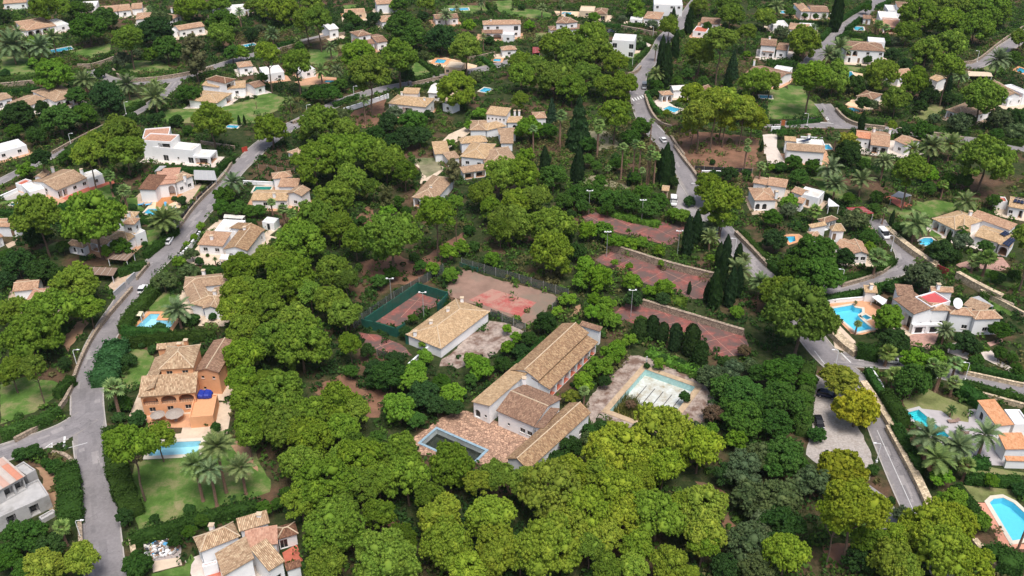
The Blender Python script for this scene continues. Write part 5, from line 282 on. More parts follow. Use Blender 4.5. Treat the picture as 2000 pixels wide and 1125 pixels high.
POOLS=[
 {'name':'swimming_pool','label':'large drained swimming pool with faded lane lines and reeds','pts':((30.9,177.9),(21.2,162.7),(31.8,156.0),(41.5,171.2)),'cop':'oldcop','cw':1.3,'water':None,'depth':1.7,'wl':-0.15,'tile':'old_tile'},
 {'name':'swimming_pool','label':'terrace pool with murky dark water and pale blue rim','pts':((-16.0,156.5),(-19.0,152.0),(-8.4,145.1),(-5.46,149.6)),'cop':'bluecop','cw':0.5,'water':'murky','depth':2.2,'wl':-1.3,'tile':'old_tile2'},
 {'name':'swimming_pool','label':'pale turquoise pool between orange villa and palm lawn','pts':((-74.4,147.8),(-64.6,148.5),(-64.9,152.7),(-74.8,151.9)),'cop':'cop','cw':0.9,'water':'water_pale','depth':1.5,'wl':-0.15,'tile':'pool_tile'},
 {'name':'swimming_pool','label':'L-shaped pale turquoise pool with orange surround','pts':((-84.5,194.4),(-84.2,198.4),(-89.1,198.7),(-89.0,201.6),(-91.6,201.6),(-93.3,195.3)),'cop':'terracop','cw':1.0,'water':'water_pale','depth':1.5,'wl':-0.15,'tile':'pool_tile'},
 {'name':'swimming_pool','label':'kidney shaped blue pool with loungers below the orange deck','pts':((-108.0,256.4),(-103.8,257.0),(-104.2,260.3),(-107.7,260.0),(-109.2,261.0),(-111.5,261.0),(-112.1,258.0)),'cop':'cop','cw':0.5,'water':'water','depth':1.5,'wl':-0.15,'tile':'pool_tile'},
 {'name':'swimming_pool','label':'green rectangular pool inside white villa courtyard','pts':((-82.4,272.7),(-77.1,272.6),(-77.0,276.9),(-82.3,277.0)),'cop':'cop','cw':0.5,'water':'water_green','depth':1.5,'wl':-0.15,'tile':'pool_tile'},
 {'name':'swimming_pool','label':'large blue pool with round steps on orange terrace','pts':((84.6,193.2),(89.0,194.7),(87.6,199.3),(87.4,201.1),(88.9,202.3),(89.4,204.1),(87.8,204.6),(87.6,205.9),(81.0,203.9)),'cop':'cop','cw':0.6,'water':'water','depth':1.5,'wl':-0.15,'tile':'pool_tile'},
 {'name':'spa_pool','label':'small square spa beside the large terrace pool','pts':((88.9,198.7),(90.4,199.6),(89.4,201.3),(87.9,200.4)),'cop':'cop','cw':0.4,'water':'water','depth':1.5,'wl':-0.15,'tile':'pool_tile'},
 {'name':'swimming_pool','label':'turquoise rectangular pool in grey stone terrace','pts':((88.8,152.8),(92.1,154.0),(88.8,163.1),(85.5,161.9)),'cop':'greycop','cw':0.8,'water':'water_teal','depth':1.5,'wl':-0.15,'tile':'pool_tile'},
 {'name':'swimming_pool','label':'blue pool with roman steps and orange paving at right edge','pts':((91.9,124.6),(96.6,125.6),(97.9,130.5),(96.6,134.5),(95.2,135.9),(93.2,135.6),(91.9,134.5)),'cop':'cop','cw':0.8,'water':'water','depth':1.5,'wl':-0.15,'tile':'pool_tile'},
 {'name':'swimming_pool','label':'round blue paddling pool under palms','pts':((116.7,238.3),(117.8,237.3),(120.4,237.8),(121.9,240.0),(121.5,242.2),(119.4,242.2),(117.2,240.5)),'cop':'cop','cw':0.4,'water':'water','depth':1.5,'wl':-0.15,'tile':'pool_tile'},
 {'name':'swimming_pool','label':'small blue pool with orange paving behind dark ficus','pts':((79.7,239.1),(81.7,240.2),(82.3,243.3),(79.4,243.0)),'cop':'terracop','cw':0.8,'water':'water','depth':1.5,'wl':-0.15,'tile':'pool_tile'},
 {'name':'swimming_pool','label':'small turquoise pool beside pale driveway house','pts':((109.2,307.3),(111.7,307.3),(111.7,311.7),(109.2,311.7)),'cop':'cop','cw':0.5,'water':'water','depth':1.5,'wl':-0.15,'tile':'pool_tile'},
 {'name':'swimming_pool','label':'curved blue pool behind dark curved hedge','pts':((129.4,345.6),(131.8,342.9),(133.3,343.8),(131.7,348.3),(129.5,348.3)),'cop':'terracop','cw':1.0,'water':'water','depth':1.5,'wl':-0.15,'tile':'pool_tile'},
 {'name':'swimming_pool','label':'bright blue pool in front of balcony arches villa','pts':((138.4,384.0),(143.1,383.4),(144.0,391.1),(139.4,391.7)),'cop':'cop','cw':0.5,'water':'water','depth':1.5,'wl':-0.15,'tile':'pool_tile'},
 {'name':'swimming_pool','label':'blue pool in pink paving at the right edge','pts':((214.1,392.9),(215.7,388.7),(219.6,392.9),(217.8,396.6)),'cop':'terracop','cw':1.0,'water':'water','depth':1.5,'wl':-0.15,'tile':'pool_tile'},
 {'name':'swimming_pool','label':'small blue pool near the straight street, top right','pts':((164.3,452.9),(168.7,451.8),(170.2,458.1),(165.8,459.1)),'cop':'cop','cw':0.5,'water':'water','depth':1.5,'wl':-0.15,'tile':'pool_tile'},
 {'name':'swimming_pool','label':'round pool edge glimpsed under umbrella pine','pts':((97.9,358.7),(102.6,358.0),(103.1,361.6),(98.4,362.3)),'cop':'cop','cw':0.5,'water':'water','depth':1.5,'wl':-0.15,'tile':'pool_tile'},
 {'name':'swimming_pool','label':'far blue pool left of clipped tree house','pts':((136.2,482.7),(142.8,481.8),(143.5,486.6),(136.9,487.5)),'cop':'cop','cw':0.5,'water':'water','depth':1.5,'wl':-0.15,'tile':'pool_tile'},
 {'name':'swimming_pool','label':'far blue pool among palms on the left','pts':((-205.7,417.1),(-198.4,422.7),(-201.5,426.7),(-208.7,421.0)),'cop':'cop','cw':0.5,'water':'water','depth':1.5,'wl':-0.15,'tile':'pool_tile'},
 {'name':'swimming_pool','label':'blue pool strip left of arched porch villa','pts':((-121.3,425.8),(-117.0,428.9),(-119.2,431.9),(-123.5,428.8)),'cop':'cop','cw':0.5,'water':'water','depth':1.5,'wl':-0.15,'tile':'pool_tile'},
 {'name':'swimming_pool','label':'far blue pool in a lawn at top centre','pts':((-31.7,487.1),(-22.0,488.4),(-22.6,492.9),(-32.3,491.6)),'cop':'cop','cw':0.5,'water':'water','depth':1.5,'wl':-0.15,'tile':'pool_tile'},
 {'name':'swimming_pool','label':'blue pool with peach paving behind tall single pine','pts':((-33.9,403.1),(-29.6,402.2),(-28.5,407.2),(-32.7,408.2)),'cop':'terracop','cw':1.5,'water':'water','depth':1.5,'wl':-0.15,'tile':'pool_tile'},
 {'name':'swimming_pool','label':'round pool edge below arched wall in the palm garden','pts':((-77.3,377.3),(-72.5,377.3),(-72.6,379.8),(-77.2,380.2)),'cop':'terracop','cw':1.2,'water':'water','depth':1.5,'wl':-0.15,'tile':'pool_tile'},
 {'name':'swimming_pool','label':'far pool at the top edge behind hedge','pts':((-84.7,477.4),(-79.4,478.9),(-80.4,482.5),(-85.7,480.9)),'cop':'terracop','cw':1.0,'water':'water','depth':1.5,'wl':-0.15,'tile':'pool_tile'},
 {'name':'swimming_pool','label':'dark blue pool with white rim near abandoned complex','pts':((-13.4,366.6),(-10.1,365.0),(-7.9,369.6),(-11.2,371.2)),'cop':'cop','cw':0.5,'water':'water','depth':1.5,'wl':-0.15,'tile':'pool_tile'},
 {'name':'swimming_pool','label':'small blue pool in front of orange pool house','pts':((-8.3,405.0),(-5.06,404.6),(-4.63,408.4),(-7.9,408.8)),'cop':'terracop','cw':1.0,'water':'water','depth':1.5,'wl':-0.15,'tile':'pool_tile'},
 {'name':'swimming_pool','label':'blue corner pool behind the road bend hedge','pts':((57.7,346.6),(61.9,343.0),(64.9,346.5),(60.8,350.1)),'cop':'cop','cw':1.2,'water':'water','depth':1.5,'wl':-0.15,'tile':'pool_tile'},
 {'name':'swimming_pool','label':'pale far pool beside beige house','pts':((25.2,480.7),(29.6,480.0),(30.3,484.0),(25.9,484.8)),'cop':'cop','cw':0.5,'water':'water','depth':1.5,'wl':-0.15,'tile':'pool_tile'},
 {'name':'swimming_pool','label':'narrow blue pool behind dark hedge at left','pts':((-155.2,263.4),(-150.2,262.9),(-150.0,264.7),(-155.1,265.2)),'cop':'cop','cw':0.5,'water':'water','depth':1.5,'wl':-0.15,'tile':'pool_tile'},
 {'name':'swimming_pool','label':'pool strip behind pine at lawn edge','pts':((-105.2,327.7),(-100.8,327.0),(-100.4,329.6),(-104.8,330.2)),'cop':'cop','cw':0.5,'water':'water','depth':1.5,'wl':-0.15,'tile':'pool_tile'},
]
SHEETS=[
 {'name':'lawn','mat':'lawn','lv':1,'pts':((-226.7,411.7),(-210.6,410.8),(-201.6,388.5),(-214.4,385.0)),'ex':1},
 {'name':'lawn','mat':'lawn','lv':1,'pts':((-170.6,406.9),(-153.3,405.0),(-143.9,393.9),(-158.1,389.4),(-168.4,393.9)),'ex':1},
 {'name':'lawn','mat':'lawn','lv':1,'pts':((-199.3,418.7),(-185.4,431.0),(-179.6,418.7),(-185.7,408.8)),'ex':1},
 {'name':'lawn','mat':'lawn','lv':1,'pts':((-138.7,338.0),(-131.6,346.6),(-113.1,348.1),(-101.1,358.7),(-95.0,332.4),(-103.6,331.1),(-126.7,332.4)),'ex':1},
 {'name':'lawn','mat':'lawn','lv':1,'pts':((-155.3,361.8),(-148.8,360.2),(-145.6,355.6),(-148.9,348.1)),'ex':1},
 {'name':'lawn','mat':'lawn','lv':1,'pts':((-257.0,492.4),(-250.1,497.7),(-247.6,487.1),(-254.1,484.5)),'ex':1},
 {'name':'lawn','mat':'lawn','lv':1,'pts':((-110.0,311.6),(-103.3,311.0),(-100.9,309.1),(-104.1,306.7),(-108.7,307.9)),'ex':1},
 {'name':'lawn','mat':'lawn','lv':1,'pts':((-101.8,361.8),(-97.1,365.0),(-89.6,360.2),(-88.1,348.1),(-93.6,339.4),(-97.0,340.8)),'ex':1},
 {'name':'lawn','mat':'lawn','lv':1,'pts':((-92.4,422.7),(-78.5,420.7),(-75.7,406.9),(-82.8,399.4),(-88.5,401.2)),'ex':1},
 {'name':'lawn','mat':'lawn','lv':1,'pts':((-43.3,399.4),(-41.6,406.9),(-32.7,390.3),(-39.7,385.0),(-42.2,386.7)),'ex':1},
 {'name':'lawn','mat':'lawn','lv':1,'pts':((-79.8,428.9),(-74.5,431.0),(-72.9,424.8),(-77.6,422.7)),'ex':1},
 {'name':'lawn','mat':'lawn','lv':1,'pts':((-33.8,497.7),(-13.1,497.7),(-8.7,487.1),(-21.8,482.0),(-33.1,487.1)),'ex':1},
 {'name':'lawn','mat':'lawn','lv':1,'pts':((-10.4,505.9),(0.0,508.7),(0.0,479.4),(-6.6,484.5)),'ex':1},
 {'name':'lawn','mat':'lawn','lv':1,'pts':((-87.8,497.7),(-79.6,500.4),(-79.9,492.4),(-85.8,489.7)),'ex':1},
 {'name':'lawn','mat':'lawn','lv':1,'pts':((-86.1,373.1),(-82.5,374.8),(-81.8,368.2),(-84.3,366.6)),'ex':1},
 {'name':'lawn','mat':'lawn','lv':1,'pts':((-14.1,408.8),(-7.9,397.5),(-12.6,395.7)),'ex':1},
 {'name':'bare_earth','mat':'soil','lv':1,'pts':((-62.5,335.2),(-60.4,345.1),(-49.3,358.7),(-48.6,325.7),(-53.8,327.0)),'ex':1},
 {'name':'terrace','mat':'terra','lv':1,'pts':((-89.8,378.1),(-79.7,385.0),(-72.6,383.3),(-72.4,378.1),(-86.1,373.1)),'ex':1},
 {'name':'terrace','mat':'peach','lv':1,'pts':((-38.5,405.0),(-29.3,410.8),(-15.0,399.4),(-15.9,390.3),(-28.9,395.7)),'ex':1},
 {'name':'lawn','mat':'lawn','lv':1,'pts':((0.0,492.4),(12.6,489.7),(20.0,482.0),(19.0,472.0),(4.09,474.4),(0.0,479.4)),'ex':1},
 {'name':'lawn','mat':'lawn','lv':1,'pts':((10.4,448.4),(16.2,448.4),(16.6,440.7),(10.9,440.7)),'ex':1},
 {'name':'lawn','mat':'lawn','lv':1,'pts':((47.9,412.7),(53.5,414.7),(58.9,418.7),(52.3,403.1),(48.5,406.9)),'ex':1},
 {'name':'terrace','mat':'white_pave','lv':1,'pts':((55.1,355.6),(59.3,358.7),(62.5,351.1),(62.3,342.2),(57.8,343.7)),'ex':1},
 {'name':'driveway','mat':'white_pave','lv':1,'pts':((57.3,437.4),(61.1,437.4),(63.8,428.9),(62.2,425.8),(58.4,431.0)),'ex':1},
 {'name':'terrace','mat':'peach','lv':1,'pts':((21.6,487.1),(34.1,485.8),(34.2,476.9),(22.7,478.2)),'ex':1},
 {'name':'bare_earth','mat':'soil','lv':1,'pts':((58.9,319.2),(66.1,324.4),(89.0,317.9),(78.7,284.0),(60.1,285.1),(58.7,311.6)),'ex':1},
 {'name':'clearing','mat':'scrub','lv':1,'pts':((27.9,325.7),(35.8,324.4),(37.4,310.4),(29.4,305.5),(25.5,311.6)),'ex':1},
 {'name':'lawn','mat':'lawn','lv':1,'pts':((103.3,368.2),(110.7,371.5),(118.8,352.6),(116.2,339.4),(101.1,336.6),(96.0,336.6)),'ex':1},
 {'name':'lawn','mat':'lawn','lv':1,'pts':((157.5,439.6),(166.4,439.6),(163.1,435.2),(156.5,434.2)),'ex':1},
 {'name':'lawn','mat':'lawn','lv':1,'pts':((142.9,401.2),(150.6,395.7),(148.6,391.2),(141.6,393.0)),'ex':1},
 {'name':'lawn','mat':'drylawn','lv':1,'pts':((150.8,338.0),(162.4,352.6),(167.2,351.1),(162.7,342.2),(150.8,332.4)),'ex':1},
 {'name':'lawn','mat':'drylawn','lv':1,'pts':((171.1,428.9),(177.9,426.8),(167.4,410.8),(164.4,410.8)),'ex':1},
 {'name':'driveway','mat':'white_pave','lv':1,'pts':((93.0,319.2),(93.7,314.1),(91.6,303.1),(86.9,303.1),(90.5,319.2)),'ex':1},
 {'name':'driveway','mat':'white_pave','lv':1,'pts':((90.4,320.8),(96.1,322.4),(92.8,309.5),(92.5,296.7),(91.7,294.7),(86.3,295.4)),'ex':1},
 {'name':'driveway','mat':'concrete','lv':1,'pts':((132.3,414.7),(135.9,414.7),(135.0,406.9),(129.8,403.1)),'ex':1},
 {'name':'terrace','mat':'peach','lv':1,'pts':((141.3,392.1),(148.3,388.5),(146.1,383.3),(139.8,385.0)),'ex':1},
 {'name':'lawn','mat':'lawn','lv':1,'pts':((210.8,414.7),(211.9,399.4),(204.4,385.0),(199.0,388.5)),'ex':1},
 {'name':'lawn','mat':'lawn','lv':1,'pts':((112.6,374.8),(119.0,371.5),(116.5,355.6),(110.3,358.7)),'ex':1},
 {'name':'lawn','mat':'lawn','lv':1,'pts':((-159.3,265.8),(-153.3,268.7),(-151.2,266.8),(-156.3,264.8),(-158.4,263.9)),'ex':1},
 {'name':'lawn','mat':'lawn','lv':1,'pts':((-138.8,267.7),(-130.0,278.8),(-124.5,275.7),(-124.8,266.8),(-133.1,263.9)),'ex':1},
 {'name':'terrace','mat':'redtile','lv':1,'pts':((-142.2,269.7),(-134.4,278.8),(-129.6,281.4),(-128.6,279.8),(-139.5,267.2)),'ex':1},
 {'name':'driveway','mat':'concrete','lv':1,'pts':((-160.6,268.7),(-157.7,273.7),(-151.6,270.7),(-157.2,266.8)),'ex':1},
 {'name':'lawn','mat':'lawn','lv':1,'pts':((-120.8,268.7),(-117.7,269.7),(-116.1,264.8),(-112.7,261.0),(-113.1,257.3),(-118.7,259.2)),'ex':1},
 {'name':'terrace','mat':'peach','lv':1,'pts':((-112.2,264.8),(-107.1,268.7),(-102.7,266.8),(-102.1,262.0),(-104.7,258.3),(-112.5,259.2)),'ex':1},
 {'name':'wooden_deck','mat':'deck','lv':3,'pts':((-111.4,268.7),(-108.4,271.7),(-104.1,271.7),(-105.3,265.8),(-107.5,262.0),(-109.8,262.5)),'ex':1},
 {'name':'lawn','mat':'lawn','lv':1,'pts':((-101.2,270.7),(-99.5,279.8),(-98.3,278.8),(-99.8,268.7)),'ex':1},
 {'name':'terrace','mat':'pave','lv':1,'pts':((-103.7,268.7),(-101.2,279.8),(-100.1,278.8),(-100.1,263.9)),'ex':1},
 {'name':'lawn','mat':'lawn','lv':1,'pts':((-107.5,246.7),(-103.7,248.4),(-101.4,245.0),(-103.8,236.7)),'ex':1},
 {'name':'terrace','mat':'pale_pave','lv':1,'pts':((-90.6,228.8),(-89.5,238.3),(-81.2,233.5),(-76.0,231.1),(-75.7,226.5),(-87.7,226.5)),'ex':1},
 {'name':'terrace','mat':'pale_pave','lv':1,'pts':((-90.6,245.0),(-88.1,253.7),(-80.7,253.7),(-82.0,245.8)),'ex':1},
 {'name':'terrace','mat':'pale_pave','lv':1,'pts':((-73.5,236.7),(-68.3,249.3),(-69.7,251.9),(-73.4,243.3)),'ex':1},
 {'name':'lawn','mat':'lawn','lv':1,'pts':((-135.5,234.3),(-130.8,240.0),(-127.9,236.7),(-132.1,231.9)),'ex':1},
 {'name':'driveway','mat':'pave','lv':1,'pts':((-106.6,221.3),(-104.0,223.5),(-102.7,222.1),(-103.6,212.1),(-107.3,214.2)),'ex':1},
 {'name':'terrace','mat':'pave','lv':1,'pts':((-145.0,238.3),(-143.0,241.6),(-141.9,238.3),(-143.1,235.9)),'ex':1},
 {'name':'lawn','mat':'lawn','lv':1,'pts':((-69.0,248.4),(-65.1,249.3),(-65.1,245.0),(-68.9,242.5)),'ex':1},
 {'name':'lawn','mat':'lawn','lv':1,'pts':((-94.0,204.8),(-92.8,210.8),(-90.2,212.8),(-87.0,209.4),(-87.7,204.8),(-88.5,202.8),(-92.0,202.8)),'ex':1},
 {'name':'lawn','mat':'lawn','lv':1,'pts':((-88.2,200.6),(-86.6,202.2),(-85.5,199.7),(-87.4,199.3)),'ex':1},
 {'name':'lawn','mat':'lawn','lv':1,'pts':((-90.2,176.1),(-91.2,186.5),(-86.6,185.3),(-84.2,182.0),(-84.0,170.9),(-87.0,168.9)),'ex':1},
 {'name':'lawn','mat':'lawn','lv':1,'pts':((-115.9,171.9),(-111.7,175.0),(-103.3,172.9),(-101.1,168.9),(-103.9,162.1),(-109.4,158.0)),'ex':1},
 {'name':'terrace','mat':'terratile','lv':2,'pts':((-79.1,160.7),(-69.7,161.6),(-68.0,157.0),(-77.4,156.8)),'ex':1},
 {'name':'terrace','mat':'pale_pave','lv':2,'pts':((-71.4,154.8),(-64.0,156.2),(-62.6,153.1),(-64.8,151.8),(-70.6,151.3)),'ex':1},
 {'name':'bare_earth','mat':'soil2','lv':1,'pts':((-108.9,188.2),(-108.8,197.8),(-106.5,199.0),(-105.8,195.3),(-105.6,184.8)),'ex':1},
 {'name':'lawn','mat':'lawn','lv':1,'pts':((-76.7,197.8),(-74.0,197.8),(-72.7,195.3),(-76.4,195.3)),'ex':1},
 {'name':'terrace','mat':'pave','lv':2,'pts':((-94.5,195.9),(-95.0,201.6),(-93.6,203.5),(-92.1,202.2)),'ex':1},
 {'name':'lawn','mat':'lawn','lv':1,'pts':((-76.7,146.5),(-64.2,147.8),(-64.5,150.7),(-56.1,154.6),(-47.9,140.9),(-47.3,137.5),(-61.8,130.8),(-69.4,127.3),(-74.5,137.8)),'ex':1},
 {'name':'lawn','mat':'drylawn','lv':2,'pts':((-65.3,134.8),(-63.6,135.2),(-62.6,132.6),(-64.1,132.6)),'ex':1},
 {'name':'bare_earth','mat':'soil2','lv':2,'pts':((-58.4,151.2),(-57.1,153.8),(-53.3,148.6),(-50.9,143.3),(-54.2,145.7)),'ex':1},
 {'name':'rubble_yard','mat':'rubble','lv':1,'pts':((-67.4,123.6),(-62.0,125.6),(-60.1,122.6),(-59.7,120.3),(-66.0,119.4)),'ex':1},
 {'name':'terrace','mat':'pale_pave','lv':2,'pts':((-64.6,119.7),(-59.8,120.8),(-58.9,118.9),(-63.5,117.2)),'ex':1},
 {'name':'lawn','mat':'lawn','lv':1,'pts':((-63.7,116.9),(-58.4,118.7),(-58.1,121.6),(-57.0,120.3),(-56.8,116.4),(-63.5,116.4)),'ex':1},
 {'name':'bare_earth','mat':'soil2','lv':1,'pts':((-96.1,144.5),(-94.1,144.5),(-90.5,141.7),(-85.6,132.3),(-87.4,131.6),(-92.5,138.6)),'ex':1},
 {'name':'terrace','mat':'redtile','lv':2,'pts':((-41.6,121.8),(-39.4,123.9),(-37.5,119.9),(-40.3,118.5)),'ex':1},
 {'name':'terrace','mat':'redtile','lv':2,'pts':((-55.1,118.4),(-52.6,119.3),(-51.2,116.4),(-54.1,116.3)),'ex':1},
 {'name':'dirt_court','mat':'dirt','lv':1,'pts':((-17.4,216.9),(-13.2,224.1),(-9.4,222.1),(3.53,215.0),(12.7,208.8),(3.91,196.2),(-5.68,202.9),(-16.8,211.3)),'ex':1},
 {'name':'tennis_court','mat':'court_new','lv':2,'pts':((-11.2,208.2),(-5.25,213.8),(6.29,207.0),(2.11,200.1)),'ex':0},
 {'name':'padel_court','mat':'court','lv':1,'pts':((-37.0,198.9),(-25.5,215.3),(-17.3,211.3),(-18.7,206.5),(-28.8,195.9),(-34.4,197.8)),'ex':1},
 {'name':'front_court','mat':'court','lv':1,'pts':((-37.8,193.4),(-32.8,192.3),(-25.4,186.6),(-23.6,183.5),(-27.9,182.8),(-32.4,186.1),(-36.8,190.2)),'ex':1},
 {'name':'pavilion_yard','mat':'oldconc','lv':1,'pts':((-16.5,182.0),(-5.59,198.4),(3.91,196.2),(-0.05,189.2),(-3.56,184.5),(-12.6,178.1),(-16.9,179.1)),'ex':1},
 {'name':'upper_court','mat':'court','lv':1,'pts':((20.4,255.6),(27.1,260.4),(38.5,255.2),(51.0,248.9),(48.2,240.7),(45.6,238.1),(41.7,239.4),(28.9,246.8)),'ex':1},
 {'name':'middle_court','mat':'court','lv':1,'pts':((27.9,235.5),(54.3,220.8),(50.8,209.1),(45.4,209.1),(35.2,216.8),(23.3,229.2)),'ex':1},
 {'name':'lower_court','mat':'court','lv':1,'pts':((30.3,207.4),(41.6,202.2),(56.9,192.9),(56.3,183.7),(49.3,182.5),(46.3,189.4),(27.4,199.0),(25.6,201.6)),'ex':1},
 {'name':'brick_terrace','mat':'brick_pave','lv':1,'pts':((-22.0,152.2),(-15.2,160.3),(-12.0,162.5),(-9.9,162.7),(4.61,154.7),(-0.3,146.2),(-6.01,145.3),(-19.1,148.5)),'ex':1},
 {'name':'pool_surround','mat':'oldconc','lv':1,'pts':((17.0,166.1),(27.3,183.8),(32.6,182.7),(36.4,180.5),(41.8,173.6),(45.2,167.5),(41.4,159.0),(33.7,156.0),(23.6,157.2),(16.6,161.3)),'ex':1},
 {'name':'yard','mat':'oldconc','lv':1,'pts':((16.2,164.9),(18.6,168.7),(19.2,165.9),(18.2,155.9),(16.4,156.3)),'ex':1},
 {'name':'gravel_lot','mat':'gravel','lv':1,'pts':((69.7,176.1),(74.3,168.9),(74.0,154.4),(73.3,145.9),(70.8,140.7),(62.2,145.1),(60.3,148.4),(64.5,160.7)),'ex':1},
 {'name':'asphalt_lot','mat':'asphalt2','lv':1,'pts':((66.9,137.1),(70.0,140.1),(72.5,136.3),(73.6,131.9),(71.3,127.3),(67.2,128.0)),'ex':1},
 {'name':'entrance_lane','mat':'asphalt2','lv':1,'pts':((49.3,260.1),(53.6,278.8),(54.8,279.8),(58.2,253.7),(56.1,251.0)),'ex':1},
 {'name':'pool_terrace','mat':'terratile','lv':1,'pts':((81.3,206.9),(91.3,210.3),(92.4,207.4),(94.5,204.6),(90.0,193.9),(85.6,192.2),(83.1,192.6),(81.3,200.9)),'ex':1},
 {'name':'terrace','mat':'pinkbrick','lv':1,'pts':((96.3,191.3),(99.3,193.0),(104.8,193.0),(102.0,188.4),(99.5,185.9),(96.0,188.0)),'ex':1},
 {'name':'garden_path','mat':'white_pave','lv':1,'pts':((105.3,188.4),(107.4,188.8),(106.6,186.3),(108.9,183.9),(107.4,181.6),(103.6,184.7)),'ex':1},
 {'name':'garden_path','mat':'white_pave','lv':1,'pts':((111.6,185.5),(114.9,185.5),(113.9,182.7),(116.4,178.1),(115.0,176.9),(111.3,182.0)),'ex':1},
 {'name':'terrace','mat':'pinkbrick','lv':1,'pts':((114.7,188.8),(119.1,190.5),(118.8,189.2),(114.9,187.2)),'ex':1},
 {'name':'lawn','mat':'lawn','lv':1,'pts':((122.9,209.3),(125.0,208.3),(128.0,203.7),(126.3,200.0),(122.9,204.6)),'ex':1},
 {'name':'lawn','mat':'drylawn','lv':1,'pts':((86.8,166.9),(93.6,170.5),(95.9,167.5),(99.9,164.0),(98.1,158.7),(92.9,160.6),(88.1,163.4),(85.5,161.2)),'ex':1},
 {'name':'terrace','mat':'greystone','lv':1,'pts':((88.1,163.7),(93.6,162.6),(94.9,159.5),(97.9,158.7),(99.8,163.1),(102.6,163.4),(103.0,154.6),(99.7,145.0),(96.5,145.2),(91.0,147.9),(88.7,152.5)),'ex':1},
 {'name':'lawn','mat':'drylawn','lv':1,'pts':((94.2,145.7),(98.5,144.0),(102.5,143.0),(102.1,142.0),(92.9,143.0)),'ex':1},
 {'name':'lawn','mat':'drylawn','lv':1,'pts':((88.9,139.4),(97.8,138.2),(98.2,135.6),(91.9,134.5),(89.7,134.8)),'ex':1},
 {'name':'terrace','mat':'salmon','lv':1,'pts':((89.7,134.5),(91.4,134.5),(91.5,124.3),(94.7,123.6),(94.2,122.6),(89.3,122.9)),'ex':1},
 {'name':'bare_earth','mat':'soil','lv':1,'pts':((84.5,124.3),(85.9,121.6),(86.6,117.8),(84.8,116.4),(83.9,121.6)),'ex':1},
 {'name':'planting_bed','mat':'soil','lv':1,'pts':((83.8,151.2),(85.3,151.6),(85.9,145.7),(83.8,142.9),(83.1,147.0)),'ex':1},
 {'name':'lawn','mat':'lawn','lv':1,'pts':((125.1,268.1),(127.8,265.5),(132.2,267.4),(136.8,265.5),(136.0,259.8),(125.8,254.9),(124.6,259.2),(122.8,261.7)),'ex':1},
 {'name':'lawn','mat':'lawn','lv':1,'pts':((123.5,247.3),(125.1,243.3),(122.9,241.6),(121.6,243.9)),'ex':1},
 {'name':'lawn','mat':'lawn','lv':1,'pts':((122.9,241.6),(125.5,242.2),(126.1,237.8),(122.6,236.7)),'ex':1},
 {'name':'terrace','mat':'pave','lv':1,'pts':((124.9,251.3),(126.1,251.3),(129.2,245.0),(126.7,240.5),(125.7,242.7)),'ex':1},
 {'name':'courtyard','mat':'pinkbrick','lv':1,'pts':((122.2,226.8),(129.0,229.9),(137.1,230.9),(136.9,225.8),(134.8,222.3),(130.2,224.3),(123.2,224.3)),'ex':1},
 {'name':'lawn','mat':'lawn','lv':1,'pts':((123.1,222.8),(130.5,224.3),(134.4,221.4),(135.8,217.0),(132.4,214.9),(126.1,217.0)),'ex':1},
 {'name':'lawn','mat':'lawn','lv':1,'pts':((97.6,285.1),(103.5,284.0),(107.8,271.7),(102.0,266.8),(98.8,273.7)),'ex':1},
 {'name':'lawn','mat':'lawn','lv':1,'pts':((114.9,265.8),(120.4,261.0),(123.1,259.2),(118.2,253.7),(114.4,259.2)),'ex':1},
 {'name':'gazebo_floor','mat':'redtile','lv':3,'pts':((116.7,269.2),(119.4,270.2),(123.8,263.4),(119.5,261.5)),'ex':1},
 {'name':'lawn','mat':'lawn','lv':1,'pts':((119.0,302.0),(123.3,300.8),(120.9,296.2),(116.8,295.0)),'ex':1},
 {'name':'driveway','mat':'pinkbrick','lv':1,'pts':((106.2,251.9),(108.9,252.8),(108.5,246.7),(104.9,246.7)),'ex':1},
 {'name':'terrace','mat':'terra','lv':1,'pts':((80.0,244.7),(83.8,244.7),(84.8,242.5),(80.9,239.7)),'ex':1},
 {'name':'terrace','mat':'peach','lv':1,'pts':((129.5,351.8),(134.3,358.0),(137.6,344.8),(135.3,341.9),(132.7,345.8)),'ex':1},
 {'name':'yard','mat':'pale_pave','lv':1,'pts':((-33.4,295.0),(-29.2,299.6),(-22.1,291.7),(-25.6,283.0),(-29.8,278.8),(-29.7,289.5)),'ex':1},
 {'name':'bare_earth','mat':'soil','lv':1,'pts':((-48.2,253.7),(-44.4,262.9),(-40.2,255.5),(-35.1,246.7),(-38.9,245.0),(-44.3,243.3)),'ex':1},
 {'name':'bare_earth','mat':'soil','lv':1,'pts':((-42.2,228.1),(-35.5,232.7),(-25.6,228.8),(-20.1,238.3),(-16.8,242.5),(-14.2,245.8),(-13.0,235.1),(-19.8,226.5),(-27.5,216.3),(-35.4,215.6),(-40.5,221.3)),'ex':1},
 {'name':'bare_earth','mat':'soil','lv':1,'pts':((-46.0,170.9),(-39.4,176.1),(-33.0,169.9),(-26.8,169.9),(-28.7,160.3),(-31.1,160.3),(-35.3,165.0),(-42.3,166.9)),'ex':1},
 {'name':'yard','mat':'pale_pave','lv':1,'pts':((-26.7,309.1),(-22.8,321.2),(-16.1,329.7),(-15.0,323.3),(-20.0,313.1),(-23.4,305.3)),'ex':1},
 {'name':'yard','mat':'scrub','lv':1,'pts':((-33.2,299.6),(-24.6,299.6),(-22.6,291.4),(-28.2,283.6),(-30.6,290.6)),'ex':1},
 {'name':'bare_earth','mat':'soil','lv':1,'pts':((-25.3,127.7),(-22.6,130.5),(-19.9,129.1),(-22.8,123.6),(-25.2,122.9)),'ex':1},
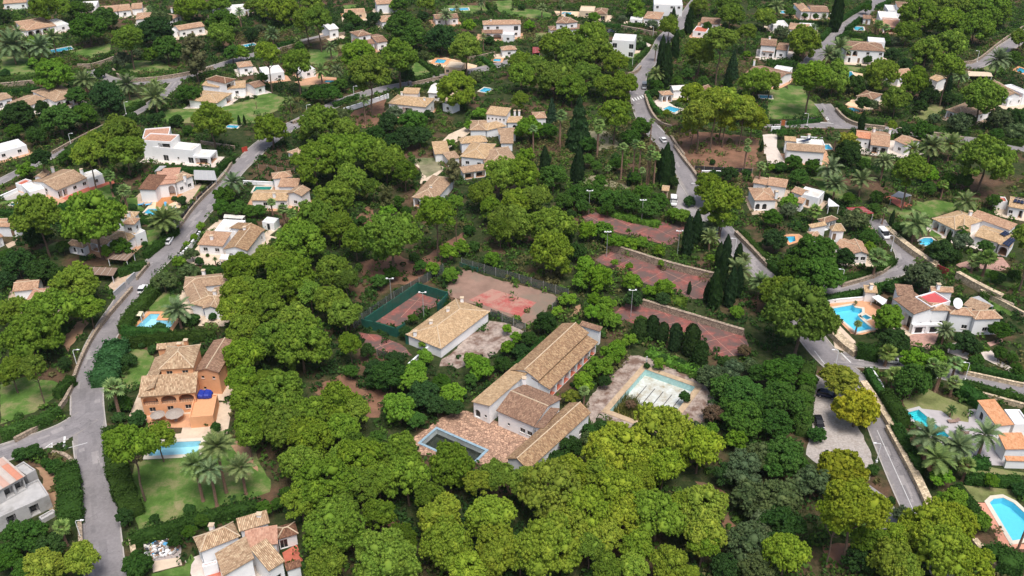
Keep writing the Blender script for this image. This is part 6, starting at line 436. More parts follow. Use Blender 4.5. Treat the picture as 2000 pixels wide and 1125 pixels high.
 {'name':'bare_earth','mat':'soil','lv':1,'pts':((36.2,140.5),(39.8,139.4),(42.0,135.6),(41.9,128.4),(39.7,127.7),(37.5,135.6)),'ex':1},
 {'name':'bare_earth','mat':'soil','lv':1,'pts':((56.8,123.6),(66.7,123.6),(68.1,120.3),(62.4,117.8),(55.8,118.4)),'ex':1},
 {'name':'clearing','mat':'scrub','lv':1,'pts':((21.3,281.9),(28.8,286.2),(36.1,278.8),(45.7,274.7),(35.8,275.7),(24.6,277.7)),'ex':1},
 {'name':'clearing','mat':'scrub','lv':1,'pts':((10.3,154.4),(15.2,158.0),(20.2,154.8),(17.1,152.8)),'ex':1},
 {'name':'bare_earth','mat':'soil2','lv':1,'pts':((15.7,204.8),(17.6,206.1),(16.2,200.9),(13.7,199.7)),'ex':1},
 {'name':'stone_apron','mat':'pale_pave','lv':2,'pts':((78.6,197.8),(81.0,197.8),(83.1,189.4),(82.2,184.8),(80.2,184.2),(77.3,186.5),(78.4,192.3)),'ex':1},
]
ROADS=[
 {'name':'left_street','w':6.6,'mat':'asphalt','lv':4,'pts':((-69.7,112.4),(-71.7,116.4),(-75.7,125.5),(-81.6,139.0),(-86.6,149.6),(-92.1,161.3),(-96.0,171.3),(-99.0,183.7),(-100.0,195.3),(-99.6,208.0),(-100.3,218.4),(-97.1,235.1),(-95.9,246.9),(-94.9,259.3),(-94.4,267.5),(-92.9,278.8),(-92.1,290.8),(-89.8,300.6),(-89.0,306.4),(-87.7,312.4),(-84.0,323.4),(-79.5,332.4))},
 {'name':'left_street','w':5.5,'mat':'asphalt','lv':4,'pts':((-80.6,331.4),(-72.6,345.7),(-63.5,359.8),(-51.9,370.0),(-40.6,376.2),(-27.3,385.9),(-10.3,395.9),(0.0,405.0))},
 {'name':'side_street','w':6.0,'mat':'asphalt','lv':5,'pts':((-91.8,160.9),(-94.1,156.0),(-100.1,151.5),(-106.7,147.6))},
 {'name':'right_street','w':6.6,'mat':'asphalt','lv':4,'pts':((102.3,519.4),(89.1,481.7),(82.5,462.3),(71.0,440.1),(66.1,419.7),(57.9,399.4),(52.5,385.2),(50.3,361.6),(49.5,339.2),(51.9,321.9),(54.3,311.4),(55.7,302.4),(57.2,283.9),(58.7,269.3),(60.7,253.8),(63.0,240.6),(65.5,230.1),(67.9,222.2),(70.1,212.8),(71.9,198.8),(73.6,186.5),(75.6,179.8),(78.0,173.8),(79.6,166.1),(79.2,158.4),(78.6,150.9),(78.2,143.7),(77.8,135.9),(77.8,129.4),(77.5,123.6),(77.5,117.2),(77.3,111.3))},
 {'name':'right_branch_street','w':5.5,'mat':'asphalt','lv':5,'pts':((78.3,181.9),(84.1,181.0),(89.5,181.0),(95.2,178.6),(100.7,176.0),(107.8,172.9),(117.1,169.5))},
 {'name':'garden_lane','w':5.0,'mat':'asphalt','lv':6,'pts':((74.5,209.0),(80.7,211.5),(88.2,214.9),(96.2,218.6),(104.5,222.7),(109.5,228.1),(110.8,235.4),(109.8,242.1),(109.0,247.9),(109.3,253.8))},
 {'name':'straight_street','w':7.0,'mat':'asphalt','lv':4,'pts':((203.9,521.6),(197.3,510.8),(171.5,474.1),(151.1,441.8),(134.2,410.8),(126.7,398.0))},
 {'name':'hill_street','w':7.0,'mat':'asphalt','lv':4,'pts':((251.0,453.6),(234.0,435.2),(219.2,418.9),(202.7,401.5),(195.3,396.6))},
 {'name':'cross_street','w':5.5,'mat':'asphalt','lv':4,'pts':((92.8,330.9),(100.4,330.9),(108.7,330.4),(119.6,329.9),(129.3,328.4),(136.3,325.8),(146.7,321.4),(159.9,317.6),(180.3,307.3))},
 {'name':'cross_street_spur','w':6.0,'mat':'asphalt','lv':5,'pts':((120.7,329.4),(120.7,337.6),(121.0,346.8),(120.8,352.4))},
 {'name':'far_lane','w':5.0,'mat':'asphalt','lv':4,'pts':((-179.1,392.5),(-171.3,384.6),(-165.6,380.0),(-154.4,376.9),(-141.5,378.1),(-134.1,388.5),(-126.6,399.4),(-117.7,410.8),(-106.0,425.0),(-93.8,437.7),(-81.6,448.4))},
 {'name':'far_lane_spur','w':4.0,'mat':'asphalt','lv':5,'pts':((-138.3,378.1),(-138.0,368.8),(-140.5,351.2),(-144.9,338.2),(-151.1,323.4),(-155.3,308.7),(-161.5,292.9),(-166.9,278.8))},
]
MISC=[
 {'kind':'car','x':-98.5,'y':239.5,'z':0.0,'label':'white hatchback parked on the left street','rot':1.56,'len':6.28,'paint':'white','style':'hatch'},
 {'kind':'car','x':-97.1,'y':212.8,'z':0.0,'label':'white estate car half hidden behind hedge on left street','rot':1.56,'len':4.2,'paint':'white','style':'hatch'},
 {'kind':'car','x':50.1,'y':264.8,'z':0.0,'label':'white delivery van parked at the lane entrance','rot':-1.7,'len':7.6,'paint':'white','style':'van'},
 {'kind':'car','x':108.0,'y':243.3,'z':0.0,'label':'white van parked in the garden lane','rot':-1.49,'len':3.34,'paint':'white','style':'van'},
 {'kind':'car','x':69.9,'y':167.7,'z':0.0,'label':'dark blue car under spreading tree on gravel lot','rot':-0.34,'len':2.19,'paint':'navy','style':'hatch'},
 {'kind':'car','x':65.5,'y':158.0,'z':0.0,'label':'black car parked on the gravel lot','rot':-1.6,'len':3.14,'paint':'black','style':'hatch'},
 {'kind':'car','x':53.6,'y':370.6,'z':0.0,'label':'dark van with white roof driving at the road bend','rot':-1.71,'len':7.3,'paint':'silver','style':'van'},
 {'kind':'car','x':53.6,'y':314.7,'z':0.0,'label':'white car driving below the road bend','rot':1.75,'len':3.87,'paint':'white','style':'hatch'},
 {'kind':'car','x':88.9,'y':180.6,'z':0.0,'label':'white car behind palms near the right junction','rot':-0.16,'len':1.69,'paint':'white','style':'hatch'},
 {'kind':'car','x':47.1,'y':448.4,'z':0.0,'label':'blue car parked behind the modern cube house','rot':0.19,'len':2.36,'paint':'navy','style':'hatch'},
 {'kind':'lamp','x':-79.2,'y':124.9,'z':0.0,'label':'white street lamp by the unfinished concrete house','cat':'street lamp'},
 {'kind':'lamp','x':-101.0,'y':178.7,'z':0.0,'label':'white street lamp on the left street bend','cat':'street lamp'},
 {'kind':'lamp','x':-146.2,'y':341.1,'z':0.0,'label':'white street lamp at the far lane spur','cat':'street lamp'},
 {'kind':'lamp','x':-154.5,'y':309.8,'z':0.0,'label':'white street lamp at the lower far lane spur','cat':'street lamp'},
 {'kind':'lamp','x':87.5,'y':215.6,'z':0.0,'label':'white street lamp on the garden lane curve','cat':'street lamp'},
 {'kind':'lamp','x':103.2,'y':173.7,'z':0.0,'label':'white street lamp on the right branch street','cat':'street lamp'},
 {'kind':'lamp','x':74.0,'y':146.1,'z':0.0,'label':'white street lamp at the gravel lot edge','cat':'street lamp'},
 {'kind':'lamp','x':57.4,'y':268.7,'z':0.0,'label':'white street lamp beside the round bush near the van','cat':'street lamp'},
 {'kind':'lamp','x':62.6,'y':232.7,'z':0.0,'label':'white street lamp above the lower red court','cat':'street lamp'},
 {'kind':'lamp','x':75.1,'y':178.7,'z':0.0,'label':'white street lamp over the right junction','cat':'street lamp'},
 {'kind':'lamp','x':-62.3,'y':358.7,'z':0.0,'label':'white street lamp on the upper left street','cat':'street lamp'},
 {'kind':'lamp','x':-76.9,'y':338.0,'z':0.0,'label':'white street lamp at the upper street corner','cat':'street lamp'},
 {'kind':'lamp','x':66.2,'y':441.8,'z':0.0,'label':'white street lamp beside the far road','cat':'street lamp'},
 {'kind':'lamp','x':51.5,'y':395.7,'z':0.0,'label':'white street lamp below modern cube house','cat':'street lamp'},
 {'kind':'lamp','x':156.4,'y':463.5,'z':0.0,'label':'white street lamp on the straight street','cat':'street lamp'},
 {'kind':'lamp','x':202.6,'y':404.1,'z':0.0,'label':'white street lamp on the hill street','cat':'street lamp'},
 {'kind':'lamp','x':107.1,'y':234.3,'z':0.0,'label':'white street lamp near the van in garden lane','cat':'street lamp'},
 {'kind':'lamp','x':108.5,'y':329.0,'z':0.0,'label':'white street lamp on the cross street','cat':'street lamp'},
 {'kind':'lamp','x':-100.7,'y':251.9,'z':0.0,'label':'white street lamp behind the kidney pool hedge','cat':'street lamp'},
 {'kind':'flood','x':-22.1,'y':199.2,'z':0.0,'label':'floodlight mast with white lamps between padel court and pavilion roof','n':2,'cat':'floodlight'},
 {'kind':'flood','x':-30.9,'y':205.9,'z':0.0,'label':'floodlight mast with white lamps behind the padel court','n':2,'cat':'floodlight'},
 {'kind':'flood','x':23.3,'y':257.4,'z':0.0,'label':'floodlight mast with white lamps at the left corner of upper red court','n':2,'cat':'floodlight'},
 {'kind':'flood','x':38.5,'y':251.0,'z':0.0,'label':'floodlight mast with white lamps at the far edge of upper red court','n':3,'cat':'floodlight'},
 {'kind':'flood','x':26.4,'y':231.1,'z':0.0,'label':'floodlight mast with white lamps at the left corner of middle red court','n':3,'cat':'floodlight'},
 {'kind':'flood','x':46.3,'y':231.7,'z':0.0,'label':'floodlight mast with white lamps above the stone terrace wall','n':2,'cat':'floodlight'},
 {'kind':'flood','x':29.9,'y':200.3,'z':0.0,'label':'floodlight mast with white lamps at the left corner of lower red court','n':2,'cat':'floodlight'},
 {'kind':'umbrella','x':-75.7,'y':158.9,'z':0.0,'label':'smaller thatched parasol on the orange villa patio','r':1.5},
 {'kind':'umbrella','x':-72.2,'y':159.3,'z':0.0,'label':'larger thatched parasol on the orange villa patio','r':1.9},
 {'kind':'cover','x':-66.9,'y':164.5,'z':2.9,'label':'blue tarpaulin covered furniture on orange villa terrace','rot':0.1},
 {'kind':'canopy','x':-80.0,'y':225.3,'z':2.5,'label':'white flat pergola in front of the white terrace bungalow','quad':((-80.0,225.3),(-75.3,224.8),(-75.4,227.7),(-80.0,228.0)),'paint':'white','cat':'canopy'},
 {'kind':'canopy','x':-114.5,'y':217.6,'z':2.4,'label':'brown flat carport roof beside the left street','quad':((-114.5,217.6),(-105.8,216.5),(-106.1,220.7),(-114.1,221.3)),'paint':'brown','cat':'canopy'},
 {'kind':'canopy','x':-110.9,'y':225.9,'z':2.3,'label':'weathered brown carport in front of tower house','quad':((-110.9,225.9),(-105.0,224.8),(-104.4,229.0),(-109.7,229.4)),'paint':'brown','cat':'canopy'},
 {'kind':'canopy','x':100.8,'y':256.9,'z':2.5,'label':'maroon carport roof at end of garden lane','quad':((100.8,256.9),(101.8,252.1),(108.0,253.0),(106.2,257.6)),'paint':'maroon','cat':'canopy'},
 {'kind':'canopy','x':116.7,'y':205.4,'z':2.4,'label':'dark flat carport behind red flat roof villa','quad':((116.7,205.4),(118.3,200.6),(121.3,201.5),(119.6,206.4)),'paint':'dark','cat':'canopy'},
 {'kind':'canopy','x':92.0,'y':205.9,'z':2.4,'label':'white sail awning beside the barbecue hut','quad':((92.0,205.9),(93.6,201.7),(95.5,204.5),(94.0,206.9)),'paint':'white','cat':'canopy'},
 {'kind':'canopy','x':95.6,'y':257.4,'z':2.6,'label':'white triangular shade sail by palm garden villa','quad':((95.6,257.4),(99.0,257.7),(97.4,263.3),(96.7,261.7)),'paint':'white','cat':'canopy'},
 {'kind':'canopy','x':116.6,'y':263.9,'z':3.0,'label':'dark roofed garden gazebo under the tall garden pine','quad':((116.6,263.9),(119.7,262.5),(123.3,264.4),(120.3,267.4)),'paint':'dark','cat':'canopy'},
 {'kind':'canopy','x':187.7,'y':378.0,'z':2.6,'label':'beige flat awning at the end of hill street','quad':((187.7,378.0),(197.3,377.4),(198.8,382.7),(189.7,383.9)),'paint':'beige','cat':'canopy'},
 {'kind':'canopy','x':-101.8,'y':277.2,'z':2.4,'label':'grey flat carport beside modern pink terrace villa','quad':((-101.8,277.2),(-94.3,276.7),(-97.1,284.1),(-104.0,284.6)),'paint':'grey','cat':'canopy'},
 {'kind':'canopy','x':-85.4,'y':250.4,'z':2.4,'label':'pale awning behind the white terrace bungalow','quad':((-85.4,250.4),(-79.6,249.7),(-79.2,251.7),(-85.7,252.6)),'paint':'pale','cat':'canopy'},
 {'kind':'canopy','x':9.0,'y':409.6,'z':2.2,'label':'maroon roofed shed left of the far central grove','quad':((9.0,409.6),(12.3,410.6),(12.6,419.6),(9.2,418.6)),'paint':'maroon','cat':'canopy'},
 {'kind':'canopy','x':-116.7,'y':284.0,'z':2.2,'label':'grey curved canopy behind the orange deck villa','quad':((-116.7,284.0),(-115.1,284.6),(-114.1,288.4),(-116.3,288.4)),'paint':'grey','cat':'canopy'},
 {'kind':'canopy','x':-94.0,'y':197.8,'z':2.0,'label':'cream garden table canopy beside the L-shaped pool','quad':((-94.0,197.8),(-92.2,197.5),(-92.3,199.7),(-94.0,199.7)),'paint':'cream','cat':'canopy'},
 {'kind':'lounger','x':-114.7,'y':263.4,'z':0.0,'label':'left blue sun lounger beside kidney pool','rot':0.3,'len':1.6,'paint':'blue'},
 {'kind':'lounger','x':-112.4,'y':263.4,'z':0.0,'label':'right blue sun lounger beside kidney pool','rot':0.3,'len':1.61,'paint':'blue'},
 {'kind':'lounger','x':-106.9,'y':263.0,'z':0.0,'label':'blue sun lounger on the orange deck terrace','rot':1.83,'len':3.53,'paint':'blue'},
 {'kind':'lounger','x':-104.1,'y':261.3,'z':0.0,'label':'white sun lounger at the kidney pool edge','rot':0.96,'len':1.64,'paint':'white'},
 {'kind':'lounger','x':94.3,'y':158.7,'z':0.0,'label':'brown padded daybed on grey stone terrace','rot':0.07,'len':1.9,'paint':'brown'},
 {'kind':'lounger','x':94.7,'y':155.1,'z':0.0,'label':'brown padded daybed behind the cycad','rot':-0.49,'len':1.13,'paint':'brown'},
 {'kind':'dish','x':108.5,'y':195.7,'z':6.2,'label':'large white satellite dish on the red flat roof villa'},
 {'kind':'post','x':31.4,'y':180.1,'z':0.0,'label':'pool shower post at the far corner of drained pool'},
 {'kind':'chair','x':46.2,'y':164.0,'z':0.0,'label':'red plastic lounger among bushes right of drained pool','paint':'red'},
 {'kind':'chair','x':46.6,'y':156.2,'z':0.0,'label':'red plastic lounger lower down in the bushes','paint':'red'},
 {'kind':'solar','x':137.5,'y':236.4,'z':4.4,'label':'upper solar panel array on the solar panel house','quad':((137.5,236.4),(138.5,235.1),(140.8,236.4),(139.9,238.2))},
 {'kind':'solar','x':135.9,'y':231.0,'z':4.3,'label':'lower solar panel array on the solar panel house','quad':((135.9,231.0),(136.9,228.9),(141.1,233.4),(139.9,234.6))},
 {'kind':'solar','x':150.8,'y':257.3,'z':4.3,'label':'solar panel array on the red shed house','quad':((150.8,257.3),(153.5,255.8),(154.9,258.9),(152.8,260.1))},
 {'kind':'solar','x':97.7,'y':302.8,'z':4.9,'label':'solar panels on the pale driveway house','quad':((97.7,302.8),(99.5,302.3),(102.5,303.9),(102.7,305.6))},
 {'kind':'paint','tri':((81.4,182.3),(83.7,181.4),(81.5,181.4))},
 {'kind':'paint','line':((78.2,184.5),(79.3,180.5)),'wd':0.25},
 {'kind':'paint','line':((72.1,185.3),(73.2,178.7)),'wd':0.12},
 {'kind':'paint','line':((-94.0,154.0),(-92.6,150.1)),'wd':0.4},
 {'kind':'paint','tri':((-96.7,150.5),(-95.1,150.5),(-95.8,152.1))},
 {'kind':'paint','line':((-92.3,150.1),(-88.5,152.0)),'wd':0.12},
 {'kind':'paint','tri':((117.3,335.5),(118.5,335.2),(118.7,338.7))},
 {'kind':'paint','line':((113.9,332.7),(119.1,331.6)),'wd':0.3},
 {'kind':'paint','line':((47.4,358.4),(47.9,355.3)),'wd':0.5},
 {'kind':'paint','line':((48.5,359.3),(49.0,356.2)),'wd':0.5},
 {'kind':'paint','line':((49.6,360.2),(50.0,357.1)),'wd':0.5},
 {'kind':'paint','line':((50.7,361.2),(51.1,358.1)),'wd':0.5},
 {'kind':'paint','line':((51.7,362.1),(52.2,359.0)),'wd':0.5},
 {'kind':'paint','line':((77.4,156.0),(76.4,128.7)),'wd':0.1},
 {'kind':'paint','line':((53.5,330.4),(55.5,321.1)),'wd':0.15},
 {'kind':'manhole','x':-99.7,'y':182.5},
 {'kind':'reeds','x':18.5,'y':186.8,'z':-1.7,'label':'tall yellow-green reeds in the near corner of drained pool','quad':((22.0,164.4),(25.6,169.7),(27.9,168.2),(28.8,165.8),(31.9,163.9),(32.7,160.8),(30.6,159.7),(25.7,161.8))},
 {'kind':'sludge','x':18.5,'y':186.7,'z':-1.66,'label':'yellow stagnant sludge at the near end of drained pool','quad':((21.9,164.5),(24.5,167.7),(26.8,166.7),(34.7,162.3),(33.6,159.6),(28.5,160.5))},
 {'kind':'rubble','x':-109.8,'y':158.7,'z':0.0,'label':'heap of building rubble and junk beside the left street','quad':((-67.0,123.3),(-62.1,125.3),(-60.3,121.6),(-65.8,119.7))},
]
# ---------------- materials ----------------
MATS = {}
def newmat(name):
    m = bpy.data.materials.new(name); m.use_nodes = True; nt = m.node_tree
    b = nt.nodes['Principled BSDF']; MATS[name] = m
    return m, nt, b
def N(nt, t, **kw):
    n = nt.nodes.new(t)
    for k, v in kw.items():
        if k.startswith('i_'):
            key = k[2:]; key = int(key) if key.isdigit() else key
            n.inputs[key].default_value = v
        else: setattr(n, k, v)
    return n
def coords(nt, kind='Object'): return N(nt, 'ShaderNodeTexCoord').outputs[kind]
def worldpos(nt): return N(nt, 'ShaderNodeNewGeometry').outputs['Position']
def noise(nt, vec, scale, detail=4, rough=.6):
    n = N(nt, 'ShaderNodeTexNoise'); n.inputs['Scale'].default_value = scale; n.inputs['Detail'].default_value = detail; n.inputs['Roughness'].default_value = rough
    nt.links.new(vec, n.inputs['Vector']); return n.outputs['Fac']
def ramp(nt, fac, stops):
    r = N(nt, 'ShaderNodeValToRGB'); e = r.color_ramp.elements
    while len(e) < len(stops): e.new(.5)
    for k, (p, c) in enumerate(stops): e[k].position = p; e[k].color = (*c, 1)
    nt.links.new(fac, r.inputs['Fac']); return r.outputs['Color']
def mixc(nt, fac, a, b, mode='MIX'):
    m = N(nt, 'ShaderNodeMix', data_type='RGBA', blend_type=mode)
    for s, v in ((0, fac), (6, a), (7, b)):
        if hasattr(v, 'links'): nt.links.new(v, m.inputs[s])
        else: m.inputs[s].default_value = v if s == 0 else ((*v, 1) if len(v) == 3 else v)
    return m.outputs[2]
def bump(nt, b, h, s, d=.05):
    n = N(nt, 'ShaderNodeBump'); n.inputs['Strength'].default_value = s; n.inputs['Distance'].default_value = d
    nt.links.new(h, n.inputs['Height']); nt.links.new(n.outputs['Normal'], b.inputs['Normal'])
def plain(name, c, rough=.8, var=.18, scale=1.2, metal=0., stain=None, bmp=0., stain_t=(.52, .68)):
    m, nt, b = newmat(name); p = worldpos(nt)
    f = noise(nt, p, scale, 6, .65)
    lo = tuple(x*(1-var) for x in c); hi = tuple(min(1, x*(1+var)) for x in c)
    col = ramp(nt, f, [(.3, lo), (.7, hi)])
    if stain:
        f2 = noise(nt, p, scale*.27, 8, .7)
        k = N(nt, 'ShaderNodeMapRange'); k.inputs[1].default_value, k.inputs[2].default_value = stain_t
        nt.links.new(f2, k.inputs[0]); col = mixc(nt, k.outputs[0], col, stain)
    nt.links.new(col, b.inputs['Base Color']); b.inputs['Roughness'].default_value = rough; b.inputs['Metallic'].default_value = metal
    b.inputs['Specular IOR Level'].default_value = .25
    if bmp: bump(nt, b, noise(nt, p, scale*7, 6), bmp)
    return m
plain('white', (.82, .82, .82), .85, .04, .5, stain=(.60, .59, .56), stain_t=(.62, .9))
plain('orange', (.70, .36, .19), .85, .08, .5, stain=(.54, .26, .13), stain_t=(.56, .8))
plain('beige', (.62, .50, .36), .85, .08); plain('peach', (.72, .52, .34), .85, .1, 1.5, stain=(.55, .36, .22))
plain('conc', (.42, .41, .40), .9, .12, .8, stain=(.28, .27, .25)); plain('pale', (.66, .63, .58), .9, .08, .8, stain=(.48, .45, .40))
plain('ter', (.64, .33, .17), .85, .1, 2.); plain('red', (.45, .13, .08), .8, .12, 2.); plain('crim', (.50, .09, .09), .7, .1)
plain('frame', (.55, .52, .48), .7); plain('sill', (.45, .38, .33), .8); plain('blueframe', (.04, .10, .30), .6)
plain('wood', (.20, .13, .08), .8, .3, 3.); plain('brown', (.22, .15, .11), .85, .15); plain('grey', (.38, .38, .38), .7, .1); plain('cream', (.65, .6, .4), .8)
plain('maroon', (.26, .04, .04), .6, .1); plain('rust', (.35, .11, .04), .7); plain('redgate', (.40, .05, .03), .6); plain('dark', (.05, .05, .055), .7)
plain('screen', (.035, .032, .034), .8); plain('green_wall', (.014, .085, .06), .8, .2, .9, stain=(.06, .09, .06)); plain('metal', (.55, .56, .57), .4, .05, metal=.6); plain('lampwhite', (.8, .8, .8), .4, .02)
plain('soil', (.20, .105, .065), .95, .3, .35, stain=(.10, .085, .045), bmp=.5); plain('soil2', (.33, .20, .12), .95, .25, .4, stain=(.15, .14, .06), bmp=.4)
plain('dirt', (.26, .165, .125), .95, .22, .25, stain=(.20, .16, .12), stain_t=(.48, .62)); plain('scrub', (.22, .20, .12), .95, .4, .3, stain=(.07, .11, .03), bmp=.5)
plain('court', (.265, .092, .076), .9, .3, .9, stain=(.13, .085, .075), stain_t=(.40, .56)); plain('court_new', (.38, .10, .085), .85, .15, .5, stain=(.40, .22, .17), stain_t=(.45, .55))
plain('oldconc', (.36, .29, .245), .95, .35, 1.1, stain=(.16, .10, .075), stain_t=(.46, .60), bmp=.4); plain('gravel', (.38, .34, .31), .95, .3, 2.2, stain=(.28, .235, .20), bmp=.6)
plain('concrete', (.40, .37, .34), .9, .12); plain('white_pave', (.62, .54, .47), .9, .1, .7, stain=(.48, .40, .34)); plain('pale_pave', (.60, .48, .36), .9, .12, .7, stain=(.44, .34, .25))
plain('pave', (.48, .36, .26), .9, .2, .9); plain('terra', (.52, .30, .18), .9, .18, 1.); plain('terratile', (.60, .32, .18), .85, .14, 1.2, stain=(.46, .26, .16)); plain('redtile', (.48, .14, .09), .75, .15, 1.); plain('pinkbrick', (.42, .25, .20), .9, .3, 1.2)
plain('salmon', (.62, .29, .20), .85, .08); plain('greystone', (.42, .39, .39), .85, .08, .6); plain('deck', (.45, .20, .08), .8, .2, 2.); plain('rubble', (.36, .31, .29), .95, .5, 2.5, bmp=1.)
plain('cop', (.62, .56, .46), .8, .06); plain('oldcop', (.46, .34, .22), .9, .2, 1., stain=(.30, .22, .14)); plain('bluecop', (.25, .36, .43), .8, .2, 1.); plain('terracop', (.62, .32, .16), .8, .1); plain('greycop', (.45, .44, .44), .8, .05)
plain('pool_tile', (.36, .66, .76), .4, .05); plain('old_tile2', (.42, .46, .45), .8, .2, .6, stain=(.22, .2, .16))
plain('bark', (.13, .09, .065), .95, .3, 4., bmp=.6); plain('palmbark', (.24, .145, .10), .95, .35, 5., bmp=.8); plain('thatch', (.34, .29, .25), .95, .2, 6., bmp=.6); plain('tarp', (.02, .04, .30), .5, .1)
plain('navy', (.01, .015, .05), .25, 0); plain('black', (.012, .012, .014), .25, 0); plain('silver', (.30, .31, .32), .35, 0, metal=.4); plain('carwhite', (.75, .75, .75), .3, 0); plain('tyre', (.015, .015, .015), .8); plain('carglass', (.015, .018, .022), .1, 0)
plain('blue', (.10, .33, .55), .7); plain('brownpad', (.28, .19, .15), .8); plain('carred', (.5, .03, .02), .5); plain('lampred', (.4, .02, .02), .3); plain('reed', (.20, .19, .06), .9, .4, 1.5)
plain('paint', (.72, .72, .70), .8, .1, 2., stain=(.4, .4, .39)); plain('orangefruit', (.65, .22, .02), .7); plain('ironlid', (.30, .29, .27), .7)
def lane():
    m, nt, b = newmat('old_tile'); p = worldpos(nt)
    f = noise(nt, p, .45, 9, .75); col = ramp(nt, f, [(.34, (.30, .24, .14)), (.46, (.46, .45, .39)), (.62, (.60, .63, .60))])
    k = N(nt, 'ShaderNodeNewGeometry'); sx = N(nt, 'ShaderNodeSeparateXYZ'); nt.links.new(k.outputs['Normal'], sx.inputs[0])
    ab = N(nt, 'ShaderNodeMath', operation='ABSOLUTE'); nt.links.new(sx.outputs['Z'], ab.inputs[0])
    f3 = noise(nt, p, 1.5, 5); wall = ramp(nt, f3, [(.3, (.30, .52, .50)), (.7, (.50, .72, .70))])
    nt.links.new(mixc(nt, ab.outputs[0], wall, col), b.inputs['Base Color']); b.inputs['Roughness'].default_value = .8
lane()
def ground_mat():
    m, nt, b = newmat('ground'); p = worldpos(nt)
    f = noise(nt, p, .045, 8, .62); f2 = noise(nt, p, .6, 9, .8)
    a = ramp(nt, f2, [(.35, (.016, .026, .009)), (.52, (.036, .052, .016)), (.70, (.10, .08, .045))])
    c = ramp(nt, f2, [(.3, (.06, .04, .025)), (.7, (.16, .095, .058))])
    k = N(nt, 'ShaderNodeMapRange'); k.inputs[1].default_value, k.inputs[2].default_value = .50, .60; nt.links.new(f, k.inputs[0])
    nt.links.new(mixc(nt, k.outputs[0], a, c), b.inputs['Base Color']); b.inputs['Roughness'].default_value = .95; b.inputs['Specular IOR Level'].default_value = .1
    bump(nt, b, f2, .7, .3)
ground_mat()
def lawn_mat(name, g, d):
    m, nt, b = newmat(name); p = worldpos(nt)
    f = noise(nt, p, .16, 9, .7); f2 = noise(nt, p, 3.5, 5, .7)
    c = ramp(nt, f, [(.36, tuple(x*.62 for x in g)), (.48, g), (.62, d)])
    c = mixc(nt, .5, c, ramp(nt, f2, [(.2, (.35, .35, .35)), (.8, (.85, .85, .85))]), 'OVERLAY')
    nt.links.new(c, b.inputs['Base Color']); b.inputs['Roughness'].default_value = .95; b.inputs['Specular IOR Level'].default_value = .1; bump(nt, b, f2, .6, .1)
lawn_mat('lawn', (.080, .150, .030), (.20, .19, .085)); lawn_mat('drylawn', (.16, .18, .065), (.24, .21, .11))
def asphalt_mat(name, c):
    m, nt, b = newmat(name); p = worldpos(nt)
    f = noise(nt, p, .12, 8, .7); f2 = noise(nt, p, 1.6, 8, .75)
    col = ramp(nt, f, [(.3, tuple(x*.78 for x in c)), (.5, c), (.72, tuple(x*1.22 for x in c))])
    col = mixc(nt, .35, col, ramp(nt, f2, [(.3, (.25, .24, .24)), (.7, (.72, .70, .70))]), 'OVERLAY')
    v = N(nt, 'ShaderNodeTexVoronoi', feature='DISTANCE_TO_EDGE'); v.inputs['Scale'].default_value = .09
    w = N(nt, 'ShaderNodeMix', data_type='VECTOR'); w.inputs[0].default_value = .06
    nz = N(nt, 'ShaderNodeTexNoise'); nz.inputs['Scale'].default_value = .3; nt.links.new(p, nz.inputs['Vector'])
    sc = N(nt, 'ShaderNodeVectorMath', operation='SCALE'); sc.inputs['Scale'].default_value = 60; nt.links.new(nz.outputs['Color'], sc.inputs[0])
    nt.links.new(p, w.inputs[4]); nt.links.new(sc.outputs[0], w.inputs[5]); nt.links.new(w.outputs[1], v.inputs['Vector'])
    cr = N(nt, 'ShaderNodeMath', operation='LESS_THAN'); cr.inputs[1].default_value = .0025; nt.links.new(v.outputs['Distance'], cr.inputs[0])
    nt.links.new(mixc(nt, cr.outputs[0], col, tuple(x*.68 for x in c)), b.inputs['Base Color']); b.inputs['Roughness'].default_value = .9; b.inputs['Specular IOR Level'].default_value = .2
asphalt_mat('asphalt', (.225, .21, .212)); asphalt_mat('asphalt2', (.29, .27, .265))
asphalt_mat('asphalt_d', (.198, .186, .188)); plain('dust', (.29, .26, .24), .95, .3, 1.2, stain=(.22, .205, .2), stain_t=(.4, .6))
def stone_mat(name, c, mort, scale):
    m, nt, b = newmat(name); p = worldpos(nt)
    v = N(nt, 'ShaderNodeTexVoronoi'); v.inputs['Scale'].default_value = scale; nt.links.new(p, v.inputs['Vector'])
    e = N(nt, 'ShaderNodeTexVoronoi', feature='DISTANCE_TO_EDGE'); e.inputs['Scale'].default_value = scale; nt.links.new(p, e.inputs['Vector'])
    s = N(nt, 'ShaderNodeSeparateColor'); nt.links.new(v.outputs['Color'], s.inputs[0])
    col = ramp(nt, s.outputs[0], [(.0, tuple(x*.6 for x in c)), (.5, c), (1., tuple(min(1, x*1.35) for x in c))])
    k = N(nt, 'ShaderNodeMath', operation='LESS_THAN'); k.inputs[1].default_value = .06; nt.links.new(e.outputs['Distance'], k.inputs[0])
    nt.links.new(mixc(nt, k.outputs[0], col, mort), b.inputs['Base Color']); b.inputs['Roughness'].default_value = .95; bump(nt, b, e.outputs['Distance'], .8, .08)
stone_mat('stone', (.36, .28, .205), (.16, .125, .09), 2.6); stone_mat('pale_stone', (.55, .44, .30), (.36, .27, .17), 1.9); stone_mat('brick_pave', (.43, .27, .18), (.20, .11, .075), 1.6)
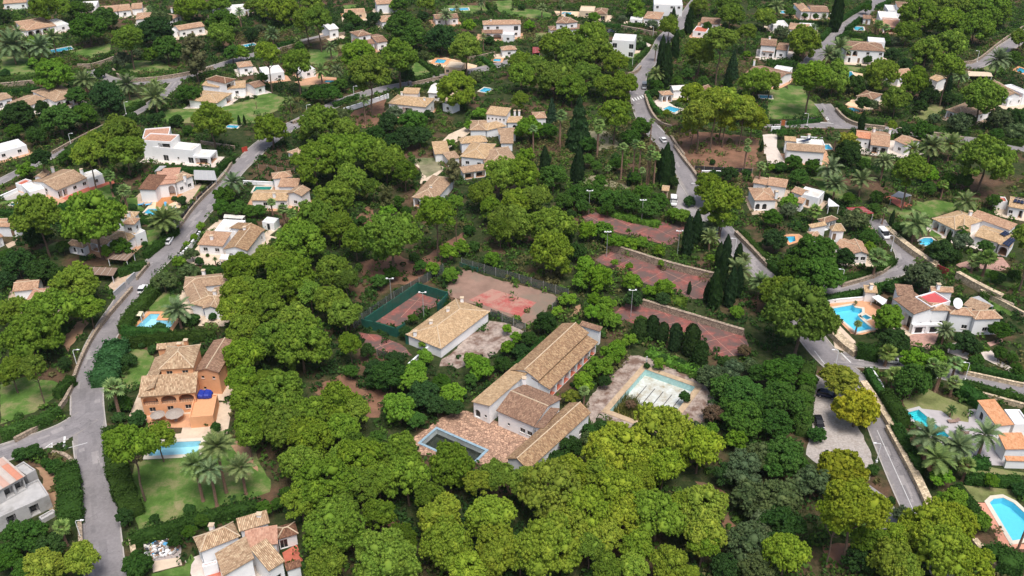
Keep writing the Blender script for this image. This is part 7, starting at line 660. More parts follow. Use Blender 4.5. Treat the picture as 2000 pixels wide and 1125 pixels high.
def tile_mat(name, cols, stripe=.5, pitch=.26, course=.42, lich=.35):
    m, nt, b = newmat(name); uv = N(nt, 'ShaderNodeUVMap').outputs[0]; p = worldpos(nt)
    s = N(nt, 'ShaderNodeSeparateXYZ'); nt.links.new(uv, s.inputs[0])
    def fl(o, d):
        a = N(nt, 'ShaderNodeMath', operation='DIVIDE'); a.inputs[1].default_value = d; nt.links.new(o, a.inputs[0])
        f = N(nt, 'ShaderNodeMath', operation='FLOOR'); nt.links.new(a.outputs[0], f.inputs[0]); r = N(nt, 'ShaderNodeMath', operation='FRACT'); nt.links.new(a.outputs[0], r.inputs[0])
        return f.outputs[0], r.outputs[0]
    fu, ru = fl(s.outputs[0], pitch); fv, rv = fl(s.outputs[1], course)
    cb = N(nt, 'ShaderNodeCombineXYZ'); nt.links.new(fu, cb.inputs[0]); nt.links.new(fv, cb.inputs[1])
    wn = N(nt, 'ShaderNodeTexWhiteNoise', noise_dimensions='3D'); nt.links.new(cb.outputs[0], wn.inputs['Vector'])
    col = ramp(nt, wn.outputs['Value'], [(0, cols[0]), (.35, cols[1]), (.7, cols[2]), (1, cols[3])])
    f = noise(nt, p, .55, 8, .75); k = N(nt, 'ShaderNodeMapRange'); k.inputs[1].default_value, k.inputs[2].default_value = .46, .68; k.inputs[4].default_value = lich
    nt.links.new(f, k.inputs[0]); col = mixc(nt, k.outputs[0], col, tuple(x*.42 for x in cols[1]))
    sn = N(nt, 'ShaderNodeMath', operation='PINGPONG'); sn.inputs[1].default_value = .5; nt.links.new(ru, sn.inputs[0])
    # shade in the channels between the cover tiles, painted as dark stripes
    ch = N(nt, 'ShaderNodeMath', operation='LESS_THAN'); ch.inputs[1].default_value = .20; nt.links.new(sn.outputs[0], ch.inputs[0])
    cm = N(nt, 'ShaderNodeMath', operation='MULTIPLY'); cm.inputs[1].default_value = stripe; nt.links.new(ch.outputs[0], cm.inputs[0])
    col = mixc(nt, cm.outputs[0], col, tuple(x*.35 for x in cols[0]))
    nt.links.new(col, b.inputs['Base Color']); b.inputs['Roughness'].default_value = .9; b.inputs['Specular IOR Level'].default_value = .2
    ad = N(nt, 'ShaderNodeMath', operation='MULTIPLY_ADD'); ad.inputs[1].default_value = .35; nt.links.new(rv, ad.inputs[0]); nt.links.new(sn.outputs[0], ad.inputs[2])
    bump(nt, b, ad.outputs[0], .9, .12)
def rc(*h):
    c = [tuple((int(x[i:i+2], 16)/255)**2.2 for i in (0, 2, 4)) for x in h]; m = tuple(sum(q[i] for q in c)/4 for i in range(3))
    return [tuple(q[i]*.68+m[i]*.32 for i in range(3)) for q in c]
tile_mat('t', rc('866c56', 'a88a70', 'ba9c80', 'd0b496')); tile_mat('l', rc('987c5e', 'b89874', 'caaa84', 'dcc09a'), .35); tile_mat('b', rc('6c5446', '8e6e5c', 'a2806a', 'b8987c')); tile_mat('b2', rc('785e4a', '9c7a5e', 'b49470', 'ccae88'))
tile_mat('d', rc('5a4032', '785646', '8c6854', '9c7860')); tile_mat('o', rc('927058', 'b48c72', 'c6a082', 'd6b698')); tile_mat('o2', rc('a86a50', 'd08866', 'dc9c78', 'e8b090')); tile_mat('s', rc('b87c56', 'd0946a', 'd8a078', 'e2ac84'), .3, lich=.12)
tile_mat('c', rc('866a50', 'b29274', 'c8a888', 'e0c8a4'), .6, .30, .5); tile_mat('p', rc('a07460', 'b88a74', 'c49880', 'cca48c'), .15, lich=.2); tile_mat('strip', rc('c8704a', 'b4aea6', 'b8b2aa', 'c0bab0'), .1, 1.3, 6.)
plain('porch', (.20, .085, .06), .9, .3, 1.); plain('ridge', (.55, .43, .30), .9, .2, 1.5)  # porch: dark red back wall, with the arcade interior's shade painted in
def glass_mat():
    m, nt, b = newmat('glass'); b.inputs['Base Color'].default_value = (.02, .024, .028, 1); b.inputs['Roughness'].default_value = .12
    m, nt, b = newmat('solarglass'); b.inputs['Base Color'].default_value = (.012, .018, .045, 1); b.inputs['Roughness'].default_value = .15
glass_mat()
def water_mat(name, tint, rough=.03):
    m, nt, b = newmat(name); out = nt.nodes['Material Output']; nt.nodes.remove(b)
    tr = N(nt, 'ShaderNodeBsdfTransparent'); tr.inputs[0].default_value = (*tint, 1); gl = N(nt, 'ShaderNodeBsdfGlossy'); gl.inputs['Roughness'].default_value = rough
    fr = N(nt, 'ShaderNodeFresnel'); fr.inputs[0].default_value = 1.33
    n = N(nt, 'ShaderNodeBump'); n.inputs['Strength'].default_value = .12; n.inputs['Distance'].default_value = .05; nt.links.new(noise(nt, worldpos(nt), 2.2, 3), n.inputs['Height'])
    nt.links.new(n.outputs[0], gl.inputs['Normal']); nt.links.new(n.outputs[0], fr.inputs['Normal'])
    mx = N(nt, 'ShaderNodeMixShader'); nt.links.new(fr.outputs[0], mx.inputs[0]); nt.links.new(tr.outputs[0], mx.inputs[1]); nt.links.new(gl.outputs[0], mx.inputs[2]); nt.links.new(mx.outputs[0], out.inputs['Surface'])
water_mat('water', (.55, .90, .97)); water_mat('water_pale', (.98, 1., .99)); water_mat('water_teal', (.35, .90, .86)); water_mat('water_green', (.12, .62, .48)); water_mat('murky', (.30, .31, .28))
def leaf_mat(name, trans=.28):
    m, nt, b = newmat(name); out = nt.nodes['Material Output']; nt.nodes.remove(b)
    oi = N(nt, 'ShaderNodeObjectInfo'); g = N(nt, 'ShaderNodeNewGeometry'); f = noise(nt, coords(nt), 5., 3, .6)
    c1 = mixc(nt, 1., oi.outputs['Color'], ramp(nt, g.outputs['Random Per Island'], [(0, (.68, .72, .6)), (.6, (1., 1., 1.)), (1, (1.3, 1.25, 1.15))]), 'MULTIPLY')
    c2 = mixc(nt, 1., c1, ramp(nt, f, [(.3, (.80, .90, .85)), (.7, (1.2, 1.10, 1.)) ]), 'MULTIPLY')
    di = N(nt, 'ShaderNodeBsdfDiffuse'); tl = N(nt, 'ShaderNodeBsdfTranslucent'); nt.links.new(c2, di.inputs[0]); nt.links.new(c2, tl.inputs[0])
    mx = N(nt, 'ShaderNodeMixShader'); mx.inputs[0].default_value = trans; nt.links.new(di.outputs[0], mx.inputs[1]); nt.links.new(tl.outputs[0], mx.inputs[2]); nt.links.new(mx.outputs[0], out.inputs['Surface'])
leaf_mat('leaf', .32); leaf_mat('frond', .2)
def mesh_mat():
    m, nt, b = newmat('mesh'); out = nt.nodes['Material Output']; b.inputs['Base Color'].default_value = (.09, .11, .10, 1)
    tr = N(nt, 'ShaderNodeBsdfTransparent'); mx = N(nt, 'ShaderNodeMixShader'); mx.inputs[0].default_value = .48
    nt.links.new(tr.outputs[0], mx.inputs[1]); nt.links.new(b.outputs[0], mx.inputs[2]); nt.links.new(mx.outputs[0], out.inputs['Surface'])
mesh_mat()
PAINT = {'white': 'carwhite', 'brown': 'brownpad'}
# ---------------- mesh helpers ----------------
class MB:
    def __init__(s): s.v = []; s.f = []; s.uv = []
    def quad(s, *pts, uv=None):
        k = len(s.v); s.v += [tuple(p) for p in pts]; s.f.append(tuple(range(k, k+len(pts)))); s.uv.append(uv or [(0, 0)]*len(pts)); return s
    def hexa(s, lo, hi):                      # lo, hi: four corners each, counter-clockwise
        n = len(lo); s.quad(*hi); s.quad(*lo[::-1])
        for i in range(n): j = (i+1) % n; s.quad(lo[i], lo[j], hi[j], hi[i])
        return s
    def box(s, c, ux, half, z0, z1):          # c centre, ux unit direction in plan, half (along, across)
        vx, vy = -ux[1], ux[0]; a, b = half
        P = [(c[0]+ux[0]*i*a+vx*j*b, c[1]+ux[1]*i*a+vy*j*b) for i, j in ((-1, -1), (1, -1), (1, 1), (-1, 1))]
        return s.hexa([(x, y, z0) for x, y in P], [(x, y, z1) for x, y in P])
    def tube(s, pts, rad, n=6, cap=True):
        pts = [Vector(p) for p in pts]; rings = []
        for i, p in enumerate(pts):
            d = (pts[min(i+1, len(pts)-1)]-pts[max(i-1, 0)]).normalized(); a = d.orthogonal().normalized(); b = d.cross(a)
            r = rad[i] if hasattr(rad, '__len__') else rad
            rings.append([tuple(p+(a*math.cos(t)+b*math.sin(t))*r) for t in [2*PI*k/n for k in range(n)]])
        for i in range(len(rings)-1):
            for k in range(n): j = (k+1) % n; s.quad(rings[i][k], rings[i][j], rings[i+1][j], rings[i+1][k])
        if cap: s.quad(*rings[-1]); s.quad(*rings[0][::-1])
        return s
    def mesh(s, name, mat):
        me = bpy.data.meshes.new(name); me.from_pydata(s.v, [], s.f)
        if any(u[0] != u[1] for u in s.uv if len(u) > 1):
            l = me.uv_layers.new(name='UVMap'); flat = [c for u in s.uv for p in u for c in p]; l.data.foreach_set('uv', flat)
        me.materials.append(MATS[mat]); return me
    def build(s, name, mat, parent=None, off=None):
        if off: s.v = [(x-off[0], y-off[1], z) for x, y, z in s.v]
        return put(name, s.mesh(name, mat), parent)
def put(name, me, parent=None):
    o = bpy.data.objects.new(name, me); COL.objects.link(o)
    if parent: o.parent = parent
    return o
def tag(o, label=None, cat=None, group=None, kind=None):
    if label: o['label'] = label
    if cat: o['category'] = cat
    if group: o['group'] = group
    if kind: o['kind'] = kind
    return o
def empty(name, x, y, z=0.): o = put(name, None); o.location = (x, y, z); o.empty_display_size = .5; return o
def npmesh(name, V, F, mat):                  # V (n,3), F (m,k)
    me = bpy.data.meshes.new(name); V = np.asarray(V, np.float32); F = np.asarray(F, np.int32); m, k = F.shape
    me.vertices.add(len(V)); me.vertices.foreach_set('co', V.ravel()); me.loops.add(m*k); me.loops.foreach_set('vertex_index', F.ravel())
    me.polygons.add(m); me.polygons.foreach_set('loop_start', np.arange(0, m*k, k, dtype=np.int32)); me.update(calc_edges=True); me.materials.append(MATS[mat]); return me
def in_poly(P, X, Y):
    P = np.asarray(P); x, y = np.asarray(X), np.asarray(Y); c = np.zeros(x.shape, bool); n = len(P); j = n-1
    for i in range(n):
        yi, yj = P[i, 1], P[j, 1]
        if yi != yj: c ^= ((yi > y) != (yj > y)) & (x < (P[j, 0]-P[i, 0])*(y-yi)/(yj-yi)+P[i, 0])
        j = i
    return c
def offset_poly(P, d):                        # outward for a counter-clockwise polygon
    n = len(P); out = []
    for i in range(n):
        a, b, c = Vector(P[i-1]), Vector(P[i]), Vector(P[(i+1) % n]); e1 = (b-a).normalized(); e2 = (c-b).normalized()
        n1 = Vector((e1.y, -e1.x)); n2 = Vector((e2.y, -e2.x)); m = (n1+n2); m = m/max(.5, m.length_squared/2) if m.length > 1e-6 else n1
        out.append(tuple(b+m*d))
    return out
HOLES = [p['pts'] for p in POOLS]
def sheet(name, P, z, mat, holes=True):
    hs = []
    if holes:
        A = np.array(P); lo, hi = A.min(0)-1, A.max(0)+1
        hs = [h for h in HOLES if np.array(h)[:, 0].max() > lo[0] and np.array(h)[:, 0].min() < hi[0] and np.array(h)[:, 1].max() > lo[1] and np.array(h)[:, 1].min() < hi[1]]
    V = []; E = []
    for poly in [P]+hs:
        k = len(V); n = len(poly); V += [Vector(p) for p in poly]; E += [(k+i, k+(i+1) % n) for i in range(n)]
    r = geometry.delaunay_2d_cdt(V, E, [], 0, 1e-4); vv, ff = r[0], r[2]
    C = np.array([[sum(vv[i].x for i in f)/3, sum(vv[i].y for i in f)/3] for f in ff]); ok = in_poly(P, C[:, 0], C[:, 1])
    for h in hs: ok &= ~in_poly(h, C[:, 0], C[:, 1])
    me = bpy.data.meshes.new(name); me.from_pydata([(v.x, v.y, z) for v in vv], [], [f for f, k in zip(ff, ok) if k]); me.materials.append(MATS[mat]); me.update()
    if me.polygons and me.polygons[0].normal.z < 0: me.flip_normals()
    return put(name, me)
# ---------------- ground, sheets, roads ----------------
tag(sheet('ground', [(-2000, -400), (2000, -400), (2000, 4000), (-2000, 4000)], 0., 'ground'), kind='structure')
EXCL = []; SPARSE = []
def strip_poly(P, w):
    L, R = [], []
    for i, p in enumerate(P):
        a, b = Vector(P[max(i-1, 0)]), Vector(P[min(i+1, len(P)-1)]); d = (b-a).normalized(); n = Vector((-d.y, d.x))*w/2
        L.append(tuple(Vector(p)+n)); R.append(tuple(Vector(p)-n))
    return L, R
def smooth(P, it=2):
    for _ in range(it):
        Q = [P[0]]
        for a, b in zip(P, P[1:]): Q += [(a[0]*.75+b[0]*.25, a[1]*.75+b[1]*.25), (a[0]*.25+b[0]*.75, a[1]*.25+b[1]*.75)]
        P = Q+[P[-1]]
    return P
def court_lines(o, P, z, step=5.2):
    A = np.array(P); n = len(P); e = max(range(n), key=lambda i: np.hypot(*(A[(i+1) % n]-A[i]))); d = A[(e+1) % n]-A[e]; d /= np.hypot(*d); mb = MB(); rng = random.Random(3)
    for u in (d, np.array((-d[1], d[0]))):
        w = np.array((-u[1], u[0])); t = A@w; k = t.min()+step*.5
        while k < t.max():
            xs = []
            for i in range(n):
                p, q = A[i], A[(i+1) % n]; a, b = p@w-k, q@w-k
                if a*b < 0: xs.append((p+(q-p)*a/(a-b))@u)
            xs.sort()
            for s0, s1 in zip(xs[::2], xs[1::2]):
                while s0 < s1-.5:
                    L = min(rng.uniform(2, 9), s1-s0)
                    if rng.random() < .7:
                        c = u*(s0+L/2)+w*k; mb.quad(*[(*(c+u*i*L/2+w*j*rng.uniform(.04, .10)), z) for i, j in ((-1, -1), (1, -1), (1, 1), (-1, 1))])
                    s0 += L
            k += step
    if mb.f: mb.build('court_lines', 'joint', o)
plain('joint', (.38, .19, .145), .9, .3, .8, stain=(.24, .11, .09))
WILD = {'soil': .3, 'soil2': .25, 'dirt': .06, 'scrub': .5, 'court': .05, 'oldconc': .07, 'gravel': .02, 'rubble': .05}
def ragged(P, amp, seed):                     # natural edges wander
    r = random.Random(seed); out = []
    for a, b in zip(P, P[1:]+P[:1]):
        a, b = Vector(a), Vector(b); n = max(1, int((b-a).length/1.3)); d = (b-a).normalized(); w = Vector((-d.y, d.x)); q = 0.
        for k in range(n): q = q*.6+r.uniform(-amp, amp); out.append(tuple(a.lerp(b, k/n)+(w*q if k else w*0)))
    return out
for s in SHEETS:
    P = list(s['pts']); P = ragged(P, .5 if s['mat'] in ('soil', 'soil2', 'dirt', 'scrub', 'oldconc') else .28, len(EXCL)) if s['mat'] in WILD or 'lawn' in s['mat'] else P 
    z = .012*s['lv']+.0004*(SHEETS.index(s) % 20)
    o = tag(sheet(s['name'], P, z, s['mat']), kind='structure')
    if s['mat'] in ('court', 'court_new'): court_lines(o, P, z+.008, 5.2 if s['mat'] == 'court' else 4.1)
    if s['ex'] and s['mat'] not in WILD: EXCL.append(P)
    elif s['ex']: SPARSE.append((P, WILD[s['mat']]))
ROADP = []
for r in ROADS: r['c'] = smooth(r['pts']); L, R = strip_poly(r['c'], r['w']); r['L'], r['R'] = L, R; ROADP.append(L+R[::-1]); EXCL.append([*strip_poly(r['c'], r['w']+1.6)[0], *strip_poly(r['c'], r['w']+1.6)[1][::-1]])
road_objs = []
for k, r in enumerate(ROADS):
    mb = MB(); z = .012*r['lv']
    for i in range(len(r['L'])-1): mb.quad((*r['R'][i], z), (*r['R'][i+1], z), (*r['L'][i+1], z), (*r['L'][i], z))
    o = tag(mb.build(r['name'], r['mat']), kind='structure'); road_objs.append(o)
    kb = MB()
    for side, sg in (('L', 1), ('R', -1)):
        In = r[side]; Out = strip_poly(r['c'], r['w']+.45)[0 if sg > 0 else 1]
        for i in range(len(In)-1):
            m = ((In[i][0]+Out[i+1][0])/2, (In[i][1]+Out[i+1][1])/2)
            if any(in_poly(ROADP[q], np.array([m[0]]), np.array([m[1]]))[0] for q in range(len(ROADP)) if q != k): continue
            q = [In[i], In[i+1], Out[i+1], Out[i]]
            if sg > 0: q = q[::1]
            else: q = q[::-1]
            kb.hexa([(*p, -.02) for p in q], [(*p, .13) for p in q])
    kb.build('kerb', 'concrete', o)
    rr = random.Random(k+40); pc = 0; ds = MB(); pa = MB(); pb = MB(); n = len(r['c'])
    for i in range(n-1):
        for E0, E1 in ((r['L'][i], r['L'][i+1]), (r['R'][i], r['R'][i+1])):
            C0, C1 = r['c'][i], r['c'][i+1]; u0 = w0 if i else rr.uniform(.05, .2); w0 = min(.32, max(.03, u0+rr.uniform(-.08, .08))); u1 = w0; q = [E0, E1, Vector(E1).lerp(Vector(C1), u1), Vector(E0).lerp(Vector(C0), u0)]
            q = [(p[0], p[1], z+.004) for p in q]; q = q if (Vector(q[1])-Vector(q[0])).cross(Vector(q[2])-Vector(q[0])).z > 0 else q[::-1]; ds.quad(*q)
        c0, c1 = Vector(r['c'][i]), Vector(r['c'][i+1]); d = (c1-c0).normalized(); nn = Vector((-d.y, d.x))
        for m_ in range(2):
            if rr.random() < .5:
                c = c0.lerp(c1, rr.random())+nn*rr.uniform(-.33, .33)*r['w']; a_, b_ = rr.uniform(.5, 3.2), rr.uniform(.2, .75); pc += 1; (pa if rr.random() < .6 else pb).quad(*[(*(c+d*a_*s+nn*b_*t_), z+.0075+.0003*(pc % 12)) for s, t_ in ((-1, -1), (1, -1), (1, 1), (-1, 1))])
    ds.build('roadside_dust', 'dust', o)
    if pa.f: pa.build('asphalt_patch', 'asphalt_d', o)
    if pb.f: pb.build('asphalt_patch', 'asphalt2', o)
# ---------------- pools ----------------
for p in POOLS:
    P = p['pts']; c = np.mean(P, 0); t = tag(empty(p['name'], *c), p['label'], 'pool'); off = tuple(c); zl = lambda Q, z: [(*q, z) for q in Q]
    O = offset_poly(P, p['cw']); I = offset_poly(P, -.06); n = len(P); mb = MB()
    for i in range(n):
        j = (i+1) % n; mb.quad((*I[i], .11), (*O[i], .11), (*O[j], .11), (*I[j], .11)); mb.quad((*O[i], .11), (*O[i], -.02), (*O[j], -.02), (*O[j], .11)); mb.quad((*I[j], .11), (*I[j], .02), (*I[i], .02), (*I[i], .11))
    mb.build('coping', p['cop'], t, off)
    mb = MB(); d = -p['depth']
    for i in range(n): j = (i+1) % n; mb.quad((*P[j], .05), (*P[i], .05), (*P[i], d), (*P[j], d))
    V, F = P, geometry.tessellate_polygon([[Vector((*q, 0)) for q in P]])
    for f in F: mb.quad(*[(*P[i], d) for i in f])
    mb.build('basin', p['tile'], t, off)
    if p['water']:
        mb = MB()
        for f in F: mb.quad(*[(*P[i], p['wl']) for i in f])
        o = mb.build('water', p['water'], t, off); me = o.data; me.update()
        if me.polygons[0].normal.z < 0: me.flip_normals()
    if n == 4:
        a, b, dd = Vector(P[0]), Vector(P[1]), Vector(P[3]); ux = (b-a).normalized(); uy = (dd-a).normalized(); L, Wd = (b-a).length, (dd-a).length
        if p['water'] is None:      # the drained pool: lane lines on the floor, a ledge at the deep end
            if L < Wd: ux, uy, L, Wd = uy, ux, Wd, L
            for k in range(1, 6):
                q = a+uy*Wd*k/6+ux*L*.46; MB().box((q.x, q.y), (ux.x, ux.y), (L*.27, .08), d+.004, d+.03).build('lane_line', 'dark', t, off)
            POOLFR = (a, ux, uy, L, Wd, d)
        elif p['water'] != 'murky' and L > 3:
            w0 = min(L, Wd)
            for k in range(3):
                q = a+ux*(L-.3-.3*k)+uy*Wd*.5 if L > Wd else a+uy*(Wd-.3-.3*k)+ux*L*.5; u = uy if L > Wd else ux
                MB().box((q.x, q.y), (u.x, u.y), (w0*.3, .15), d, -.35-.3*k).build('step', p['tile'], t, off)
# ---------------- houses ----------------
CAM = Vector((0, 0))
ROWN = {'w': (1.3, 1.15, .95, .18), 's': (.7, .7, 1.2, .15), 'd': (1.0, 2.1, .05, .15), 'g': (2.0, 2.1, .08, .2), 'a': (1.4, 2.0, .3, .3), 'B': (1.4, 1.7, .5, .12)}
def house(h):
    x0, y0 = h['blocks'][0][:2]; t = tag(empty(h['name'], x0, y0), h['label'], h['cat']); rng = random.Random(len(h['label'])*7+int(abs(x0)*10))
    for bx, by, an, L, Wd, H, roof, rise, rm, wm, win, base, ov in h['blocks']:
        ca, sa = math.cos(an), math.sin(an); X = lambda x, y, z: (bx+ca*x-sa*y-x0, by+sa*x+ca*y-y0, z)
        flat = roof == 'flat'; o = 0. if flat else min(ov, L*.2, Wd*.2); top = H if flat else H-.12
        EXCL.append([(bx+ca*x-sa*y, by+sa*x+ca*y) for x, y in ((-.8, -.8), (L+.8, -.8), (L+.8, Wd+.8), (-.8, Wd+.8))])
        corners = [(o, o), (L-o, o), (L-o, Wd-o), (o, Wd-o)]; wall = MB(); spec = {}
        if win is None:
            for sd in range(4):
                p, q = corners[sd], corners[(sd+1) % 4]; nx, ny = (q[1]-p[1]), -(q[0]-p[0]); wx, wy = ca*nx-sa*ny, sa*nx+ca*ny; cx, cy = bx, by
                if (wx*-cx+wy*-cy) > .15*math.hypot(wx, wy)*math.hypot(cx, cy):
                    n = int(math.hypot(q[0]-p[0], q[1]-p[1])/3.6)
                    if n: spec[sd] = [''.join(rng.choice('ww_wd') for _ in range(n))]*(2 if H > 5 else 1)
        elif win != '-':
            for part in win.split('/'):
                sd, tok = part.split(':')
                if tok == '-': continue
                if len(tok) == 2 and tok[1].isdigit(): tok = tok[0]*int(tok[1])
                spec.setdefault(int(sd), []).append(tok)
        for sd in range(4):
            p, q = corners[sd], corners[(sd+1) % 4]; Ls = math.hypot(q[0]-p[0], q[1]-p[1]); ux, uy = (q[0]-p[0])/Ls, (q[1]-p[1])/Ls; ix, iy = -uy, ux
            PT = lambda s, d, z: X(p[0]+ux*s+ix*d, p[1]+uy*s+iy*d, z)
            ops = []; rows = spec.get(sd, [])[::-1]; nr = max(1, len(rows), int(H/2.9) if len(rows) == 1 and 'A' not in (rows or [''])[0] else 1)
            zoff = nr-len(rows)
            for ri, tok in enumerate(rows):
                hr = top/nr; zb = hr*(ri+(zoff if len(rows) == 1 and H > 5 else 0)); bay = Ls/max(1, len(tok))
                for k, c in enumerate(tok):
                    if c == '_' : continue
                    cx = bay*(k+.5)
                    if c == 'A': w, hh, s0, dp = bay-.55, hr*.80, .12, 1.7
                    elif c == 'G': w, hh, s0, dp = bay*.82, hr*.74, .12, 1.3
                    else: w, hh, s0, dp = ROWN[c]
                    w = min(w, bay*.85); 
                    if w < .3: continue
                    s0 = min(s0, hr*.35); hh = min(hh, hr-s0-.2)
                    dp = min(dp, (Wd if sd % 2 == 0 else L)*.35) if not (c == 'A' and roof == 'shed') else max(.5, Wd-2*o-.4)
                    ops.append((cx-w/2, cx+w/2, zb+s0, zb+s0+hh, c, dp))
            xs = sorted({0., Ls, *[v for a in ops for v in a[:2]]}); zs = sorted({-.3, top, *[v for a in ops for v in a[2:4]]})
            for i in range(len(xs)-1):
                for j in range(len(zs)-1):
                    mx, mz = (xs[i]+xs[i+1])/2, (zs[j]+zs[j+1])/2
                    if any(a[0] < mx < a[1] and a[2] < mz < a[3] for a in ops): continue
                    wall.quad(PT(xs[i], 0, zs[j]), PT(xs[i+1], 0, zs[j]), PT(xs[i+1], 0, zs[j+1]), PT(xs[i], 0, zs[j+1]))
            for a0, a1, z0, z1, c, dp in ops:
                wall.quad(PT(a0, 0, z0), PT(a0, 0, z1), PT(a0, dp, z1), PT(a0, dp, z0)); wall.quad(PT(a1, 0, z1), PT(a1, 0, z0), PT(a1, dp, z0), PT(a1, dp, z1))
                wall.quad(PT(a0, 0, z0), PT(a0, dp, z0), PT(a1, dp, z0), PT(a1, 0, z0)); wall.quad(PT(a0, 0, z1), PT(a1, 0, z1), PT(a1, dp, z1), PT(a0, dp, z1))
                if c in 'Aa':
                    r = min((a1-a0)/2, (z1-z0)*.45); zc = z1-r; m = (a0+a1)/2; hw = (a1-a0)/2
                    for sgn in (-1, 1):
                        arc = [(m+sgn*hw*math.cos(u), zc+r*math.sin(u)) for u in [PI/2*k/5 for k in range(6)]]
                        for (s1, y1), (s2, y2) in zip(arc, arc[1:]):
                            e = (PT(s1, .004, y1), PT(s2, .004, y2), PT(s2, .004, z1), PT(s1, .004, z1)); wall.quad(*(e if sgn < 0 else e[::-1])); wall.quad(PT(s1, .004, y1), PT(s1, .25, y1), PT(s2, .25, y2), PT(s2, .004, y2))
                if c in 'AG':
                    bk = MB().quad(PT(a0, dp-.01, z0), PT(a1, dp-.01, z0), PT(a1, dp-.01, z1), PT(a0, dp-.01, z1)); o1 = bk.build('porch_back', 'porch' if roof == 'shed' and h['name'] == 'clubhouse' else wm, t)
                    w2 = (a1-a0)*.3; m = (a0+a1)/2; MB().quad(PT(m-w2, dp-.03, z0), PT(m+w2, dp-.03, z0), PT(m+w2, dp-.03, z0+(z1-z0)*.8), PT(m-w2, dp-.03, z0+(z1-z0)*.8)).build('pane', 'glass', o1)
                    if dp > 1.: MB().quad(PT(a0+.01, .02, z0+.012), PT(a0+.01, dp-.02, z0+.012), PT(a1-.01, dp-.02, z0+.012), PT(a1-.01, .02, z0+.012)).build('porch_floor', 'redtile' if h['name'] == 'clubhouse' else 'conc' if wm == 'conc' else 'terra', t)
                    if c == 'A' and zs and z0 > 1.5:
                        rl = MB(); rl.tube([PT(a0, .06, z0+.85), PT(a1, .06, z0+.85)], .04, 4)
                        for k in range(int((a1-a0)/.5)): rl.tube([PT(a0+.25+k*.5, .06, z0), PT(a0+.25+k*.5, .06, z0+.85)], .02, 4)
                        rl.build('railing', 'dark', t)
                    continue
                fr = MB(); d0, b = dp-.06, .07; e = dp-.015; m = (a0+a1)/2; fm = 'wood' if c == 'd' and rng.random() < .6 else 'blueframe' if c == 'B' else 'frame'
                def bar(s0, s1, y0, y1): fr.quad(PT(s0, d0, y0), PT(s1, d0, y0), PT(s1, d0, y1), PT(s0, d0, y1)); fr.quad(PT(s0, d0, y1), PT(s1, d0, y1), PT(s1, e, y1), PT(s0, e, y1)); fr.quad(PT(s1, d0, y0), PT(s1, e, y0), PT(s1, e, y1), PT(s1, d0, y1)); fr.quad(PT(s0, d0, y1), PT(s0, e, y1), PT(s0, e, y0), PT(s0, d0, y0))
                bar(a0, a0+b, z0, z1); bar(a1-b, a1, z0, z1); bar(a0+b, a1-b, z1-b, z1); bar(a0+b, a1-b, z0, z0+b)
                if c in 'wgG': bar(m-.03, m+.03, z0+b, z1-b)
                if c == 'd' and fm == 'wood': bar(a0+b, a1-b, z0+b, z1-b)
                if c == 'B': bar(a0+b, m-.1, z0+b, z1-b); bar(m+.1, a1-b, z0+b, z1-b)
                wd = fr.build('door' if c in 'dg' else 'window', fm, t)
                MB().quad(PT(a0, dp-.01, z0), PT(a1, dp-.01, z0), PT(a1, dp-.01, z1), PT(a0, dp-.01, z1)).build('pane', 'glass', wd)
                if c in 'wsB':
                    sl = MB(); a, b2 = a0-.08, a1+.08; lo = [PT(a, -.1, z0-.07), PT(b2, -.1, z0-.07), PT(b2, -.003, z0-.07), PT(a, -.003, z0-.07)]; sl.hexa(lo, [(q[0], q[1], q[2]+.07) for q in lo]); sl.build('sill', 'sill', wd)
        rf = MB(); rg = []
        def face(pts, eave):                     # pts local (x,y,z); eave: direction along the tiles' courses
            e = Vector(eave).normalized(); nrm = (Vector(pts[1])-Vector(pts[0])).cross(Vector(pts[-1])-Vector(pts[0])).normalized(); up = nrm.cross(e)
            rf.quad(*[X(*p) for p in pts], uv=[(Vector(p).dot(e), Vector(p).dot(up)) for p in pts])
        ex, ey = (1, 0, 0), (0, 1, 0); rn = rise
        if roof == 'hip':
            m = min(L, Wd)/2; e4 = [(0, 0, H), (L, 0, H), (L, Wd, H), (0, Wd, H)]
            if L >= Wd: r0, r1 = (m, Wd/2, H+rn), (L-m+.01, Wd/2, H+rn)
            else: r0, r1 = (L/2, m, H+rn), (L/2, Wd-m+.01, H+rn)
            if L >= Wd:
                face([e4[0], e4[1], r1, r0], ex); face([e4[2], e4[3], r0, r1], ex); face([e4[1], e4[2], r1], ey); face([e4[3], e4[0], r0], ey); rg = [(r0, r1), (e4[0], r0), (e4[3], r0), (e4[1], r1), (e4[2], r1)]
            else:
                face([e4[1], e4[2], r1, r0], ey); face([e4[3], e4[0], r0, r1], ey); face([e4[0], e4[1], r0], ex); face([e4[2], e4[3], r1], ex); rg = [(r0, r1), (e4[0], r0), (e4[1], r0), (e4[2], r1), (e4[3], r1)]
            for a, b in zip(e4, e4[1:]+e4[:1]): rf.quad(X(a[0], a[1], H-.12), X(b[0], b[1], H-.12), X(*b), X(*a))
            rf.quad(*[X(a[0], a[1], H-.12) for a in e4[::-1]])
        elif roof in ('gable', 'gablew'):
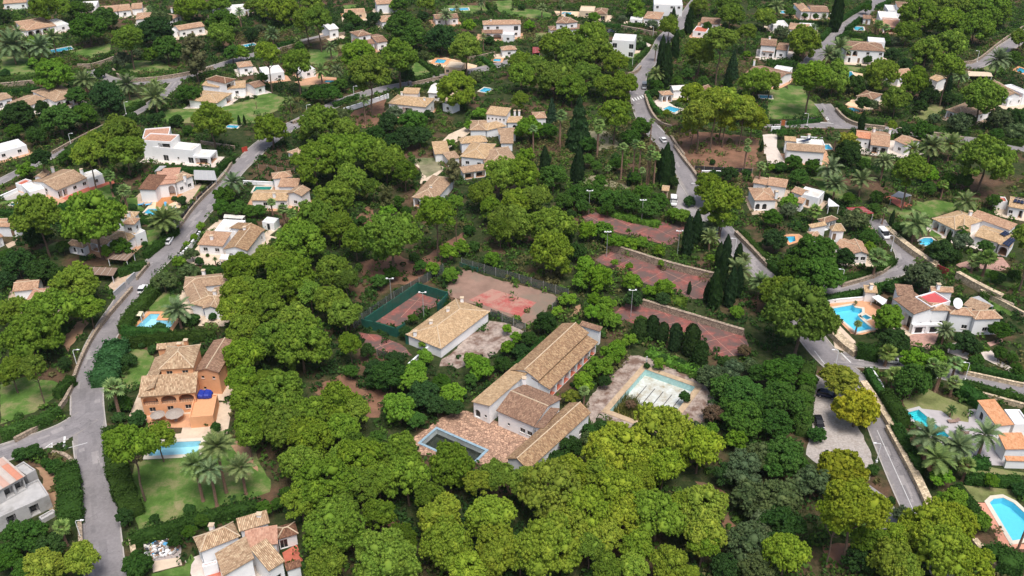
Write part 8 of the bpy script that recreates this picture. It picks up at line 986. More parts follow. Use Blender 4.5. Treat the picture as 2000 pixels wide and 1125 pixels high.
            if roof == 'gable':
                a = [(0, 0, H), (L, 0, H), (L, Wd/2, H+rn), (0, Wd/2, H+rn)]; b = [(L, Wd, H), (0, Wd, H), (0, Wd/2, H+rn), (L, Wd/2, H+rn)]; e = ex; rg = [(a[3], a[2])]
                tri = [[(o, o), (o, Wd-o), (o, Wd/2)], [(L-o, o), (L-o, Wd-o), (L-o, Wd/2)]]
            else:
                a = [(L, 0, H), (L, Wd, H), (L/2, Wd, H+rn), (L/2, 0, H+rn)]; b = [(0, Wd, H), (0, 0, H), (L/2, 0, H+rn), (L/2, Wd, H+rn)]; e = ey; rg = [(a[3], a[2])]
                tri = [[(o, o), (L-o, o), (L/2, o)], [(o, Wd-o), (L-o, Wd-o), (L/2, Wd-o)]]
            for sl in (a, b):
                face(sl, e); lo = [(q[0], q[1], q[2]-.14) for q in sl]; rf.quad(*[X(*q) for q in lo[::-1]])
                for i in range(4): j = (i+1) % 4; rf.quad(X(*lo[i]), X(*lo[j]), X(*sl[j]), X(*sl[i]))
            for q in tri: wall.quad(X(*q[0], top), X(*q[1], top), X(*q[2], H+rn-.16))
        elif roof == 'shed':
            sl = [(0, 0, H), (L, 0, H), (L, Wd, H+rn), (0, Wd, H+rn)]; face(sl, ex); lo = [(q[0], q[1], q[2]-.14) for q in sl]; rf.quad(*[X(*q) for q in lo[::-1]])
            for i in range(4): j = (i+1) % 4; rf.quad(X(*lo[i]), X(*lo[j]), X(*sl[j]), X(*sl[i]))
            k = rn/Wd; zt = H+rn-k*o-.16; zf = H+k*o-.14
            wall.quad(X(o, Wd-o, top), X(L-o, Wd-o, top), X(L-o, Wd-o, zt), X(o, Wd-o, zt))
            for x in (o, L-o): wall.quad(X(x, o, top), X(x, Wd-o, top), X(x, Wd-o, zt), X(x, o, max(zf, top)))
        else:
            tk = .22; I = [(tk, tk), (L-tk, tk), (L-tk, Wd-tk), (tk, Wd-tk)]
            for i in range(4):
                j = (i+1) % 4; a, b = corners[i], corners[j]; wall.quad(X(*a, H), X(*b, H), X(*I[j], H), X(*I[i], H)); wall.quad(X(*I[i], H), X(*I[j], H), X(*I[j], H-.4), X(*I[i], H-.4))
            rf.quad(*[X(*q, H-.38) for q in I], uv=[(q[0], q[1]) for q in I])
        wall.build('wall', wm, t); ro = rf.build('roof', rm, t)
        if rg and rm not in ('pale', 'conc'):
            cp = MB()
            for a, b in rg:
                va, vb = Vector(X(*a)), Vector(X(*b))
                if (vb-va).length > .3: cp.tube([va+Vector((0, 0, .03)), vb+Vector((0, 0, .03))], .13, 5)
            if cp.f: cp.build('ridge_cap', 'ridge', ro)
    for cx, cy, cz in h['chim']:
        b = MB().box((cx-x0, cy-y0), (1, 0), (.38, .38), cz-1.6, cz+.75).build('chimney', h['blocks'][0][9], t); MB().box((cx-x0, cy-y0), (1, 0), (.5, .5), cz+.753, cz+.88).build('chimney_cap', 'ridge', b)
    return t
for hi, h in enumerate(HOUSES):
    house(h)
    if h['name'] in ('clubhouse', 'tennis_pavilion', 'abandoned_complex', 'building_shell', 'garden_pavilion', 'gatehouse'): continue
    r = random.Random(hi); pm = r.choice(['pale_pave', 'white_pave', 'pave', 'terra', 'pale_pave'])
    for bi, b in enumerate(h['blocks']):          # paved apron round the house
        if b[3]*b[4] < 28: continue
        bx, by, an, L, Wd = b[:5]; ca, sa = math.cos(an), math.sin(an); g = [r.uniform(.6, 3.2) for _ in range(4)]; P = [(bx+ca*x-sa*y, by+sa*x+ca*y) for x, y in ((-g[0], -g[1]), (L+g[2], -g[1]), (L+g[2], Wd+g[3]*.5), (-g[0], Wd+g[3]*.5))]
        if any(in_poly(Rq, np.array([p[0] for p in P]), np.array([p[1] for p in P])).any() for Rq in ROADP): continue
        tag(sheet('terrace', P, .008+.0005*((hi*7+bi) % 7)+.0001*bi, pm), kind='structure'); EXCL.append(P)
# ---------------- walls and fences ----------------
for w in WALLS:
    P = smooth(w['pts'], 2) if len(w['pts']) > 2 and w['name'] in ('garden_wall',) else w['pts']; c = P[0]; th, hh = w['th'], w['h']; L, R = strip_poly(P, th); CL, CR = strip_poly(P, th+.16); rng = random.Random(int(abs(c[0]*13)))
    t = tag(empty(w['name'], *c), w['label'], 'fence' if 'fence' in w['name'] else 'gate' if w['name'] == 'gate' else 'wall', kind='thing'); mb = MB(); cp = MB()
    for i in range(len(P)-1):
        q = [R[i], R[i+1], L[i+1], L[i]]; mb.hexa([(*p, -.2) for p in q], [(*p, hh) for p in q])
        if w['cap']: q = [CR[i], CR[i+1], CL[i+1], CL[i]]; cp.hexa([(*p, hh+.002) for p in q], [(*p, hh+.10) for p in q])
    mb.build('panel', w['mat'], t, c)
    if w['cap']: cp.build('coping', w['mat'] if w['mat'] != 'white' else 'white', t, c)
    if 'fence' in w['name'] or w['mat'] in ('green_wall',) or 'pillared' in w['label']:
        for a, b in zip(P, P[1:]):
            a, b = Vector(a), Vector(b); n = max(1, int((b-a).length/3.)); d = (b-a).normalized(); wide = .05 if 'fence' in w['name'] else .16 if w['mat'] == 'green_wall' else .3
            for k in range(n+1):
                q = a+(b-a)*k/n-Vector(c); MB().box((q.x, q.y), (d.x, d.y), (wide, max(wide, th/2+.03)), -.2, hh+.15).build('post', 'metal' if wide < .1 else w['mat'], t)
# ---------------- foliage prototypes ----------------
def unit(v): return v/np.maximum(1e-6, np.linalg.norm(v, axis=-1, keepdims=True))
def leafquads(P, Nn, size, rng, asp=1., up=None):
    n = len(P); Nn = unit(Nn); r = unit(rng.normal(size=(n, 3))) if up is None else unit(np.array([[0, 0, 1.]])+.35*rng.normal(size=(n, 3)))
    a = unit(np.cross(Nn, r)); b = np.cross(Nn, a); s = (size*rng.uniform(.65, 1.35, n))[:, None]
    a = a*s; b = b*s*asp; V = np.stack([P-a*.5-b*.25, P+a*.15-b*.5, P+a*.5+b*.25, P-a*.15+b*.5], 1).reshape(-1, 3)
    return V, np.arange(4*n).reshape(n, 4)
ICO_V = None
def ico():
    global ICO_V, ICO_F
    if ICO_V is None:
        import bmesh
        bm = bmesh.new(); bmesh.ops.create_icosphere(bm, subdivisions=1, radius=1.); ICO_V = np.array([v.co[:] for v in bm.verts]); ICO_F = np.array([[v.index for v in f.verts] for f in bm.faces]); bm.free()
    return ICO_V, ICO_F
def crown_mesh(name, seed, lobes, puff, per, nleaf, leaf, flat=.75, core=.78, up=None, asp=1., upb=.25, jit=.5, zmin=-.45, lcore=.8):
    # lobes: (x,y,z,r); each carries puffs of foliage; each puff is a shell of leaf-sized faces round a small leafy core
    rng = np.random.default_rng(seed); PC = []; PR = []
    for x, y, z, r in lobes:
        m = max(4, int(per*(r/.14)**2)); d = unit(rng.normal(size=(m*2, 3))); d = d[d[:, 2] > zmin][:m]
        PC.append(np.array([x, y, z])+d*np.array([1, 1, flat])*r*rng.uniform(.82, 1.08, (len(d), 1))); PR.append(rng.uniform(puff*.75, puff*1.3, len(d)))
    PC = np.concatenate(PC); PR = np.concatenate(PR); n = len(PC)
    d = unit(rng.normal(size=(n, nleaf, 3))+np.array([0, 0, upb])); p = PC[:, None]+d*PR[:, None, None]*rng.uniform(.78, 1.12, (n, nleaf, 1))
    V, F = leafquads(p.reshape(-1, 3), (d+jit*rng.normal(size=d.shape)).reshape(-1, 3), leaf, rng, asp, up)
    iv, jf = ico(); cv = (PC[:, None]+iv[None]*(PR*core)[:, None, None]).reshape(-1, 3); cf = (jf[None]+(np.arange(n)*len(iv))[:, None, None]).reshape(-1, 3); cf = np.concatenate([cf, cf[:, 2:]], 1)
    L = np.array(lobes); lv = (L[:, None, :3]+iv[None]*np.array([1, 1, flat])*(L[:, 3]*lcore)[:, None, None]).reshape(-1, 3); lf = (jf[None]+(np.arange(len(L))*len(iv))[:, None, None]).reshape(-1, 3)
    k = len(V); k2 = k+len(cv)
    me = bpy.data.meshes.new(name); VV = np.concatenate([V, cv, lv]).astype(np.float32); T3 = np.concatenate([cf[:, :3]+k, lf+k2])
    nq, nt = len(F), len(T3); me.vertices.add(len(VV)); me.vertices.foreach_set('co', VV.ravel()); li = np.concatenate([F.ravel(), T3.ravel()]).astype(np.int32); me.loops.add(len(li)); me.loops.foreach_set('vertex_index', li)
    me.polygons.add(nq+nt); me.polygons.foreach_set('loop_start', np.concatenate([np.arange(nq)*4, nq*4+np.arange(nt)*3]).astype(np.int32)); me.update(calc_edges=True); me.materials.append(MATS['leaf']); return me
def lobes_pine(seed, n=13, low=4, spread=.36):
    r = random.Random(seed); out = []; ph = r.uniform(0, 6.3)
    for i in range(n):
        a = ph+i*2.39996+r.uniform(-.3, .3); z = 1-1.30*(i+.3)/n; q = math.sqrt(max(0, 1-z*z))**.8*spread*r.uniform(.82, 1.12); out.append((q*math.cos(a), q*math.sin(a), z*.28+r.uniform(-.05, .045), r.choice((.09, .13, .155, .18))*r.uniform(.9, 1.1)))
    for i in range(low):
        a = r.uniform(0, 6.3); q = r.uniform(.2, .38); out.append((q*math.cos(a), q*math.sin(a), r.uniform(-.2, -.08), r.uniform(.07, .12)))
    return out
def lobes_round(seed, n=14, a=.8, R=(.13, .2), spread=.34):
    r = random.Random(seed); out = []
    for i in range(n):
        z = 1-1.55*(i+.5)/n; q = math.sqrt(max(0, 1-z*z)); t = i*2.39996+r.uniform(-.4, .4); s = r.uniform(.85, 1.1); out.append((q*math.cos(t)*spread*s, q*math.sin(t)*spread*s, z*spread*a*s, r.uniform(*R)))
    out.append((0, 0, 0, .25)); return out
def lobes_tall(seed, n=13, a=1.25):
    r = random.Random(seed); out = []
    for i in range(n): z = -.5+i/(n-1); q = .30*math.sqrt(max(.05, 1-(z*1.6)**2))*r.uniform(.4, 1.1); t = i*2.4; out.append((q*math.cos(t), q*math.sin(t), z*a*.85, r.uniform(.12, .19)))
    return out
def body_mesh(name, seed, prof, n, leaf, asp, jit=.35, lump=.0):   # unit height, width 1: leafy skin round a turned body
    rng = np.random.default_rng(seed); z = rng.uniform(0, 1, n*2); rr = np.interp(z, *zip(*prof)); keep = rng.uniform(0, 1, n*2) < rr/max(p[1] for p in prof)+.05; z, rr = z[keep][:n], rr[keep][:n]; t = rng.uniform(0, 2*PI, len(z))
    lum = 1+lump*np.sin(t*3+z*17+seed)*np.sin(z*23+t*2); rad = rr*rng.uniform(.86, 1.08, len(z))*lum; P = np.stack([rad*np.cos(t), rad*np.sin(t), z], 1); Nn = np.stack([np.cos(t), np.sin(t), .3+0*t], 1)+jit*rng.normal(size=(len(z), 3))
    Nn = unit(Nn); V, F = leafquads(P, Nn, leaf, rng, asp, up=True)
    m = 10; zs = np.linspace(0.01, .99, 14); cv = np.array([[np.interp(q, *zip(*prof))*.86*math.cos(2*PI*k/m), np.interp(q, *zip(*prof))*.86*math.sin(2*PI*k/m), q] for q in zs for k in range(m)]); cf = np.array([[i*m+k, i*m+(k+1) % m, (i+1)*m+(k+1) % m, (i+1)*m+k] for i in range(len(zs)-1) for k in range(m)])
    return npmesh(name, np.concatenate([V, cv]), np.concatenate([F, cf+len(V)]), 'leaf')
def trunk_mesh(name, seed, limbs=5, r0=.022, lean=.03, split=.62, spread=.26, top=1.05):
    r = random.Random(seed); mb = MB(); pts = [(0, 0, -.03), (lean*r.uniform(-1, 1), lean*r.uniform(-1, 1), .33), (lean*r.uniform(-1.5, 1.5), lean*r.uniform(-1.5, 1.5), split), (0, 0, top)]
    mb.tube(pts, [r0*1.25, r0, r0*.8, r0*.35], 7)
    for i in range(limbs):
        a = i*2.4+r.uniform(-.4, .4); f = r.uniform(.55, .95); s = Vector(pts[2]).lerp(Vector(pts[3]), (f-.55)*1.2); e = Vector((math.cos(a)*spread*r.uniform(.6, 1.2), math.sin(a)*spread*r.uniform(.6, 1.2), min(1.12, s.z+r.uniform(.1, .3)))); mb.tube([s, s.lerp(e, .5)+Vector((0, 0, -.02)), e], [r0*.55, r0*.4, r0*.15], 5)
    return mb.mesh(name, 'bark')
def date_mesh(name, seed, nf=34, droop=1., leaflets=13, lw=.055):
    rng = np.random.default_rng(seed); V = []; F = []
    for i in range(nf):
        az = i*2.39996+rng.uniform(-.2, .2); el = math.radians(80-115*(i/nf)**.9+rng.uniform(-6, 6)); L = rng.uniform(.46, .54); p = np.array([0., 0., 0.]); d = np.array([math.cos(az)*math.cos(el), math.sin(az)*math.cos(el), math.sin(el)]); sidev = np.array([-math.sin(az), math.cos(az), 0]); pts = [p]
        for k in range(leaflets): d = d+np.array([0, 0, -.085*droop*(k/leaflets+.25)]); d /= np.linalg.norm(d); p = p+d*L/leaflets; pts.append(p)
        pts = np.array(pts); w = .006; k0 = len(V)
        for q in pts[::3]: V += [q+sidev*w, q-sidev*w]
        for k in range(len(pts[::3])-1): F.append((k0+2*k, k0+2*k+1, k0+2*k+3, k0+2*k+2))
        for k in range(2, leaflets+1):
            q = pts[k]; dd = pts[k]-pts[k-1]; dd = dd/np.linalg.norm(dd); ll = .105*math.sin(PI*min(1, (k+1.5)/(leaflets+2)))+.03
            for sg in (-1, 1):
                tip = q+(sidev*sg*.8+dd*.65+np.array([0, 0, .22-.25*rng.uniform()]))*ll; a = q-dd*lw*.5; b = q+dd*lw*.5; k0 = len(V); V += [a, b, tip, tip-dd*.004]; F.append((k0, k0+1, k0+2, k0+3))
    return npmesh(name, V, F, 'frond')
def fan_mesh(name, seed, nf=30, seg=9):
    rng = np.random.default_rng(seed); V = []; F = []
    for i in range(nf):
        az = i*2.39996; el = math.radians(78-125*(i/nf)+rng.uniform(-8, 8)); d = np.array([math.cos(az)*math.cos(el), math.sin(az)*math.cos(el), math.sin(el)]); s = np.array([-math.sin(az), math.cos(az), 0]); u = np.cross(d, s); c = d*rng.uniform(.18, .27); R = rng.uniform(.2, .27); w = .008
        k0 = len(V); V += [s*w, -s*w, c-s*w, c+s*w]; F.append((k0, k0+1, k0+2, k0+3))
        for k in range(seg):
            a = (k/(seg-1)-.5)*3.6; t = c+(d*math.cos(a)+s*math.sin(a))*R*(1-.12*abs(a))+np.array([0, 0, -.05-.04*rng.uniform()]); b = d*math.cos(a+PI/2)+s*math.sin(a+PI/2); k0 = len(V); m = c*.5+t*.5; V += [c, m+b*.032+u*.01, t, m-b*.032-u*.01]; F.append((k0, k0+1, k0+2, k0+3))
    return npmesh(name, V, F, 'frond')
def palm_trunk(name, r0, r1, n=9):
    mb = MB(); zs = [-.03, .02]+[k/12 for k in range(1, 13)]; mb.tube([(.012*math.sin(z*4), .012*math.cos(z*3)-.012, z) for z in zs], [r0*1.5, r0*1.25]+[r0+(r1-r0)*z+(.06*r0 if k % 2 else 0) for k, z in enumerate(zs[2:])], n); return mb.mesh(name, 'palmbark')
PR = {}
NV = 7
PR['pine'] = [crown_mesh('pine_crown', 100+i, lobes_pine(100+i, 20+i % 3*3, 3+i % 3, .335+.02*(i % 2)), .026, 34, 24, .0150, .72, core=.72, upb=.30, jit=.36, zmin=-.3, asp=1.5, lcore=.80) for i in range(NV)]
PR['broad'] = [crown_mesh('broad_crown', 200+i, lobes_round(200+i, 22, .85, (.10, .17), .37), .036, 30, 24, .025, .9, up=None, jit=.42, upb=.4, zmin=-.2) for i in range(4)]
PR['lite'] = [crown_mesh('young_crown', 300+i, lobes_round(300+i, 10+i, 1.05, (.12, .2), .32), .042, 19, 32, .034, 1.1, core=.7, up=True, asp=1.6, upb=.7, jit=.4, zmin=-.2) for i in range(4)]
PR['olive'] = [crown_mesh('olive_crown', 400+i, lobes_round(400+i, 17, .8, (.1, .17), .36), .036, 20, 26, .024, .9, jit=.6) for i in range(3)]
PR['bush'] = [crown_mesh('bush_crown', 500+i, lobes_round(500+i, 9, .8, (.2, .26), .25), .075, 8, 30, .065, .9, jit=.6) for i in range(3)]
PR['gum'] = [crown_mesh('gum_crown', 600+i, lobes_tall(600+i), .05, 12, 30, .04, 1.1, jit=.8) for i in range(2)]
PR['cypress'] = [body_mesh('cypress_crown', 700+i, [(0, .30), (.1, .44), (.35, .5), (.65, .40), (.88, .2), (1, .02)], 1700, .14, .6, .5, lump=.22) for i in range(3)]
PR['column'] = [body_mesh('column_crown', 720+i, [(0, .36), (.1, .46), (.5, .5), (.8, .44), (.94, .27), (1, .04)], 2000, .15, .7, .5, lump=.24) for i in range(3)]
PR['cedar'] = [body_mesh('cedar_crown', 740+i, [(0, .45), (.06, .5), (.2, .36), (.24, .44), (.42, .27), (.46, .35), (.64, .17), (.67, .24), (.85, .07), (.88, .11), (1, .01)], 2200, .09, .8, .7) for i in range(2)]
PR['date'] = [date_mesh('date_crown', 800+i, (38, 26, 44, 32, 30)[i], (.8, 1.3, 1.05, .6, 1.6)[i]) for i in range(5)]; PR['fan'] = [fan_mesh('fan_crown', 820+i, (30, 22, 36, 26)[i]) for i in range(4)]; PR['cycad'] = [date_mesh('cycad_crown', 840, 22, .8, 9, .07)]
PR['skirt'] = [body_mesh('dead_skirt', 850, [(0, .1), (.3, .32), (.8, .5), (1, .3)], 500, .16, .35)]
TRK = [trunk_mesh('pine_trunk', 10+i) for i in range(4)]; TRB = [trunk_mesh('tree_trunk', 20+i, 6, .026, .02, .5, .25) for i in range(3)]
PT1 = palm_trunk('palm_trunk', .075, .055); PT2 = palm_trunk('palm_trunk', .06, .045)
COLR = {'pine': (.188, .292, .040), 'ypine': (.272, .362, .046), 'dpine': (.115, .195, .030), 'broad': (.074, .165, .030), 'dark': (.048, .104, .030), 'lite': (.165, .310, .034), 'olive': (.115, .165, .080), 'yellow': (.30, .315, .03), 'yolive': (.24, .27, .04), 'bush': (.052, .120, .030), 'dry': (.20, .14, .08), 'gum': (.17, .18, .075), 'cypress': (.028, .060, .022), 'column': (.044, .084, .028), 'cedar': (.045, .095, .045), 'date': (.17, .235, .10), 'fruit': (.17, .23, .08), 'fan': (.20, .30, .095), 'wash': (.20, .30, .10), 'cycad': (.06, .12, .045)}
PROTO = {'pine': 'pine', 'ypine': 'pine', 'dpine': 'pine', 'dark': 'broad', 'yellow': 'bush', 'yolive': 'olive', 'dry': 'olive', 'fruit': 'date', 'wash': 'fan'}
RATIO = {'pine': .78, 'ypine': .8, 'dpine': .82, 'broad': .8, 'dark': .85, 'lite': .95, 'olive': .75, 'yellow': .78, 'yolive': .6, 'bush': .85, 'dry': .8, 'gum': 1.25}
TNAME = {'pine': 'pine_tree', 'ypine': 'pine_tree', 'dpine': 'pine_tree', 'broad': 'broadleaf_tree', 'dark': 'broadleaf_tree', 'lite': 'young_tree', 'olive': 'olive_tree', 'yellow': 'yellow_tree', 'yolive': 'spreading_tree', 'bush': 'bush', 'dry': 'dry_bush', 'gum': 'gum_tree', 'cypress': 'cypress_tree', 'column': 'column_tree', 'cedar': 'conifer_tree', 'date': 'date_palm', 'fruit': 'date_palm', 'fan': 'fan_palm', 'wash': 'fan_palm', 'cycad': 'cycad'}
TGRP = {'pine_tree': 'umbrella pines across the hillside', 'broadleaf_tree': 'leafy garden trees', 'young_tree': 'bright young trees and tall shrubs', 'olive_tree': 'grey-green trees', 'bush': 'round garden bushes', 'cypress_tree': 'cypresses', 'column_tree': 'column trees by the lower court', 'date_palm': 'date palms in the gardens', 'fan_palm': 'fan palms in the gardens'}
def child(name, me, parent, loc, scl, rot=0., color=None):
    o = put(name, me, parent); o.location = loc; o.scale = scl; o.rotation_euler = (0, 0, rot)
    if color: o.color = (*color, 1)
    return o
def tree(kind, x, y, w, h, label, idx):
    r = random.Random(idx*31+7); nm = TNAME[kind]; t = tag(empty(nm, x, y), label, 'palm' if 'palm' in nm else 'bush' if 'bush' in nm else 'cycad' if kind == 'cycad' else 'tree', TGRP.get(nm)); c = COLR[kind]; k = r.uniform(.80, 1.16); hue = r.uniform(-.09, .09)
    c = (c[0]*k*(1+hue), c[1]*k, c[2]*k*r.uniform(.8, 1.3)); ms = PR[PROTO.get(kind, kind)]; me = ms[r.randrange(len(ms))]; rot = r.uniform(0, 6.28)
    if kind in RATIO:
        a = RATIO[kind]; zc = h-a*w/2; base = {'pine': .66, 'ypine': .66, 'dpine': .66, 'broad': .85, 'dark': .85, 'yellow': .8, 'lite': 1.05, 'olive': .8, 'yolive': .8, 'dry': .8, 'bush': .8, 'gum': 1.25}[kind]
        sx, sy = w*r.uniform(.95, 1.08), w*r.uniform(.92, 1.05); child('crown', me, t, (0, 0, zc), (sx, sy, w*a/base*r.uniform(.92, 1.1)), rot, c)
        if kind not in ('bush', 'dry'):
            tm = (TRK if 'pine' in kind else TRB); child('trunk', tm[r.randrange(len(tm))], t, (0, 0, 0), (w, w, max(1., zc)), r.uniform(0, 6.28))
    elif kind in ('cypress', 'column', 'cedar'):
        z0 = .35 if kind != 'cedar' else .6; child('crown', me, t, (0, 0, z0), (w*r.uniform(.74, .95), w*r.uniform(.74, .95), h-z0), rot, c); child('trunk', TRB[0], t, (0, 0, 0), (w*.9, w*.9, h*.45), rot)
    else:
        q = child('crown', me, t, (0, 0, h-.2), (w*1.08, w*1.08, w*r.uniform(.85, 1.12)), rot, c); q.rotation_euler = (r.uniform(-.12, .12), r.uniform(-.12, .12), rot); pw = min(max(w, 3.), 5.); child('trunk', PT1 if kind in ('wash', 'fan') else PT2, t, (0, 0, 0), (pw*(1.0 if kind != 'cycad' else .7), pw*(1.0 if kind != 'cycad' else .7), h-.15), rot)
        if kind in ('wash', 'fan'): child('dead_fronds', PR['skirt'][0], t, (0, 0, h-.2-w*.42), (w*.42, w*.42, w*.40), rot, (.20, .13, .07))
        if kind == 'fruit':
            for q in range(4):
                a = q*1.57+rot; mb = MB()
                for z in range(5): mb.box((math.cos(a)*w*(.06+.015*z), math.sin(a)*w*(.06+.015*z)), (math.cos(a), math.sin(a)), (.16, .2), -.25*z-.3, -.25*z+.1)
                o = mb.build('fruit_bunch', 'orangefruit', t); o.location = (0, 0, h-.1)
def tree_label(look, n, i, side, place):
    s = ('left of', 'right of', 'behind', 'in front of')[side]+' '+PLACES[place]; pl = look+('es' if look.endswith(('bush', 'cypress')) else 's'); o = ['', 'second', 'third', 'fourth', 'fifth', 'sixth', 'seventh', 'eighth', 'ninth', 'tenth']
    if n == 1: return f'{look} {s}'
    if n == 2: return f'{("left", "right")[i]} one of two {pl} {s}'
    return f'leftmost of the {pl} {s}' if i == 0 else f'rightmost of the {pl} {s}' if i == n-1 else f'{o[i] if i < len(o) else str(i+1)+"th"} from left of the {pl} {s}'
for kd, rows in TREES.items():
    for i, (x, y, w, hh, *code) in enumerate(rows): tree(kd, x, y, w, hh, tree_label(LOOK[kd], *code), i+len(kd)*101)
# ---------------- hedges ----------------
HC = {'hedge': (.046, .108, .026), 'oleander': (.060, .140, .055), 'ivy': (.12, .22, .035)}
for hi, g in enumerate(HEDGES):
    rng = np.random.default_rng(900+hi); P = np.array(g['pts']); w, hh = g['w'], g['h']; V = []; F = []; c = P[0]; k = 0; wild = g['mat'] != 'hedge'
    for a, b in zip(P, P[1:]):
        a, b = a-c, b-c; L = np.hypot(*(b-a)); u = (b-a)/L; n = np.array((-u[1], u[0])); size = (.30 if np.hypot(*c) < 330 else .42)*(1.4 if wild else 1.); area = L*(w+2*hh)+2*w*hh; m = int(area*(1.5/size**2)); s = rng.uniform(-.25, L+.25, m); q = rng.uniform(0, w+2*hh, m)
        bumpy = 1+(.24 if wild else .13)*np.sin(s*1.3+hi)*np.sin(s*.47+q)+(.12 if wild else .06)*rng.normal(size=m)
        off = np.where(q < hh, -w/2, np.where(q > w+hh, w/2, q-hh-w/2)); z = np.where(q < hh, q, np.where(q > w+hh, w+2*hh-q, hh)); zz = z*bumpy; oo = off*bumpy
        Nn = np.where((q < hh)[:, None], np.array([*(-n), .2]), np.where((q > w+hh)[:, None], np.array([*n, .2]), np.array([0, 0, 1.])))+.45*rng.normal(size=(m, 3))
        pp = np.stack([a[0]+u[0]*s+n[0]*oo, a[1]+u[1]*s+n[1]*oo, zz], 1); v, f = leafquads(pp, Nn, size, rng, 1.1); V.append(v); F.append(f+k); k += len(v)
        e = w/2-.12; h2 = hh-.12; cor = [a-n*e, b-n*e, b+n*e, a+n*e]; v = np.array([[*p, 0] for p in cor]+[[*p, h2] for p in cor]); V.append(v); F.append(np.array([[4, 5, 6, 7], [0, 1, 5, 4], [1, 2, 6, 5], [2, 3, 7, 6], [3, 0, 4, 7]])+k); k += 8
        m2 = int(w*hh*10)
        for end, sg in ((a, -1), (b, 1)):
            pp = np.stack([end[0]+0*rng.uniform(size=m2), end[1]+np.zeros(m2), rng.uniform(0, hh, m2)], 1); o2 = rng.uniform(-w/2, w/2, m2); pp[:, :2] += o2[:, None]*n; v, f = leafquads(pp, np.array([*(u*sg), .2])+.4*rng.normal(size=(m2, 3)), size, rng); V.append(v); F.append(f+k); k += len(v)
    me = npmesh('hedge', np.concatenate(V), np.concatenate(F), 'leaf'); o = put('hedge', me); o.location = (*c, 0); r = random.Random(hi); q = r.uniform(.75, 1.25); cc = HC[g['mat']]; o.color = (cc[0]*q*r.uniform(.8, 1.3), cc[1]*q, cc[2]*q, 1); tag(o, g['label'], 'hedge', 'garden hedges')
# ---------------- undergrowth between the gardens ----------------
def vnoise(x, y, s, seed):
    rng = np.random.default_rng(seed); T = rng.uniform(size=(64, 64)); u, v = x/s, y/s; i, j = np.floor(u).astype(int), np.floor(v).astype(int); a, b = u-i, v-j; a, b = a*a*(3-2*a), b*b*(3-2*b); g = lambda p, q: T[p % 64, q % 64]
    return (g(i, j)*(1-a)+g(i+1, j)*a)*(1-b)+(g(i, j+1)*(1-a)+g(i+1, j+1)*a)*b
rng = np.random.default_rng(5); M = 44000; yy = np.sqrt(rng.uniform(105**2, 560**2, M)); xx = rng.uniform(-1, 1, M)*(yy*.60+28); ok = np.ones(M, bool)
for Pq in EXCL: ok &= ~in_poly(Pq, xx, yy)
for Pq, pr in SPARSE: ok &= ~in_poly(Pq, xx, yy) | (rng.uniform(size=M) < pr)
for Pq in HOLES: ok &= ~in_poly(offset_poly(Pq, 1.2), xx, yy)
den = vnoise(xx+500, yy, 16., 1)*.6+vnoise(xx+500, yy, 5., 2)*.4; ok &= den > .27; xx, yy, den = xx[ok], yy[ok], den[ok]
kind = (vnoise(xx+300, yy, 22., 3)*4+rng.normal(size=len(xx))*.7).astype(int).clip(0, 3)
UG = [('dark', (.036, .080, .026)), ('mid', (.060, .125, .032)), ('bright', (.100, .185, .038)), ('dry', (.15, .145, .065))]
for q, (nm, colr) in enumerate(UG):
    s = kind == q; X, Y, D2 = xx[s], yy[s], den[s]; n = len(X); nl = 24; R = rng.uniform(.5, 1.35, n)*(.65+D2*.9)
    d = unit(rng.normal(size=(n, nl, 3))+np.array([0, 0, .3])); d[..., 2] = np.abs(d[..., 2]); p = np.stack([X, Y, R*.25], 1)[:, None]+d*R[:, None, None]*np.array([1, 1, 1.0])*rng.uniform(.75, 1.2, (n, nl, 1))
    V, F = leafquads(p.reshape(-1, 3), (d+.55*rng.normal(size=d.shape)).reshape(-1, 3), .50, rng, 1.2); o = put('undergrowth', npmesh('undergrowth', V, F, 'leaf')); o.color = (*colr, 1)
    tag(o, {'dark': 'dark green undergrowth', 'mid': 'green garden undergrowth', 'bright': 'bright green undergrowth', 'dry': 'dry yellowish undergrowth'}[nm]+' filling the gaps between gardens', 'undergrowth', kind='stuff')
